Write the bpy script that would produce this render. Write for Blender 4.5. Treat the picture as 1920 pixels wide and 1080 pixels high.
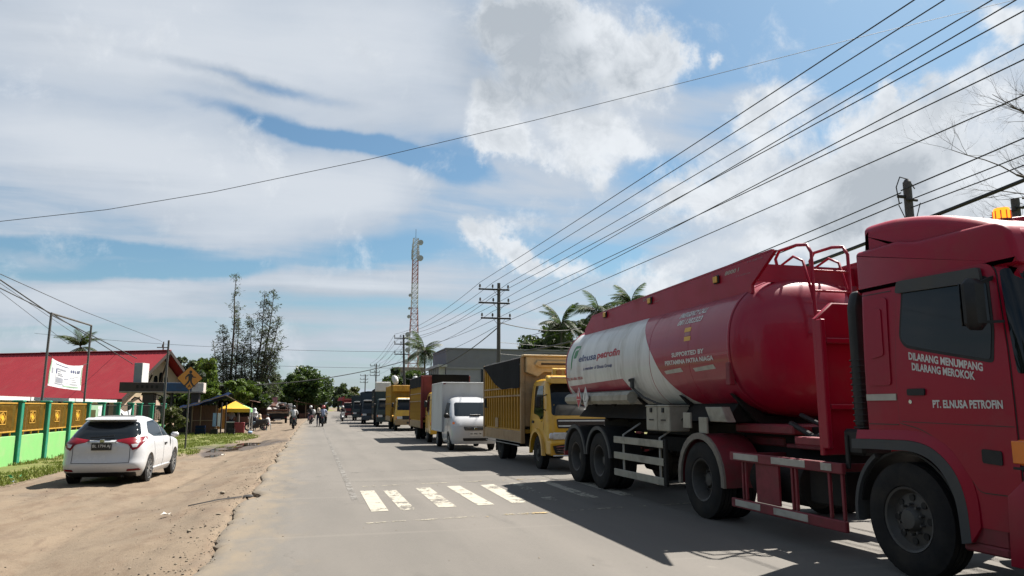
import bpy, bmesh, math, random
import numpy as np
from mathutils import Vector, Matrix, Euler
R = math.radians
random.seed(7)
RNG = np.random.default_rng(7)
scene = bpy.context.scene
COL = scene.collection
for _o in list(bpy.data.objects):
    bpy.data.objects.remove(_o)

# ------------------------------------------------------------------ camera, sky, sun, exposure
cam_d = bpy.data.cameras.new('camera')
cam = bpy.data.objects.new('camera', cam_d)
COL.objects.link(cam)
cam_d.sensor_width = 36.0
cam_d.lens = 36.0 * 1390.0 / 1920.0
cam_d.clip_start = 0.05
cam_d.clip_end = 6000
cam.location = (0, 0, 1.5)
cam.rotation_euler = (R(90) + math.atan2(223, 1390), 0, -R(14.8))
scene.camera = cam

SUN_DIR = Vector((0.64, 0.36, 1.0)).normalized()        # towards the sun
SUN_EL = math.asin(SUN_DIR.z)
SUN_AZ = math.atan2(SUN_DIR.x, SUN_DIR.y)
sun_d = bpy.data.lights.new('sun', 'SUN')
sun_d.energy = 5.0
sun_d.angle = R(0.5)
sun_d.color = (1.0, 0.94, 0.86)
sun = bpy.data.objects.new('sun', sun_d)
sun.rotation_euler = SUN_DIR.to_track_quat('Z', 'Y').to_euler()
sun.location = (30, 20, 50)
COL.objects.link(sun)

scene.view_settings.view_transform = 'Standard'
scene.view_settings.look = 'None'
scene.view_settings.gamma = 1.0
scene.view_settings.use_curve_mapping = False
scene.view_settings.exposure = 1.5
scene.render.engine = 'CYCLES'
scene.cycles.max_bounces = 6
scene.cycles.transparent_max_bounces = 8
scene.cycles.use_denoising = True


class NT:
    """small helper to write node trees"""
    def __init__(self, tree):
        self.t = tree
        self.n = tree.nodes
        self.l = tree.links

    def new(self, typ, **kw):
        nd = self.n.new(typ)
        for k, v in kw.items():
            setattr(nd, k, v)
        return nd

    def put(self, sock, v):
        if v is None:
            return
        if isinstance(v, bpy.types.NodeSocket):
            self.l.new(v, sock)
        else:
            sock.default_value = v

    def math(self, op, a, b=None, c=None, clamp=False):
        nd = self.new('ShaderNodeMath', operation=op, use_clamp=clamp)
        for i, v in enumerate((a, b, c)):
            if v is not None:
                self.put(nd.inputs[i], v)
        return nd.outputs[0]

    def vmath(self, op, a, b=None):
        nd = self.new('ShaderNodeVectorMath', operation=op)
        self.put(nd.inputs[0], a)
        if b is not None:
            self.put(nd.inputs[1], b)
        return nd.outputs['Value'] if op in ('LENGTH', 'DOT_PRODUCT') else nd.outputs[0]

    def mix(self, f, a, b, blend='MIX'):
        nd = self.new('ShaderNodeMix', data_type='RGBA', blend_type=blend)
        self.put(nd.inputs[0], f)
        self.put(nd.inputs[6], a)
        self.put(nd.inputs[7], b)
        return nd.outputs[2]

    def noise(self, vec, scale, detail=4, rough=0.55, dist=0.0):
        nd = self.new('ShaderNodeTexNoise')
        if vec is not None:
            self.l.new(vec, nd.inputs['Vector'])
        nd.inputs['Scale'].default_value = scale
        nd.inputs['Detail'].default_value = detail
        nd.inputs['Roughness'].default_value = rough
        nd.inputs['Distortion'].default_value = dist
        return nd.outputs['Fac']

    def ramp(self, v, a, b, lo=0.0, hi=1.0, smooth=True):
        nd = self.new('ShaderNodeMapRange', interpolation_type='SMOOTHSTEP' if smooth else 'LINEAR')
        self.put(nd.inputs[0], v)
        for i, x in enumerate((a, b, lo, hi)):
            nd.inputs[i + 1].default_value = x
        return nd.outputs[0]

    def comb(self, x, y, z):
        nd = self.new('ShaderNodeCombineXYZ')
        for i, v in enumerate((x, y, z)):
            self.put(nd.inputs[i], v)
        return nd.outputs[0]

    def sep(self, v):
        nd = self.new('ShaderNodeSeparateXYZ')
        self.l.new(v, nd.inputs[0])
        return nd.outputs

    def mapping(self, v, loc=(0, 0, 0), rot=(0, 0, 0), scale=(1, 1, 1)):
        nd = self.new('ShaderNodeMapping')
        self.l.new(v, nd.inputs[0])
        nd.inputs[1].default_value = loc
        nd.inputs[2].default_value = rot
        nd.inputs[3].default_value = scale
        return nd.outputs[0]


def rgb(r, g, b, k=1.0):
    def f(c):
        c /= 255.0
        return (c / 12.92 if c <= 0.04045 else ((c + 0.055) / 1.055) ** 2.4) * k
    return (f(r), f(g), f(b), 1.0)


# ---- the sky: Nishita air with two layers of cloud (thin stratus sheets and cumulus heaps)
world = bpy.data.worlds.new('World')
scene.world = world
world.use_nodes = True
W = NT(world.node_tree)
W.n.clear()
w_out = W.new('ShaderNodeOutputWorld')
w_bg = W.new('ShaderNodeBackground')
W.l.new(w_bg.outputs[0], w_out.inputs[0])
w_bg.inputs[1].default_value = 0.1
sky = W.new('ShaderNodeTexSky', sky_type='NISHITA')
sky.sun_disc = False
sky.sun_elevation = SUN_EL
sky.sun_rotation = SUN_AZ
sky.altitude = 0
sky.air_density = 1.0
sky.dust_density = 1.2
sky.ozone_density = 1.6
SKY_GAIN = 0.40
CLOUD_LIT = (3.0, 3.14, 3.3, 1)
CLOUD_THIN = (2.0, 2.22, 2.52, 1)
CLOUD_GREY = (1.66, 1.83, 2.02, 1)
tc = W.new('ShaderNodeTexCoord')
D = W.vmath('NORMALIZE', tc.outputs['Generated'])
dx, dy, dz = W.sep(D)
az = W.math('MULTIPLY', W.math('ARCTAN2', dx, dy), 180 / math.pi)
el = W.math('MULTIPLY', W.math('ARCSINE', dz), 180 / math.pi)
zz = W.math('ADD', W.math('MAXIMUM', dz, 0.0), 0.16)
plane = W.comb(W.math('DIVIDE', dx, zz), W.math('DIVIDE', dy, zz), 0.0)
ae = W.comb(az, el, 0.0)
wn = W.new('ShaderNodeTexNoise')
W.l.new(D, wn.inputs['Vector'])
wn.inputs['Scale'].default_value = 7.0
wn.inputs['Detail'].default_value = 6
wn.inputs['Roughness'].default_value = 0.6
wv = W.vmath('SUBTRACT', wn.outputs['Color'], (0.5, 0.5, 0.5))
ae_soft = W.vmath('ADD', ae, W.vmath('MULTIPLY', wv, (8.0, 2.2, 0.0)))
wn2 = W.new('ShaderNodeTexNoise')
W.l.new(D, wn2.inputs['Vector'])
wn2.inputs['Scale'].default_value = 11.0
wn2.inputs['Detail'].default_value = 8
wn2.inputs['Roughness'].default_value = 0.62
wv2 = W.vmath('SUBTRACT', wn2.outputs['Color'], (0.5, 0.5, 0.5))
ae_cum = W.vmath('ADD', ae, W.vmath('MULTIPLY', wv2, (8.0, 7.0, 0.0)))


def blobs(vec, lst):
    acc = None
    for a, e, sa, se, rot, amp in lst:
        # mapping in POINT mode: scale, rotate, translate -> do translate first by hand
        v = W.vmath('SUBTRACT', vec, (a, e, 0.0))
        nd = W.new('ShaderNodeMapping', vector_type='TEXTURE')
        W.l.new(v, nd.inputs[0])
        nd.inputs[2].default_value = (0, 0, R(rot))
        nd.inputs[3].default_value = (sa, se, 1.0)
        ln = W.vmath('LENGTH', nd.outputs[0])
        g = W.ramp(ln, 0.0, 1.6, amp, 0.0)
        acc = g if acc is None else W.math('ADD', acc, g)
    return acc


SOFT = [(-13.9, 25.2, 13.6, 3.9, 5, 0.34), (-10.7, 16.1, 13.7, 2.9, 0, 0.34), (-15.7, 18.2, 9.1, 2.1, 0, 0.25), (-1.8, 15.8, 8.9, 2.3, 10, 0.22), (3.9, 15.8, 5.8, 2.0, 20, 0.2), (-5.8, 12.4, 6.1, 1.5, 10, 0.15), (1.5, 24.9, 9.4, 2.6, 0, 0.2), (-16.6, 7.1, 8.5, 1.8, 6, 0.2), (-9.8, 7.5, 7.2, 1.5, 0, 0.12), (4.3, 27.8, 7.0, 3.2, 0, 0.3), (15.7, 16.9, 6.8, 2.4, 0, 0.12), (1.7, 9.3, 9.0, 1.0, 0, 0.2), (36.6, 13.8, 10.1, 3.0, 0, 0.3), (45.6, 18.2, 4.5, 4.4, 0, 0.25), (30.8, 11.2, 8.1, 1.6, 0, 0.2), (19.9, 14.0, 5.0, 1.6, 0, 0.1), (14.8, 5.0, 12.2, 1.6, 0, 0.15), (0.2, 5.6, 8.0, 1.2, 0, 0.12), (19.1, 21.2, 8.4, 3.5, 0, 0.28), (24.1, 17.5, 4.9, 1.6, 0, 0.12), (-5.7, 23.3, 7.6, 0.5, -4, -0.42), (-8.3, 22.5, 4.2, 0.5, 0, -0.16), (0.4, 20.0, 9.6, 0.8, -8, -0.5), (7.5, 18.8, 6.0, 1.0, -12, -0.34), (-14.1, 10.8, 7.2, 0.5, 2, -0.38), (-17.8, 10.2, 3.1, 0.5, 0, -0.2), (-9.9, 9.6, 8.0, 0.7, 6, -0.4), (4.8, 11.4, 5.4, 1.2, 10, -0.25), (35.1, 27.0, 8.4, 2.8, -10, -0.65), (42.8, 25.3, 6.4, 2.5, -15, -0.65), (30.6, 25.1, 4.4, 1.8, 0, -0.4), (44.2, 21.6, 3.2, 1.7, -20, -0.4), (39.4, 23.1, 5.5, 1.3, -20, -0.3), (26.6, 17.6, 4.4, 1.6, 0, -0.28), (23.6, 11.5, 7.2, 1.5, 10, -0.28), (10.9, 18.9, 2.6, 2.0, 0, -0.25), (40.3, 19.9, 2.1, 0.9, 0, -0.2)]
CUM = [(19.2, 27.7, 7.3, 2.9, 0, 0.5), (14.8, 28.9, 4.9, 1.8, 0, 0.3), (24.8, 24.8, 3.8, 2.0, -20, 0.42), (13.1, 21.5, 3.0, 1.6, -30, 0.5), (21.7, 21.0, 3.4, 1.8, 0, 0.48), (17.0, 24.0, 5.6, 2.3, 0, 0.45), (15.2, 19.5, 3.0, 1.4, 0, 0.36), (19.1, 18.9, 2.6, 1.2, 0, 0.3), (26.9, 25.4, 1.7, 1.5, 0, 0.2), (34.3, 20.2, 4.5, 2.0, 20, 0.45), (40.5, 18.3, 5.0, 2.2, 25, 0.4), (38.5, 14.4, 9.2, 2.6, 0, 0.4), (47.3, 19.6, 3.6, 3.0, 0, 0.38), (46.2, 14.9, 6.4, 3.1, 0, 0.42), (30.2, 15.9, 4.6, 1.8, 10, 0.35), (49.9, 24.3, 1.7, 1.1, 0, 0.4), (42.8, 12.1, 7.3, 1.6, 0, 0.35), (30.2, 24.9, 0.9, 0.8, 0, 0.3), (24.6, 19.0, 2.5, 1.2, 0, 0.3), (13.3, 13.2, 1.8, 1.4, 0, 0.44), (15.6, 11.6, 2.1, 1.2, -20, 0.4), (18.1, 10.5, 2.9, 1.0, -10, 0.3), (35.7, 11.6, 5.6, 1.2, 0, 0.32), (23.9, 10.0, 5.2, 1.1, 0, 0.26), (42.8, 21.1, 0.8, 0.8, 0, 0.3), (22.0, 17.6, 1.7, 0.8, 0, 0.2)]
GREY = [(16.6, 25.5, 6.5, 2.6, 0, 0.75), (14.4, 28.5, 4.4, 1.8, 0, 0.45), (21.7, 23.9, 4.3, 1.9, 0, 0.45), (-13.8, 23.5, 9.5, 2.0, 0, 0.3), (-13.1, 15.8, 9.4, 1.1, 0, 0.2), (41.7, 15.9, 3.0, 2.2, 0, 0.5), (38.7, 12.9, 6.0, 1.1, 0, 0.35), (20.0, 20.8, 2.6, 1.2, 0, 0.3), (14.8, 12.0, 1.7, 0.7, 0, 0.2), (-7.4, 7.7, 11.4, 1.5, 0, 0.3), (3.3, 8.1, 8.2, 1.2, 0, 0.2), (45.8, 17.1, 2.8, 1.4, 0, 0.2)]
soft_n = W.noise(W.mapping(plane, rot=(0, 0, R(25)), scale=(0.55, 1.5, 1)), 1.5, 7, 0.56, 0.4)
soft_d = W.math('ADD', W.math('SUBTRACT', soft_n, 0.415), blobs(ae_soft, SOFT))
soft_m = W.ramp(soft_d, -0.12, 0.26)
cum_n = W.noise(D, 10.0, 9, 0.66, 0.3)
cum_b = blobs(ae_cum, CUM)
cum_d = W.math('ADD', W.math('MULTIPLY', W.math('SUBTRACT', cum_n, 0.53), 1.15), cum_b)
cum_m = W.ramp(cum_d, 0.0, 0.34)
grey_b = blobs(ae_soft, GREY)
shade_n = W.noise(D, 5.0, 6, 0.6, 0.3)
grey_f = W.math('ADD', W.math('MULTIPLY', W.math('SUBTRACT', shade_n, 0.50), 2.3), grey_b)
cum_thick = W.ramp(cum_d, 0.25, 0.9, 0.0, 0.45)
puff = W.ramp(W.noise(D, 22.0, 7, 0.65, 0.4), 0.40, 0.66, 0.0, 0.38)
grey_m = W.math('ADD', W.math('ADD', puff, W.ramp(grey_f, 0.0, 0.9, 0.0, 0.72)), cum_thick, clamp=True)
air = W.mix(1.0, sky.outputs[0], (SKY_GAIN * 0.74, SKY_GAIN * 0.95, SKY_GAIN * 0.98, 1), 'MULTIPLY')
soft_col = W.mix(W.ramp(W.math('ADD', shade_n, grey_b), 0.40, 0.95), CLOUD_THIN, (1.78, 1.98, 2.24, 1))
soft_col = W.mix(W.ramp(soft_d, 0.15, 0.55), soft_col, (2.5, 2.65, 2.85, 1))
c1 = W.mix(W.math('MULTIPLY', soft_m, 0.93), air, soft_col)
cum_col = W.mix(grey_m, CLOUD_LIT, CLOUD_GREY)
c2 = W.mix(W.math('MULTIPLY', cum_m, 0.97), c1, cum_col)
hz = W.ramp(el, 0.0, 9.0, 0.62, 0.0)
c3 = W.mix(hz, c2, (1.78, 2.02, 2.34, 1))
gz = W.ramp(el, -6.0, -0.5, 1.0, 0.0)
c4 = W.mix(gz, c3, (1.0, 0.95, 0.85, 1))
W.l.new(c4, w_bg.inputs[0])
# ------------------------------------------------------------------ materials
ALBEDO = .86


def mat(name, col, rough=0.6, metal=0.0, col2=None, nscale=6.0, namt=0.5, detail=5, bump=0.0, bscale=40.0,
        coat=0.0, rvar=0.0, stretch=(1, 1, 1), dirt=None, dscale=2.5, damt=0.4, spec=0.5, leaf=False, emit=0.0):
    m = bpy.data.materials.new(name)
    m.use_nodes = True
    t = NT(m.node_tree)
    b = t.n['Principled BSDF']
    b.inputs['Roughness'].default_value = rough
    b.inputs['Metallic'].default_value = metal
    b.inputs['Specular IOR Level'].default_value = spec
    b.inputs['Coat Weight'].default_value = coat
    b.inputs['Coat Roughness'].default_value = 0.06
    tcn = t.new('ShaderNodeTexCoord')
    v = t.mapping(tcn.outputs['Object'], scale=stretch)
    if not emit:
        col = [x * ALBEDO for x in col[:3]]
        col2 = None if col2 is None else [x * ALBEDO for x in col2[:3]]
        dirt = None if dirt is None else [x * ALBEDO for x in dirt[:3]]
    c = tuple(col)[:3] + (1,)
    if col2 is None:
        col2 = tuple(x * 0.72 for x in c[:3]) + (1,)
    f = t.ramp(t.noise(v, nscale, detail, 0.6), 0.35, 0.68, 0.0, namt)
    base = t.mix(f, c, tuple(col2)[:3] + (1,))
    if dirt is not None:
        fd = t.ramp(t.noise(v, dscale, 7, 0.68, 0.3), 0.46, 0.72, 0.0, damt)
        base = t.mix(fd, base, tuple(dirt)[:3] + (1,))
        t.put(b.inputs['Roughness'], t.math('ADD', t.math('MULTIPLY', fd, 0.5), rough, clamp=True))
    if leaf:
        gi = t.new('ShaderNodeNewGeometry')
        base = t.mix(gi.outputs['Random Per Island'], base, tuple(col2)[:3] + (1,))
    t.put(b.inputs['Base Color'], base)
    if rvar and dirt is None:
        t.put(b.inputs['Roughness'], t.math('ADD', t.math('MULTIPLY', t.math('SUBTRACT', t.noise(v, nscale * 2, 4), 0.5), rvar), rough))
    if bump:
        bn = t.new('ShaderNodeBump')
        bn.inputs['Strength'].default_value = bump
        bn.inputs['Distance'].default_value = 0.02
        t.put(bn.inputs['Height'], t.noise(v, bscale, 5, 0.6))
        t.l.new(bn.outputs[0], b.inputs['Normal'])
    if emit:
        b.inputs['Emission Color'].default_value = c
        b.inputs['Emission Strength'].default_value = emit
    if leaf:
        tr = t.new('ShaderNodeBsdfTranslucent')
        t.put(tr.inputs[0], t.mix(0.5, base, (0.10, 0.16, 0.02, 1)))
        mx = t.new('ShaderNodeMixShader')
        mx.inputs[0].default_value = 0.28
        t.l.new(b.outputs[0], mx.inputs[1])
        t.l.new(tr.outputs[0], mx.inputs[2])
        t.l.new(mx.outputs[0], t.n['Material Output'].inputs[0])
    return m


MUD = rgb(150, 128, 100, 0.55)
M = {}


def defmat(key, *a, **k):
    M[key] = mat(key, *a, **k)


defmat('truck_red', (0.30, 0.002, 0.022), 0.36, coat=0.0, spec=0.26, col2=(0.25, 0.004, 0.024), nscale=1.2, namt=0.6, dirt=(0.22, 0.06, 0.055), dscale=1.9, damt=0.32, bump=0.04, bscale=3)
defmat('tank_red', (0.275, 0.003, 0.027), 0.36, coat=0.2, spec=0.35, col2=(0.25, 0.006, 0.03), nscale=1.1, namt=0.8, stretch=(1, 2.2, .45), dirt=(0.23, 0.05, 0.06), dscale=1.5, damt=0.35, bump=0.06, bscale=2.2)
defmat('frame_red', (0.20, 0.010, 0.022), 0.6, col2=(0.10, 0.012, 0.014), nscale=4, dirt=(0.09, 0.05, 0.04), dscale=3, damt=0.55)
defmat('tank_white', (0.60, 0.61, 0.60), 0.4, coat=0.15, col2=(0.42, 0.43, 0.42), nscale=1.3, stretch=(1, 2.4, .4), dirt=(0.32, 0.295, 0.25), dscale=1.5, damt=0.55, bump=0.06, bscale=2.2)
defmat('cream_dirty', (0.33, 0.31, 0.25), 0.6, dirt=(0.15, 0.13, 0.10), dscale=2.5, damt=0.6)
defmat('fender_lip', (0.19, 0.165, 0.135), 0.6, dirt=(0.10, 0.085, 0.07), dscale=5, damt=0.6)
defmat('decal_white', (0.62, 0.62, 0.60), 0.5, dirt=(0.4, 0.36, 0.33), dscale=5, damt=0.3)
defmat('decal_dirty', (0.42, 0.40, 0.35), 0.55, dirt=(0.22, 0.19, 0.15), dscale=5, damt=0.4)
defmat('decal_blue', (0.02, 0.035, 0.16), 0.5)
defmat('decal_red', (0.42, 0.02, 0.035), 0.5)
defmat('decal_green', (0.03, 0.20, 0.06), 0.5)
defmat('decal_yellow', (0.65, 0.36, 0.04), 0.5)
defmat('decal_faint', (0.34, 0.17, 0.19), 0.6)
defmat('rubber', (0.014, 0.014, 0.015), 0.85, spec=0.2, col2=(0.035, 0.032, 0.028), nscale=5, dirt=(0.06, 0.052, 0.042), dscale=3, damt=0.5, bump=0.15, bscale=60)
defmat('rim_steel', (0.075, 0.072, 0.068), 0.6, metal=0.3, col2=(0.04, 0.038, 0.036), nscale=7, dirt=(0.12, 0.10, 0.08), dscale=4, damt=0.5)
defmat('rim_alloy', (0.32, 0.33, 0.34), 0.35, metal=0.7)
defmat('chassis', (0.016, 0.0155, 0.015), 0.8, spec=0.2, col2=(0.03, 0.027, 0.024), nscale=4, dirt=(0.045, 0.038, 0.03), dscale=4, damt=0.5)
defmat('black_plastic', (0.012, 0.0125, 0.014), 0.55, spec=0.25, col2=(0.03, 0.03, 0.03), nscale=5)
defmat('grey_plastic', (0.055, 0.058, 0.06), 0.65, spec=0.3, col2=(0.05, 0.05, 0.05), nscale=5, dirt=(0.12, 0.11, 0.09), damt=0.3)
defmat('glass_dark', (0.006, 0.008, 0.010), 0.05, spec=0.32, namt=0.2)
defmat('alu', (0.35, 0.35, 0.34), 0.5, metal=0.5, col2=(0.25, 0.25, 0.24), nscale=6, dirt=(0.2, 0.18, 0.15), damt=0.4)
defmat('chrome', (0.6, 0.61, 0.62), 0.15, metal=1.0)
defmat('orange_lens', (0.75, 0.16, 0.01), 0.25, coat=0.5)
defmat('beacon_glow', (1.0, 0.24, 0.01), 0.3, emit=0.85)
defmat('lamp_white', (0.55, 0.56, 0.57), 0.12, coat=0.6, col2=(0.3, 0.3, 0.32), nscale=14)
defmat('lamp_red', (0.17, 0.002, 0.008), 0.25, coat=0.1, spec=0.3, col2=(0.08, 0.003, 0.008), nscale=10)
defmat('car_white', (0.54, 0.55, 0.565), 0.25, coat=0.4, col2=(0.50, 0.51, 0.52), nscale=1.5, namt=0.5, dirt=(0.48, 0.44, 0.38), dscale=3, damt=0.18)
defmat('van_white', (0.43, 0.44, 0.46), 0.3, coat=0.3, col2=(0.39, 0.40, 0.41), nscale=2, dirt=(0.42, 0.38, 0.32), dscale=2.5, damt=0.25)
defmat('box_white', (0.52, 0.53, 0.54), 0.5, col2=(0.46, 0.47, 0.47), nscale=1.5, stretch=(1, 1, .3), dirt=(0.36, 0.33, 0.29), dscale=2, damt=0.35)
defmat('truck_yellow', (0.60, 0.33, 0.010), 0.38, coat=0.3, col2=(0.44, 0.215, 0.01), nscale=2, dirt=(0.30, 0.17, 0.03), dscale=2, damt=0.25)
defmat('bed_yellow', (0.52, 0.285, 0.022), 0.6, col2=(0.42, 0.21, 0.016), nscale=2.5, stretch=(1, 1, .35), dirt=(0.15, 0.085, 0.03), dscale=2.2, damt=0.6)
defmat('bed_tan', (0.34, 0.225, 0.115), 0.65, col2=(0.27, 0.15, 0.055), nscale=3, dirt=(0.16, 0.11, 0.07), damt=0.5)
defmat('crown_tan_lifted', (0.52, 0.39, 0.22), 0.65, col2=(0.42, 0.29, 0.14), nscale=3, dirt=(0.3, 0.19, 0.09), damt=0.5)  # bed tan with a lighter colour to offset the shade on the crown
defmat('bed_orange', (0.40, 0.15, 0.018), 0.6, col2=(0.30, 0.10, 0.014), nscale=3, dirt=(0.14, 0.07, 0.03), damt=0.5)
defmat('bed_red', (0.17, 0.014, 0.012), 0.6, dirt=(0.10, 0.03, 0.02), damt=0.5)
defmat('bed_dark', (0.33, 0.175, 0.013), 0.7, col2=(0.18, 0.085, 0.008), nscale=2, stretch=(1, 1, .4), dirt=(0.07, 0.04, 0.02), damt=0.5)
defmat('bed_blue', (0.012, 0.024, 0.042), 0.6, dirt=(0.05, 0.055, 0.055), damt=0.5)
defmat('bed_teal', (0.012, 0.030, 0.032), 0.6, dirt=(0.05, 0.05, 0.045), damt=0.5)
defmat('tarp', (0.008, 0.0085, 0.010), 0.85, col2=(0.014, 0.0145, 0.016), nscale=2, bump=0.4, bscale=3, spec=0.12)
defmat('tarp_blue', (0.010, 0.017, 0.040), 1.0, col2=(0.014, 0.02, 0.036), nscale=3, spec=0.0)
defmat('steel_dark', (0.035, 0.032, 0.03), 0.6, metal=0.4)
defmat('pole_steel', (0.07, 0.065, 0.06), 0.65, col2=(0.045, 0.04, 0.036), nscale=5, stretch=(1, 1, .2))
defmat('concrete_pole', (0.16, 0.155, 0.14), 0.85, col2=(0.1, 0.095, 0.09), nscale=4, stretch=(1, 1, .2), bump=.1)
defmat('insulator', (0.035, 0.025, 0.022), 0.3, coat=0.4)
defmat('wire', (0.012, 0.012, 0.013), 0.6)
defmat('fence_green', (0.0, 0.185, 0.105), 0.65, col2=(0.0, 0.15, 0.085), nscale=3, dirt=(0.16, 0.20, 0.15), dscale=2.5, damt=0.4, bump=.08)
defmat('fence_lime', (0.165, 0.42, 0.125), 0.75, col2=(0.15, 0.38, 0.115), nscale=2, dirt=(0.30, 0.31, 0.17), dscale=1.6, damt=0.45, bump=.08)
defmat('grille_yellow', (0.40, 0.215, 0.012), 0.6, col2=(0.30, 0.15, 0.012), nscale=5)
defmat('white_paint', (0.6, 0.6, 0.58), 0.6, col2=(0.5, 0.5, 0.47), nscale=3, dirt=(0.4, 0.37, 0.3), damt=.3)
defmat('wall_cream', (0.50, 0.40, 0.265), 0.85, col2=(0.44, 0.34, 0.22), nscale=1.2, dirt=(0.3, 0.24, 0.17), dscale=1.2, damt=0.35)
defmat('wall_pink', (0.58, 0.42, 0.32), 0.85, col2=(0.50, 0.37, 0.28), nscale=1.2)
defmat('roof_red', (0.30, 0.024, 0.034), 0.65, spec=0.25, col2=(0.24, 0.02, 0.028), nscale=1.0, dirt=(0.27, 0.06, 0.06), dscale=.6, damt=.4, bump=.05, bscale=4)
defmat('dark_wood', (0.035, 0.02, 0.014), 0.75, col2=(0.02, 0.012, 0.01), nscale=5)
defmat('wood_brown', (0.095, 0.036, 0.02), 0.75, col2=(0.06, 0.024, 0.015), nscale=4, stretch=(1, 1, .3), bump=.2)
defmat('wood_pale', (0.26, 0.175, 0.115), 0.8, col2=(0.18, 0.12, 0.08), nscale=5, stretch=(1, 1, .3))
defmat('gate_dark', (0.028, 0.022, 0.020), 0.75, col2=(0.05, 0.035, 0.03), nscale=3, dirt=(0.10, 0.06, 0.045), damt=.4)
defmat('gate_blue', (0.012, 0.055, 0.14), 0.65, col2=(0.02, 0.045, 0.09), nscale=3, dirt=(0.06, 0.05, 0.05), damt=.4)
defmat('gate_white', (0.50, 0.46, 0.43), 0.75, col2=(0.42, 0.37, 0.34), nscale=3, dirt=(0.28, 0.12, 0.07), dscale=2.4, damt=.8, stretch=(1, 1, .4))
defmat('gate_concrete', (0.30, 0.25, 0.21), 0.85, dirt=(0.17, 0.13, 0.10), damt=.5)
defmat('slab_shade_grey', (0.20, 0.22, 0.25), 0.8, col2=(0.16, 0.175, 0.2), nscale=2)
defmat('banner_white', (0.58, 0.58, 0.60), 0.6, col2=(0.5, 0.51, 0.54), nscale=2, bump=.15, bscale=5)
defmat('print_navy', (0.06, 0.07, 0.14), 0.6)
defmat('print_grey', (0.26, 0.27, 0.31), 0.6)
defmat('print_green', (0.24, 0.36, 0.24), 0.6)
defmat('sign_orange', (0.50, 0.19, 0.004), 0.4, col2=(0.46, 0.17, 0.004), nscale=3, coat=.2)
defmat('sign_black', (0.012, 0.012, 0.012), 0.5)
defmat('grey_wall', (0.25, 0.25, 0.285), 0.9, col2=(0.20, 0.20, 0.235), nscale=1.5, dirt=(0.30, 0.30, 0.325), dscale=1.1, damt=0.5, bump=.1, bscale=8)
defmat('grey_wall_dark', (0.175, 0.175, 0.205), 0.9, col2=(0.145, 0.145, 0.17), nscale=1.5, dirt=(0.21, 0.21, 0.235), damt=.4)
defmat('fin_white', (0.42, 0.42, 0.41), 0.8)
defmat('tower_red', (0.40, 0.20, 0.19), 0.6)
defmat('tower_white', (0.5, 0.5, 0.51), 0.6)
defmat('dish_grey', (0.36, 0.37, 0.39), 0.5)
defmat('bark', (0.075, 0.058, 0.044), 0.9, col2=(0.045, 0.035, 0.027), nscale=5, stretch=(1, 1, .3), bump=.5, bscale=12)
defmat('bark_grey', (0.12, 0.105, 0.09), 0.9, col2=(0.07, 0.06, 0.05), nscale=6, bump=.4)
defmat('leaf_dark', (0.030, 0.055, 0.016), 0.55, leaf=True, col2=(0.012, 0.026, 0.010), namt=.3, spec=.3)
defmat('leaf_mid', (0.055, 0.095, 0.018), 0.5, leaf=True, col2=(0.022, 0.046, 0.012), namt=.3, spec=.3)
defmat('leaf_lime', (0.13, 0.185, 0.022), 0.5, leaf=True, col2=(0.05, 0.09, 0.015), namt=.3, spec=.3)
defmat('leaf_casuarina', (0.07, 0.075, 0.055), 0.7, leaf=True, col2=(0.022, 0.028, 0.02), namt=.3, spec=.2)
defmat('leaf_palm', (0.032, 0.056, 0.014), 0.55, leaf=True, col2=(0.015, 0.028, 0.010), namt=.3, spec=.2)
defmat('leaf_far', (0.085, 0.105, 0.062), 0.7, leaf=True, col2=(0.05, 0.068, 0.045), namt=.3, spec=.2)
defmat('leaf_olive', (0.10, 0.10, 0.035), 0.6, leaf=True, col2=(0.06, 0.06, 0.025), namt=.3, spec=.2)
defmat('grass_blade', (0.125, 0.175, 0.028), 0.6, leaf=True, col2=(0.18, 0.18, 0.04), namt=.4, spec=.2)
defmat('canopy_yellow', (0.62, 0.36, 0.01), 0.6, col2=(0.5, 0.28, 0.01), nscale=3)
defmat('canopy_green', (0.18, 0.42, 0.14), 0.6)
defmat('cooler_red', (0.20, 0.012, 0.02), 0.45)
defmat('cloth_blue', (0.22, 0.32, 0.46), 0.8)
defmat('rust', (0.12, 0.05, 0.03), 0.85, col2=(0.06, 0.03, 0.022), nscale=3, dirt=(0.17, 0.09, 0.06), damt=.5)
defmat('zinc', (0.30, 0.29, 0.28), 0.6, metal=.2, col2=(0.2, 0.17, 0.15), nscale=2, dirt=(0.16, 0.09, 0.06), damt=.5)
defmat('skin', (0.22, 0.11, 0.07), 0.6)
defmat('cloth_white', (0.55, 0.55, 0.55), 0.85)
defmat('cloth_black', (0.015, 0.015, 0.017), 0.85)
defmat('cloth_pale_blue', (0.30, 0.34, 0.46), 0.85)
defmat('cloth_navy', (0.02, 0.03, 0.07), 0.85)
defmat('cloth_yellow', (0.52, 0.28, 0.02), 0.85)
defmat('cloth_red', (0.30, 0.02, 0.03), 0.85)
defmat('cloth_cream', (0.5, 0.40, 0.30), 0.85)
defmat('plastic_pale', (0.32, 0.42, 0.46), 0.5)
defmat('helmet_red', (0.32, 0.02, 0.02), 0.25, coat=.5)
defmat('helmet_white', (0.6, 0.6, 0.6), 0.25, coat=.5)
defmat('helmet_black', (0.02, 0.02, 0.02), 0.25, coat=.5)
defmat('stone', (0.20, 0.165, 0.12), 0.9, leaf=False, col2=(0.14, 0.115, 0.085), nscale=9)
defmat('litter_green', (0.12, 0.46, 0.22), 0.5)
defmat('asphalt_chunk', (0.022, 0.020, 0.019), 0.85, bump=.6, bscale=15)


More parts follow.
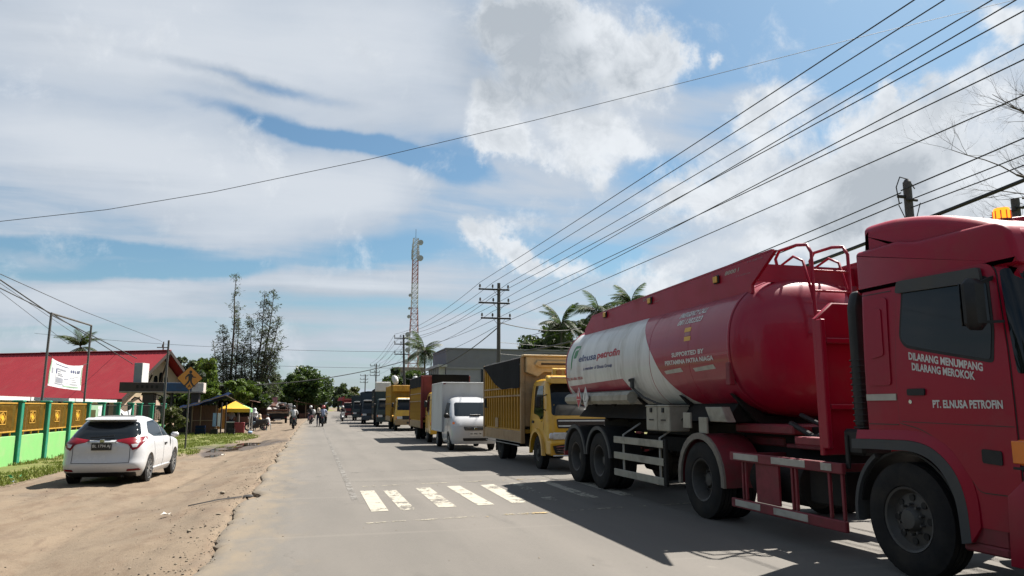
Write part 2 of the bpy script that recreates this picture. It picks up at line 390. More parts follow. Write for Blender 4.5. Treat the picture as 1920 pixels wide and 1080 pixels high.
# ------------------------------------------------------------------ mesh builder
class MB:
    def __init__(self):
        self.v = []
        self.f = []
        self.m = []

    def add(self, vs, fs, mi=0):
        o = len(self.v)
        self.v.extend([tuple(p) for p in vs])
        self.f.extend([tuple(i + o for i in f) for f in fs])
        self.m.extend([mi] * len(fs))
        return self

    def box(self, c, s, b=0.0, mi=0, rot=None):
        hx, hy, hz = s[0] / 2, s[1] / 2, s[2] / 2
        b = min(b, hx * .9, hy * .9, hz * .9)
        if b <= 0:
            vs = [(x * hx, y * hy, z * hz) for x in (-1, 1) for y in (-1, 1) for z in (-1, 1)]
            fs = [(0, 1, 3, 2), (4, 6, 7, 5), (0, 4, 5, 1), (2, 3, 7, 6), (0, 2, 6, 4), (1, 5, 7, 3)]
        else:
            vs, idx = [], {}
            for x in (-1, 1):
                for y in (-1, 1):
                    for z in (-1, 1):
                        idx[(x, y, z)] = len(vs)
                        vs += [(x * hx, y * (hy - b), z * (hz - b)), (x * (hx - b), y * hy, z * (hz - b)), (x * (hx - b), y * (hy - b), z * hz)]
            g = lambda x, y, z, a: idx[(x, y, z)] + a
            fs = []
            for s_ in (-1, 1):
                fs.append((g(s_, -1, -1, 0), g(s_, 1, -1, 0), g(s_, 1, 1, 0), g(s_, -1, 1, 0)))
                fs.append((g(-1, s_, -1, 1), g(1, s_, -1, 1), g(1, s_, 1, 1), g(-1, s_, 1, 1)))
                fs.append((g(-1, -1, s_, 2), g(1, -1, s_, 2), g(1, 1, s_, 2), g(-1, 1, s_, 2)))
            for p in (-1, 1):
                for q in (-1, 1):
                    fs.append((g(p, q, -1, 0), g(p, q, -1, 1), g(p, q, 1, 1), g(p, q, 1, 0)))
                    fs.append((g(p, -1, q, 0), g(p, -1, q, 2), g(p, 1, q, 2), g(p, 1, q, 0)))
                    fs.append((g(-1, p, q, 1), g(-1, p, q, 2), g(1, p, q, 2), g(1, p, q, 1)))
                    for r_ in (-1, 1):
                        fs.append((g(p, q, r_, 0), g(p, q, r_, 1), g(p, q, r_, 2)))
        mt = Matrix.Identity(3) if rot is None else Euler(rot).to_matrix()
        c = Vector(c)
        return self.add([tuple(mt @ Vector(p) + c) for p in vs], fs, mi)

    def bar(self, p0, p1, w, h=None, mi=0, up=(0, 0, 1)):
        p0, p1 = Vector(p0), Vector(p1)
        h = w if h is None else h
        d = (p1 - p0).normalized()
        u = Vector(up)
        if abs(d.dot(u)) > .98:
            u = Vector((1, 0, 0))
        s = d.cross(u).normalized()
        t = s.cross(d).normalized()
        vs = []
        for p in (p0, p1):
            for a, b_ in ((-1, -1), (1, -1), (1, 1), (-1, 1)):
                vs.append(p + s * (a * w / 2) + t * (b_ * h / 2))
        return self.add(vs, [(3, 2, 1, 0), (4, 5, 6, 7), (0, 1, 5, 4), (1, 2, 6, 5), (2, 3, 7, 6), (3, 0, 4, 7)], mi)

    def tube(self, pts, r, n=8, mi=0, caps=True):
        pts = [Vector(p) for p in pts]
        rs = list(r) if hasattr(r, '__len__') else [r] * len(pts)
        rings, prev = [], None
        for i, p in enumerate(pts):
            a = pts[max(i - 1, 0)]
            b_ = pts[min(i + 1, len(pts) - 1)]
            d = (b_ - a).normalized()
            if prev is None:
                u = Vector((0, 0, 1)) if abs(d.z) < .9 else Vector((1, 0, 0))
                s = d.cross(u).normalized()
            else:
                s = (prev - d * prev.dot(d)).normalized()
            prev = s
            t = d.cross(s)
            rings.append([p + (s * math.cos(2 * math.pi * k / n) + t * math.sin(2 * math.pi * k / n)) * rs[i] for k in range(n)])
        return self.loft(rings, mi, caps)

    def loft(self, rings, mi=0, caps=True, closed=True):
        n = len(rings[0])
        vs = [p for rg in rings for p in rg]
        fs = []
        for i in range(len(rings) - 1):
            for k in range(n if closed else n - 1):
                k2 = (k + 1) % n
                fs.append((i * n + k, i * n + k2, (i + 1) * n + k2, (i + 1) * n + k))
        if caps:
            fs.append(tuple(range(n - 1, -1, -1)))
            fs.append(tuple((len(rings) - 1) * n + k for k in range(n)))
        return self.add(vs, fs, mi)

    def cyl(self, p0, p1, r0, r1=None, n=12, mi=0, caps=True):
        return self.tube([p0, p1], [r0, r0 if r1 is None else r1], n, mi, caps)

    def lathe(self, prof, c, axis='x', n=32, mi=0, caps=False):
        """prof: (radius, offset along the axis)"""
        rings = []
        for r, o in prof:
            rg = []
            for k in range(n):
                a = 2 * math.pi * k / n
                ca, sa = r * math.cos(a), r * math.sin(a)
                p = {'x': (o, ca, sa), 'y': (ca, o, sa), 'z': (ca, sa, o)}[axis]
                rg.append((c[0] + p[0], c[1] + p[1], c[2] + p[2]))
            rings.append(rg)
        return self.loft(rings, mi, caps)

    def prism(self, poly, a0, a1, axis='x', bevel=0.0, steps=1, mi=0):
        """poly: 2-D outline; axis x: (y, z), axis y: (x, z), axis z: (x, y)"""
        area = sum(poly[i][0] * poly[(i + 1) % len(poly)][1] - poly[(i + 1) % len(poly)][0] * poly[i][1] for i in range(len(poly)))
        if area < 0:
            poly = poly[::-1]
        if a0 > a1:
            a0, a1 = a1, a0
        put = {'x': lambda p, a: (a, p[0], p[1]), 'y': lambda p, a: (p[0], a, p[1]), 'z': lambda p, a: (p[0], p[1], a)}[axis]
        lv = []
        if bevel > 0:
            for i in range(steps + 1):
                t = math.pi / 2 * i / steps
                lv.append((a0 + bevel * (1 - math.sin(t)), bevel * (1 - math.cos(t))))
            lv = lv[::-1]
            lv = [(a0 + bevel * (1 - math.sin(math.pi / 2 * i / steps)), bevel * (1 - math.cos(math.pi / 2 * i / steps))) for i in range(steps, -1, -1)]
            full = lv + [(a1 - (o - a0), ins) for o, ins in lv[::-1]]
        else:
            full = [(a0, 0), (a1, 0)]
        rings = [[put(p, a) for p in inset(poly, ins)] for a, ins in full]
        return self.loft(rings, mi, True)

    def build(self, name, mats, parent=None, smooth=35, origin=None, recalc=True):
        me = bpy.data.meshes.new(name)
        vs = self.v
        if origin is not None:
            ox, oy, oz = origin
            vs = [(x - ox, y - oy, z - oz) for x, y, z in vs]
        me.from_pydata(vs, [], self.f)
        if not isinstance(mats, (list, tuple)):
            mats = [mats]
        for m_ in mats:
            me.materials.append(M[m_] if isinstance(m_, str) else m_)
        me.polygons.foreach_set('material_index', self.m)
        if recalc:
            bm = bmesh.new()
            bm.from_mesh(me)
            bmesh.ops.recalc_face_normals(bm, faces=bm.faces)
            bm.to_mesh(me)
            bm.free()
        if smooth:
            me.polygons.foreach_set('use_smooth', [True] * len(me.polygons))
            for p in me.polygons:
                if p.loop_total > 6:
                    p.use_smooth = False
            me.set_sharp_from_angle(angle=R(smooth))
        me.update()
        return link(name, me, parent, origin)


def link(name, me, parent=None, origin=None):
    o = bpy.data.objects.new(name, me)
    COL.objects.link(o)
    if parent is not None:
        o.parent = parent
    if origin is not None:
        o.location = origin
    return o


def inset(poly, d):
    if d <= 1e-9:
        return list(poly)
    n = len(poly)
    out = []
    for i in range(n):
        a, b, c = Vector(poly[i - 1]), Vector(poly[i]), Vector(poly[(i + 1) % n])
        e1, e2 = (b - a), (c - b)
        if e1.length < 1e-9 or e2.length < 1e-9:
            out.append(tuple(b))
            continue
        e1.normalize()
        e2.normalize()
        n1, n2 = Vector((-e1.y, e1.x)), Vector((-e2.y, e2.x))
        m_ = n1 + n2
        k = max(m_.dot(n1), .25)
        out.append(tuple(b + m_ * (d / k)))
    return out


def rounded(poly, r, n=4):
    """round the corners of a 2-D outline"""
    out = []
    N = len(poly)
    rs = r if hasattr(r, '__len__') else [r] * N
    for i in range(N):
        a, b, c = Vector(poly[i - 1]), Vector(poly[i]), Vector(poly[(i + 1) % N])
        d1, d2 = (a - b), (c - b)
        q = min(rs[i], d1.length * .48, d2.length * .48)
        if q < 1e-6:
            out.append(tuple(b))
            continue
        p, s = b + d1.normalized() * q, b + d2.normalized() * q
        for k in range(n + 1):
            t = k / n
            out.append(tuple(p * (1 - t) ** 2 + b * 2 * t * (1 - t) + s * t ** 2))
    return out


def tag(o, label=None, cat=None, group=None, kind=None):
    if label:
        o['label'] = label
    if cat:
        o['category'] = cat
    if group:
        o['group'] = group
    if kind:
        o['kind'] = kind
    return o


def thing(name, label, cat, loc=(0, 0, 0), rz=0.0, group=None):
    o = bpy.data.objects.new(name, None)
    o.empty_display_size = .2
    COL.objects.link(o)
    o.location = loc
    o.rotation_euler = (0, 0, rz)
    return tag(o, label, cat, group)


def copy_thing(o, parent=None):
    c = o.copy()
    COL.objects.link(c)
    c.parent = parent
    for ch in o.children:
        copy_thing(ch, c)
    return c


def evaluated(o):
    dg = bpy.context.evaluated_depsgraph_get()
    return bpy.data.meshes.new_from_object(o.evaluated_get(dg))


# ---- flat outlines and lettering laid onto curved surfaces
def cut_grid(bm, step):
    for ax in (0, 1):
        if not step[ax]:
            continue
        lo = min(v.co[ax] for v in bm.verts)
        hi = max(v.co[ax] for v in bm.verts)
        k = math.ceil(lo / step[ax]) * step[ax]
        while k < hi:
            no = [0, 0, 0]
            no[ax] = 1
            co = [0, 0, 0]
            co[ax] = k
            bmesh.ops.bisect_plane(bm, geom=bm.verts[:] + bm.edges[:] + bm.faces[:], plane_co=co, plane_no=no, dist=1e-6)
            k += step[ax]


def lay(mb, src, mapper, off=0.004, step=(0.2, 0.2), skirt=0.01, mi=0):
    """src: 2-D outline or a flat mesh; mapper(u, v, off) -> point; raised by off with a skirt back into the surface"""
    bm = bmesh.new()
    if isinstance(src, bpy.types.Mesh):
        bm.from_mesh(src)
    else:
        vs = [bm.verts.new((p[0], p[1], 0)) for p in src]
        bm.faces.new(vs)
    if step:
        cut_grid(bm, step)
    bm.verts.index_update()
    pts = [mapper(v.co.x, v.co.y, off) for v in bm.verts]
    fs = [tuple(v.index for v in f.verts) for f in bm.faces]
    n = len(pts)
    if skirt:
        low = [mapper(v.co.x, v.co.y, off - skirt) for v in bm.verts]
        pts = pts + low
        for e in bm.edges:
            if len(e.link_faces) == 1:
                a, b = e.verts[0].index, e.verts[1].index
                fs.append((a, b, b + n, a + n))
    bm.free()
    mb.add(pts, fs, mi)
    return mb


_text_cache = {}


def text_mesh(s, height=1.0, width=None, bold=0.0, shear=0.0, align='LEFT', space=1.0):
    cu = bpy.data.curves.new('lettering', 'FONT')
    cu.body = s
    cu.size = 1.0
    cu.offset = bold
    cu.shear = shear
    cu.space_character = space
    cu.resolution_u = 3
    o = bpy.data.objects.new('lettering', cu)
    COL.objects.link(o)
    me = evaluated(o)
    bpy.data.objects.remove(o)
    bpy.data.curves.remove(cu)
    n = len(me.vertices)
    co = np.zeros(n * 3)
    me.vertices.foreach_get('co', co)
    co = co.reshape(-1, 3)
    lo, hi = co.min(0), co.max(0)
    k = height / 0.70                       # cap height of the built-in face is about 0.7
    kx = k if width is None else width / (hi[0] - lo[0])
    co[:, 0] = (co[:, 0] - lo[0]) * kx
    co[:, 1] = co[:, 1] * k
    co[:, 2] = 0
    w = (hi[0] - lo[0]) * kx
    if align == 'CENTER':
        co[:, 0] -= w / 2
    me.vertices.foreach_set('co', co.ravel())
    return me


def lettering(s, parent, material, mapper, height, width=None, bold=0.012, shear=0.0, align='LEFT', off=0.004, step=None, space=1.0, name='lettering'):
    me = text_mesh(s, height, width, bold, shear, align, space)
    mb = MB()
    lay(mb, me, mapper, off, step, skirt=0)
    bpy.data.meshes.remove(me)
    return mb.build(name, material, parent, smooth=0, recalc=False)


# ---- rounded shell of a cab or a car: stacked plan outlines
class Shell:
    """levels: (z, y0, y1, half width, corner radius at y0, corner radius at y1 (along y), side radius at y0, side radius at y1)"""
    def __init__(self, levels):
        self.L = np.array([l if len(l) == 8 else tuple(l[:6]) + (l[4], l[5]) for l in levels], float)

    def at(self, z):
        L = self.L
        z = min(max(z, L[0, 0]), L[-1, 0])
        i = int(np.searchsorted(L[:, 0], z)) - 1
        i = min(max(i, 0), len(L) - 2)
        h = L[i + 1, 0] - L[i, 0]
        t = (z - L[i, 0]) / h

        def slope(k):
            if k == 0 or k == len(L) - 1:
                j = 0 if k == 0 else len(L) - 2
                return (L[j + 1] - L[j]) / (L[j + 1, 0] - L[j, 0])
            a = (L[k] - L[k - 1]) / (L[k, 0] - L[k - 1, 0])
            b = (L[k + 1] - L[k]) / (L[k + 1, 0] - L[k, 0])
            with np.errstate(divide='ignore', invalid='ignore'):
                hm = 2 * a * b / (a + b)
            return np.where(a * b > 0, np.nan_to_num(hm), 0)
        m0, m1 = slope(i) * h, slope(i + 1) * h
        return (2 * t ** 3 - 3 * t ** 2 + 1) * L[i] + (t ** 3 - 2 * t ** 2 + t) * m0 + (-2 * t ** 3 + 3 * t ** 2) * L[i + 1] + (t ** 3 - t ** 2) * m1

    def ring(self, z, n=7):
        _, y0, y1, hw, r0, r1, s0, s1 = self.at(z)
        pts = []
        s0, s1 = min(s0, hw * .98), min(s1, hw * .98)
        for sx, yy, rr, ss, dirn, a0 in ((1, y0, r0, s0, 1, 0), (1, y1, r1, s1, -1, 1), (-1, y1, r1, s1, -1, 0), (-1, y0, r0, s0, 1, 1)):
            cx, cy = sx * (hw - ss), yy + dirn * rr
            for k in range(n + 1):
                t = k / n * math.pi / 2
                if a0:
                    t = math.pi / 2 - t
                pts.append((cx + sx * ss * math.sin(t), cy - dirn * rr * math.cos(t), z))
            if sx == 1 and yy == y0:
                for q in range(1, 8):
                    pts.append((hw, (y0 + r0) + (y1 - r1 - y0 - r0) * q / 8, z))
            if sx == -1 and yy == y1:
                for q in range(1, 8):
                    pts.append((-hw, (y1 - r1) + (y0 + r0 - y1 + r1) * q / 8, z))
        return pts

    def side(self, y, z):
        _, y0, y1, hw, r0, r1, s0, s1 = self.at(z)
        if y < y0 + r0 and r0 > 1e-6:
            d = min(1.0, (y0 + r0 - y) / r0)
            return hw - s0 * (1 - math.sqrt(max(0, 1 - d * d)))
        if y > y1 - r1 and r1 > 1e-6:
            d = min(1.0, (y - y1 + r1) / r1)
            return hw - s1 * (1 - math.sqrt(max(0, 1 - d * d)))
        return hw

    def end(self, x, z, which):
        _, y0, y1, hw, r0, r1, s0, s1 = self.at(z)
        yy, rr, ss, dn = (y0, r0, s0, 1) if which == 0 else (y1, r1, s1, -1)
        ax = abs(x)
        if ax > hw - ss and ss > 1e-6:
            d = min(1.0, (ax - hw + ss) / ss)
            return yy + dn * rr * (1 - math.sqrt(max(0, 1 - d * d)))
        return yy

    def on_side(self, sgn):
        return lambda y, z, off: (sgn * (self.side(y, z) + off), y, z)

    def on_y0(self, flip=1):
        return lambda x, z, off: (flip * x, self.end(x, z, 0) - off, z)

    def on_y1(self, flip=1):
        return lambda x, z, off: (flip * x, self.end(x, z, 1) + off, z)

    def mesh(self, mb, zs, mi=0):
        return mb.loft([self.ring(z) for z in zs], mi, True)


def cut_arches(o, cyls):
    """cut wheel arches (x0, x1, y, z, r) out of a closed body"""
    mb = MB()
    for x0, x1, y, z, r in cyls:
        mb.cyl((x0, y, z), (x1, y, z), r, r, 28)
    c = mb.build('cutter', 'rubber', o.parent, smooth=0)
    md = o.modifiers.new('arch', 'BOOLEAN')
    md.operation = 'DIFFERENCE'
    md.solver = 'EXACT'
    md.object = c
    bpy.context.view_layer.update()
    me = evaluated(o)
    o.modifiers.clear()
    old = o.data
    o.data = me
    bpy.data.meshes.remove(old)
    bpy.data.objects.remove(c)
    me.polygons.foreach_set('use_smooth', [True] * len(me.polygons))
    me.set_sharp_from_angle(angle=R(32))
    return o


# ---- wheels
def tyre_mb(r, w, rim):
    mb = MB()
    h = w / 2
    prof = [(rim, -h * .8), (rim + .012, -h * .95), (rim + (r - rim) * .45, -h), (r - .04, -h * .97), (r - .008, -h * .8)]
    g = .008
    xs = [-.8, -.42, -.40, -.34, -.32, -.03, -.01, .01, .03, .32, .34, .40, .42, .8]
    inner = []
    for i, x in enumerate(xs):
        deep = i in (2, 3, 6, 7, 10, 11)
        inner.append((r - (g + .006 if deep else 0), h * x))
    prof = prof + inner + [(a, -b) for a, b in prof[::-1]]
    mb.lathe(prof, (0, 0, 0), 'x', 40)
    return mb


_wheel_mesh = {}


def wheel(parent, c, r, w, rim, style, out=-1, name='wheel'):
    key = (r, w, rim, style, out)
    if key not in _wheel_mesh:
        t = tyre_mb(r, w, rim).build('wheel', 'rubber', smooth=40)
        mb = MB()
        h = w / 2 * out
        if style == 'truck' or style == 'dual':
            dish = .35 if style == 'truck' else -.45
            prof = [(rim * 1.03, h * .80), (rim * 1.0, h * .92), (rim * .93, h * .86), (rim * .88, h * .55), (rim * .80, h * dish), (rim * .52, h * (dish + .12)), (rim * .40, h * (dish + .1)),
                    (rim * .36, h * (dish + .35)), (rim * .28, h * (dish + .6)), (0.001, h * (dish + .62))]
            mb.lathe(prof, (0, 0, 0), 'x', 32)
            x = h * (dish + .06)
            for k in range(8):
                a = 2 * math.pi * k / 8
                cy, cz = rim * .66 * math.cos(a), rim * .66 * math.sin(a)
                mb.cyl((x - out * .02, cy, cz), (x + out * .012, cy, cz), rim * .11, n=10, mi=1)
            for k in range(10):
                a = 2 * math.pi * (k + .5) / 10
                cy, cz = rim * .46 * math.cos(a), rim * .46 * math.sin(a)
                mb.cyl((x, cy, cz), (x + out * .055, cy, cz), rim * .045, n=6, mi=0)
            o = mb.build('rim', ['rim_steel', 'black_plastic'], t, smooth=35)
        else:
            mb.lathe([(rim * 1.02, h * .85), (rim, h * .95), (rim * .94, h * .8), (rim * .9, h * -.2), (rim * .3, h * -.2), (0.001, h * -.2)], (0, 0, 0), 'x', 36, mi=1)
            mb.lathe([(rim * 1.03, h * .84), (rim * 1.02, h * .96), (rim * .94, h * .9), (rim * .92, h * .5)], (0, 0, 0), 'x', 36, mi=0)
            for k in range(5):
                for dd in (-.17, .17):
                    a = 2 * math.pi * k / 5 + dd
                    p0 = (h * .62, rim * .12 * math.cos(a), rim * .12 * math.sin(a))
                    a2 = 2 * math.pi * k / 5 + dd * 1.5
                    p1 = (h * .82, rim * .97 * math.cos(a2), rim * .97 * math.sin(a2))
                    mb.bar(p0, p1, rim * .13, .03, 0, up=(1, 0, 0))
            mb.cyl((h * .3, 0, 0), (h * .78, 0, 0), rim * .2, rim * .17, 14, 0)
            o = mb.build('rim', ['rim_alloy', 'black_plastic'], t, smooth=35)
        _wheel_mesh[key] = (t.data, o.data)
        t.parent = parent
        t.location = c
        return t
    tm, om = _wheel_mesh[key]
    t = link('wheel', tm, parent, c)
    link('rim', om, t)
    return t


# ---- foliage
def leaves_mesh(name, P, S, N, material, aspect=1.7, droop=0.0, fold=True):
    """P centres (n,3), S sizes (n), N preferred normals (n,3) or None: one leaf quad per point"""
    n = len(P)
    a = RNG.normal(size=(n, 3))
    if droop:
        a[:, 2] = -abs(a[:, 2]) * droop - .4 * droop
    a /= np.linalg.norm(a, axis=1)[:, None]
    b = RNG.normal(size=(n, 3)) if N is None else N + RNG.normal(size=(n, 3)) * .6
    b = np.cross(a, b)
    b /= (np.linalg.norm(b, axis=1)[:, None] + 1e-9)
    la = a * (S * aspect / 2)[:, None]
    lb = b * (S / 2)[:, None]
    V = np.empty((n, 4, 3))
    V[:, 0] = P - la
    V[:, 1] = P + lb * .9 - la * .1
    V[:, 2] = P + la
    V[:, 3] = P - lb * .9 - la * .1
    return quads_mesh(name, V, material)


def quads_mesh(name, V, material):
    n = len(V)
    me = bpy.data.meshes.new(name)
    me.vertices.add(n * 4)
    me.vertices.foreach_set('co', V.reshape(-1).astype(np.float32))
    me.loops.add(n * 4)
    me.loops.foreach_set('vertex_index', np.arange(n * 4, dtype=np.int32))
    me.polygons.add(n)
    me.polygons.foreach_set('loop_start', np.arange(0, n * 4, 4, dtype=np.int32))
    me.polygons.foreach_set('loop_total', np.full(n, 4, dtype=np.int32))
    me.materials.append(M[material] if isinstance(material, str) else material)
    me.update(calc_edges=True)
    return me


def ground_z(x, y):
    """height of the unpaved side west of the road"""
    xe = road_left(y)
    t = min(max((xe - x) / 2.2, 0), 1)
    dpt = 0.30 - 0.18 * min(max((y - 48) / 20, 0), 1)
    return -0.018 - (dpt - .018) * (t * t * (3 - 2 * t))


def road_bend(y):
    return 7.3 * (max(0.0, y - 55) / 200) ** 2


def road_left(y):
    return -1.0 + road_bend(y) + .05 * math.sin(y * .9) + .04 * math.sin(y * 2.3 + 1)
# ------------------------------------------------------------------ ground, shoulder, road
def vnoise(x, y, seed=0):
    """smooth value noise for arrays"""
    g = np.random.default_rng(seed).random((64, 64))
    xi, yi = np.floor(x).astype(int), np.floor(y).astype(int)
    fx, fy = x - xi, y - yi
    fx, fy = fx * fx * (3 - 2 * fx), fy * fy * (3 - 2 * fy)
    h = lambda a, b: g[a % 64, b % 64]
    return (h(xi, yi) * (1 - fx) + h(xi + 1, yi) * fx) * (1 - fy) + (h(xi, yi + 1) * (1 - fx) + h(xi + 1, yi + 1) * fx) * fy - .5


def grid_mesh(name, X, Y, Z, material, attrs=None, kind='structure', parent=None):
    ny, nx = X.shape
    V = np.stack([X, Y, Z], -1).reshape(-1, 3)
    i = np.arange(ny - 1)[:, None] * nx + np.arange(nx - 1)[None, :]
    F = np.stack([i, i + 1, i + 1 + nx, i + nx], -1).reshape(-1, 4)
    me = bpy.data.meshes.new(name)
    me.vertices.add(len(V))
    me.vertices.foreach_set('co', V.reshape(-1).astype(np.float32))
    me.loops.add(F.size)
    me.loops.foreach_set('vertex_index', F.reshape(-1).astype(np.int32))
    me.polygons.add(len(F))
    me.polygons.foreach_set('loop_start', np.arange(0, F.size, 4, dtype=np.int32))
    me.polygons.foreach_set('loop_total', np.full(len(F), 4, dtype=np.int32))
    me.polygons.foreach_set('use_smooth', [True] * len(F))
    me.materials.append(material)
    me.update(calc_edges=True)
    for k, a in (attrs or {}).items():
        at = me.attributes.new(k, 'FLOAT', 'POINT')
        at.data.foreach_set('value', a.reshape(-1).astype(np.float32))
    o = link(name, me, parent)
    o['kind'] = kind
    return o


def ground_material(name):
    m = bpy.data.materials.new(name)
    m.use_nodes = True
    t = NT(m.node_tree)
    b = t.n['Principled BSDF']
    g = t.new('ShaderNodeNewGeometry').outputs['Position']
    big = t.noise(g, .35, 6, .6, .4)
    mid = t.noise(t.mapping(g, rot=(0, 0, R(-8)), scale=(1.5, .75, 1)), 1.0, 8, .66, .4)
    fine = t.noise(g, 7, 8, .72)
    rut = t.noise(t.mapping(g, rot=(0, 0, R(-4)), scale=(2.2, .5, 1)), 1.0, 7, .66, .3)
    tiny = t.noise(g, 55, 4, .7)
    c = t.mix(t.ramp(big, .35, .66), (0.168, 0.136, 0.099, 1), (0.150, 0.124, 0.093, 1))
    c = t.mix(t.ramp(mid, .48, .68, 0, .75), c, (0.114, 0.082, 0.057, 1))
    c = t.mix(t.ramp(mid, .44, .30, 0, .5), c, (0.189, 0.155, 0.113, 1))
    c = t.mix(t.ramp(rut, .52, .64, 0, .7), c, (0.113, 0.086, 0.064, 1))
    patch = t.noise(t.mapping(g, scale=(1, .6, 1)), .8, 5, .65, .5)
    c = t.mix(t.ramp(patch, .55, .66, 0, .55), c, (0.109, 0.094, 0.077, 1))
    c = t.mix(t.ramp(fine, .5, .68, 0, .8), c, (0.139, 0.113, 0.085, 1))
    c = t.mix(t.ramp(tiny, .56, .68, 0, .75), c, (0.097, 0.083, 0.064, 1))
    c = t.mix(t.ramp(tiny, .36, .26, 0, .45), c, (0.228, 0.195, 0.152, 1))
    spk = t.noise(g, 26, 3, .6)
    c = t.mix(t.ramp(spk, .62, .69, 0, .8), c, (0.085, 0.068, 0.05, 1))
    c = t.mix(t.ramp(spk, .36, .30, 0, .6), c, (0.235, 0.195, 0.15, 1))
    c = t.mix(1.0, c, (0.90, 0.845, 0.80, 1), 'MULTIPLY')
    gr = t.new('ShaderNodeAttribute', attribute_name='grass').outputs['Fac']
    wet = t.new('ShaderNodeAttribute', attribute_name='wet').outputs['Fac']
    gm = t.ramp(t.math('ADD', gr, t.math('MULTIPLY', t.math('SUBTRACT', t.noise(g, 1.6, 5, .65), .5), .9)), .38, .62)
    gc = t.mix(t.ramp(t.noise(g, .9, 5, .6), .35, .65), (0.085, 0.105, 0.022, 1), (0.135, 0.125, 0.045, 1))
    gc = t.mix(t.ramp(fine, .4, .7, 0, .6), gc, (0.065, 0.078, 0.017, 1))
    c = t.mix(gm, c, gc)
    c = t.mix(t.math('MULTIPLY', wet, .8), c, (0.044, 0.031, 0.023, 1))
    t.put(b.inputs['Base Color'], c)
    t.put(b.inputs['Roughness'], t.math('SUBTRACT', .95, t.math('MULTIPLY', wet, .55)))
    b.inputs['Specular IOR Level'].default_value = .25
    bp = t.new('ShaderNodeBump')
    bp.inputs['Strength'].default_value = .6
    bp.inputs['Distance'].default_value = .03
    t.put(bp.inputs['Height'], t.math('ADD', t.math('MULTIPLY', fine, .7), t.math('MULTIPLY', tiny, .35)))
    t.l.new(bp.outputs[0], b.inputs['Normal'])
    return m


GROUND = ground_material('bare_earth')


def grass_edge(y):
    y = np.asarray(y, float)
    return np.interp(y, [5, 24, 30, 36, 48, 53, 60], [-7.4, -7.2, -4.9, -4.35, -3.5, -4.5, -9.5])


PUDDLES = [(-3.05, 36.3, 1.35, 2.3, 0.0), (-3.85, 32.0, .30, 2.0, -.12), (-2.7, 39.6, .5, .9, .1)]


def wetness(X, Y):
    w = np.zeros_like(X)
    for px, py, rx, ry, sk in PUDDLES:
        xx = X - px - sk * (Y - py)
        d = np.sqrt((xx / rx) ** 2 + ((Y - py) / ry) ** 2) + vnoise(X * 2.3, Y * 1.4, 5) * .55
        w = np.maximum(w, np.clip((1.75 - d) / .7, 0, 1))
    return w


rows = [-30.0]
while rows[-1] < 150:
    y = rows[-1]
    rows.append(y + (2 if y < 4 else .075 if y < 17 else .13 if y < 40 else .35 if y < 70 else 1.5))
rows = np.array(rows)
offs = np.concatenate([np.array([-8.3]), np.arange(-8.2, -4.5, .11), np.arange(-4.5, .16, .07)])
Yg = np.repeat(rows[:, None], len(offs), 1)
edge = np.array([road_left(y) for y in rows])
Xg = edge[:, None] + offs[None, :]
Zg = np.vectorize(ground_z)(Xg, Yg)
fadeE = np.clip(-offs / .5, .12, 1)[None, :]
Zg = Zg + fadeE * (vnoise(Xg * .9, Yg * .5, 1) * .05 + vnoise(Xg * 2.7, Yg * 1.1, 2) * .03 + vnoise(Xg * 7, Yg * 5, 3) * .016 + vnoise(Xg * 17, Yg * 14, 4) * .009)
for rx_, am, wd in ((-1.55, .020, .16), (-2.9, .035, .20), (-4.25, .035, .2), (-5.6, .02, .2)):
    cxr = rx_ + .25 * np.sin(Yg * .11 + rx_) + .10 * np.sin(Yg * .37)
    Zg -= am * np.exp(-((Xg - cxr) / wd) ** 2) * np.clip(.6 + 1.5 * vnoise(Yg * .25, Xg * 0 + rx_ + 30, 7), 0, 1.2) * np.clip((Yg - 2) / 4, 0, 1)
    Zg += am * .5 * np.exp(-((np.abs(Xg - cxr) - wd * 1.7) / (wd * .7)) ** 2) * np.clip(.5 + 1.5 * vnoise(Yg * .3, Xg * 0 + rx_ + 35, 8), 0, 1.2)
Zg = np.where(offs[None, :] > -.02, -.09, Zg)
wet = wetness(Xg, Yg)
Zg = Zg - np.clip(wet - .45, 0, 1) * .10
grs = np.clip((grass_edge(Yg) - Xg) / .8 + .5, 0, 1) * np.clip((60 - Yg) / 6, 0, 1)
Zg += np.clip(grs, 0, 1) * (.03 + vnoise(Xg * 4, Yg * 4, 9) * .04)
shoulder = grid_mesh('dirt_shoulder', Xg, Yg, Zg, GROUND, {'grass': grs, 'wet': wet})

# the wide sheet to the horizon, a little lower than the shoulder and the road
gx = np.array([-2500, -800, -250, -90, -40, -20, -12, -9.5, -7, -4, -2, 0, 2, 6, 8.9, 9.2, 12, 20, 45, 120, 400, 1200, 2500.])
gy = np.concatenate([[-400, -100, -40], np.arange(-20, 160, 10), [180, 220, 280, 400, 700, 1400, 3000]]).astype(float)
YG, XG = np.meshgrid(gy, gx, indexing='ij')
BX = np.array([road_bend(min(y, 420)) for y in gy])[:, None]
ZG = np.where(XG < -.5, -.42, np.where(XG < 9, -.20, -.07))
far_grass = np.where(np.abs(XG) > 11, .75, .25) * np.ones_like(YG)
near = (np.abs(XG) < 130)
ground = grid_mesh('ground', XG + BX * near, YG, ZG, GROUND, {'grass': far_grass, 'wet': np.zeros_like(XG)})


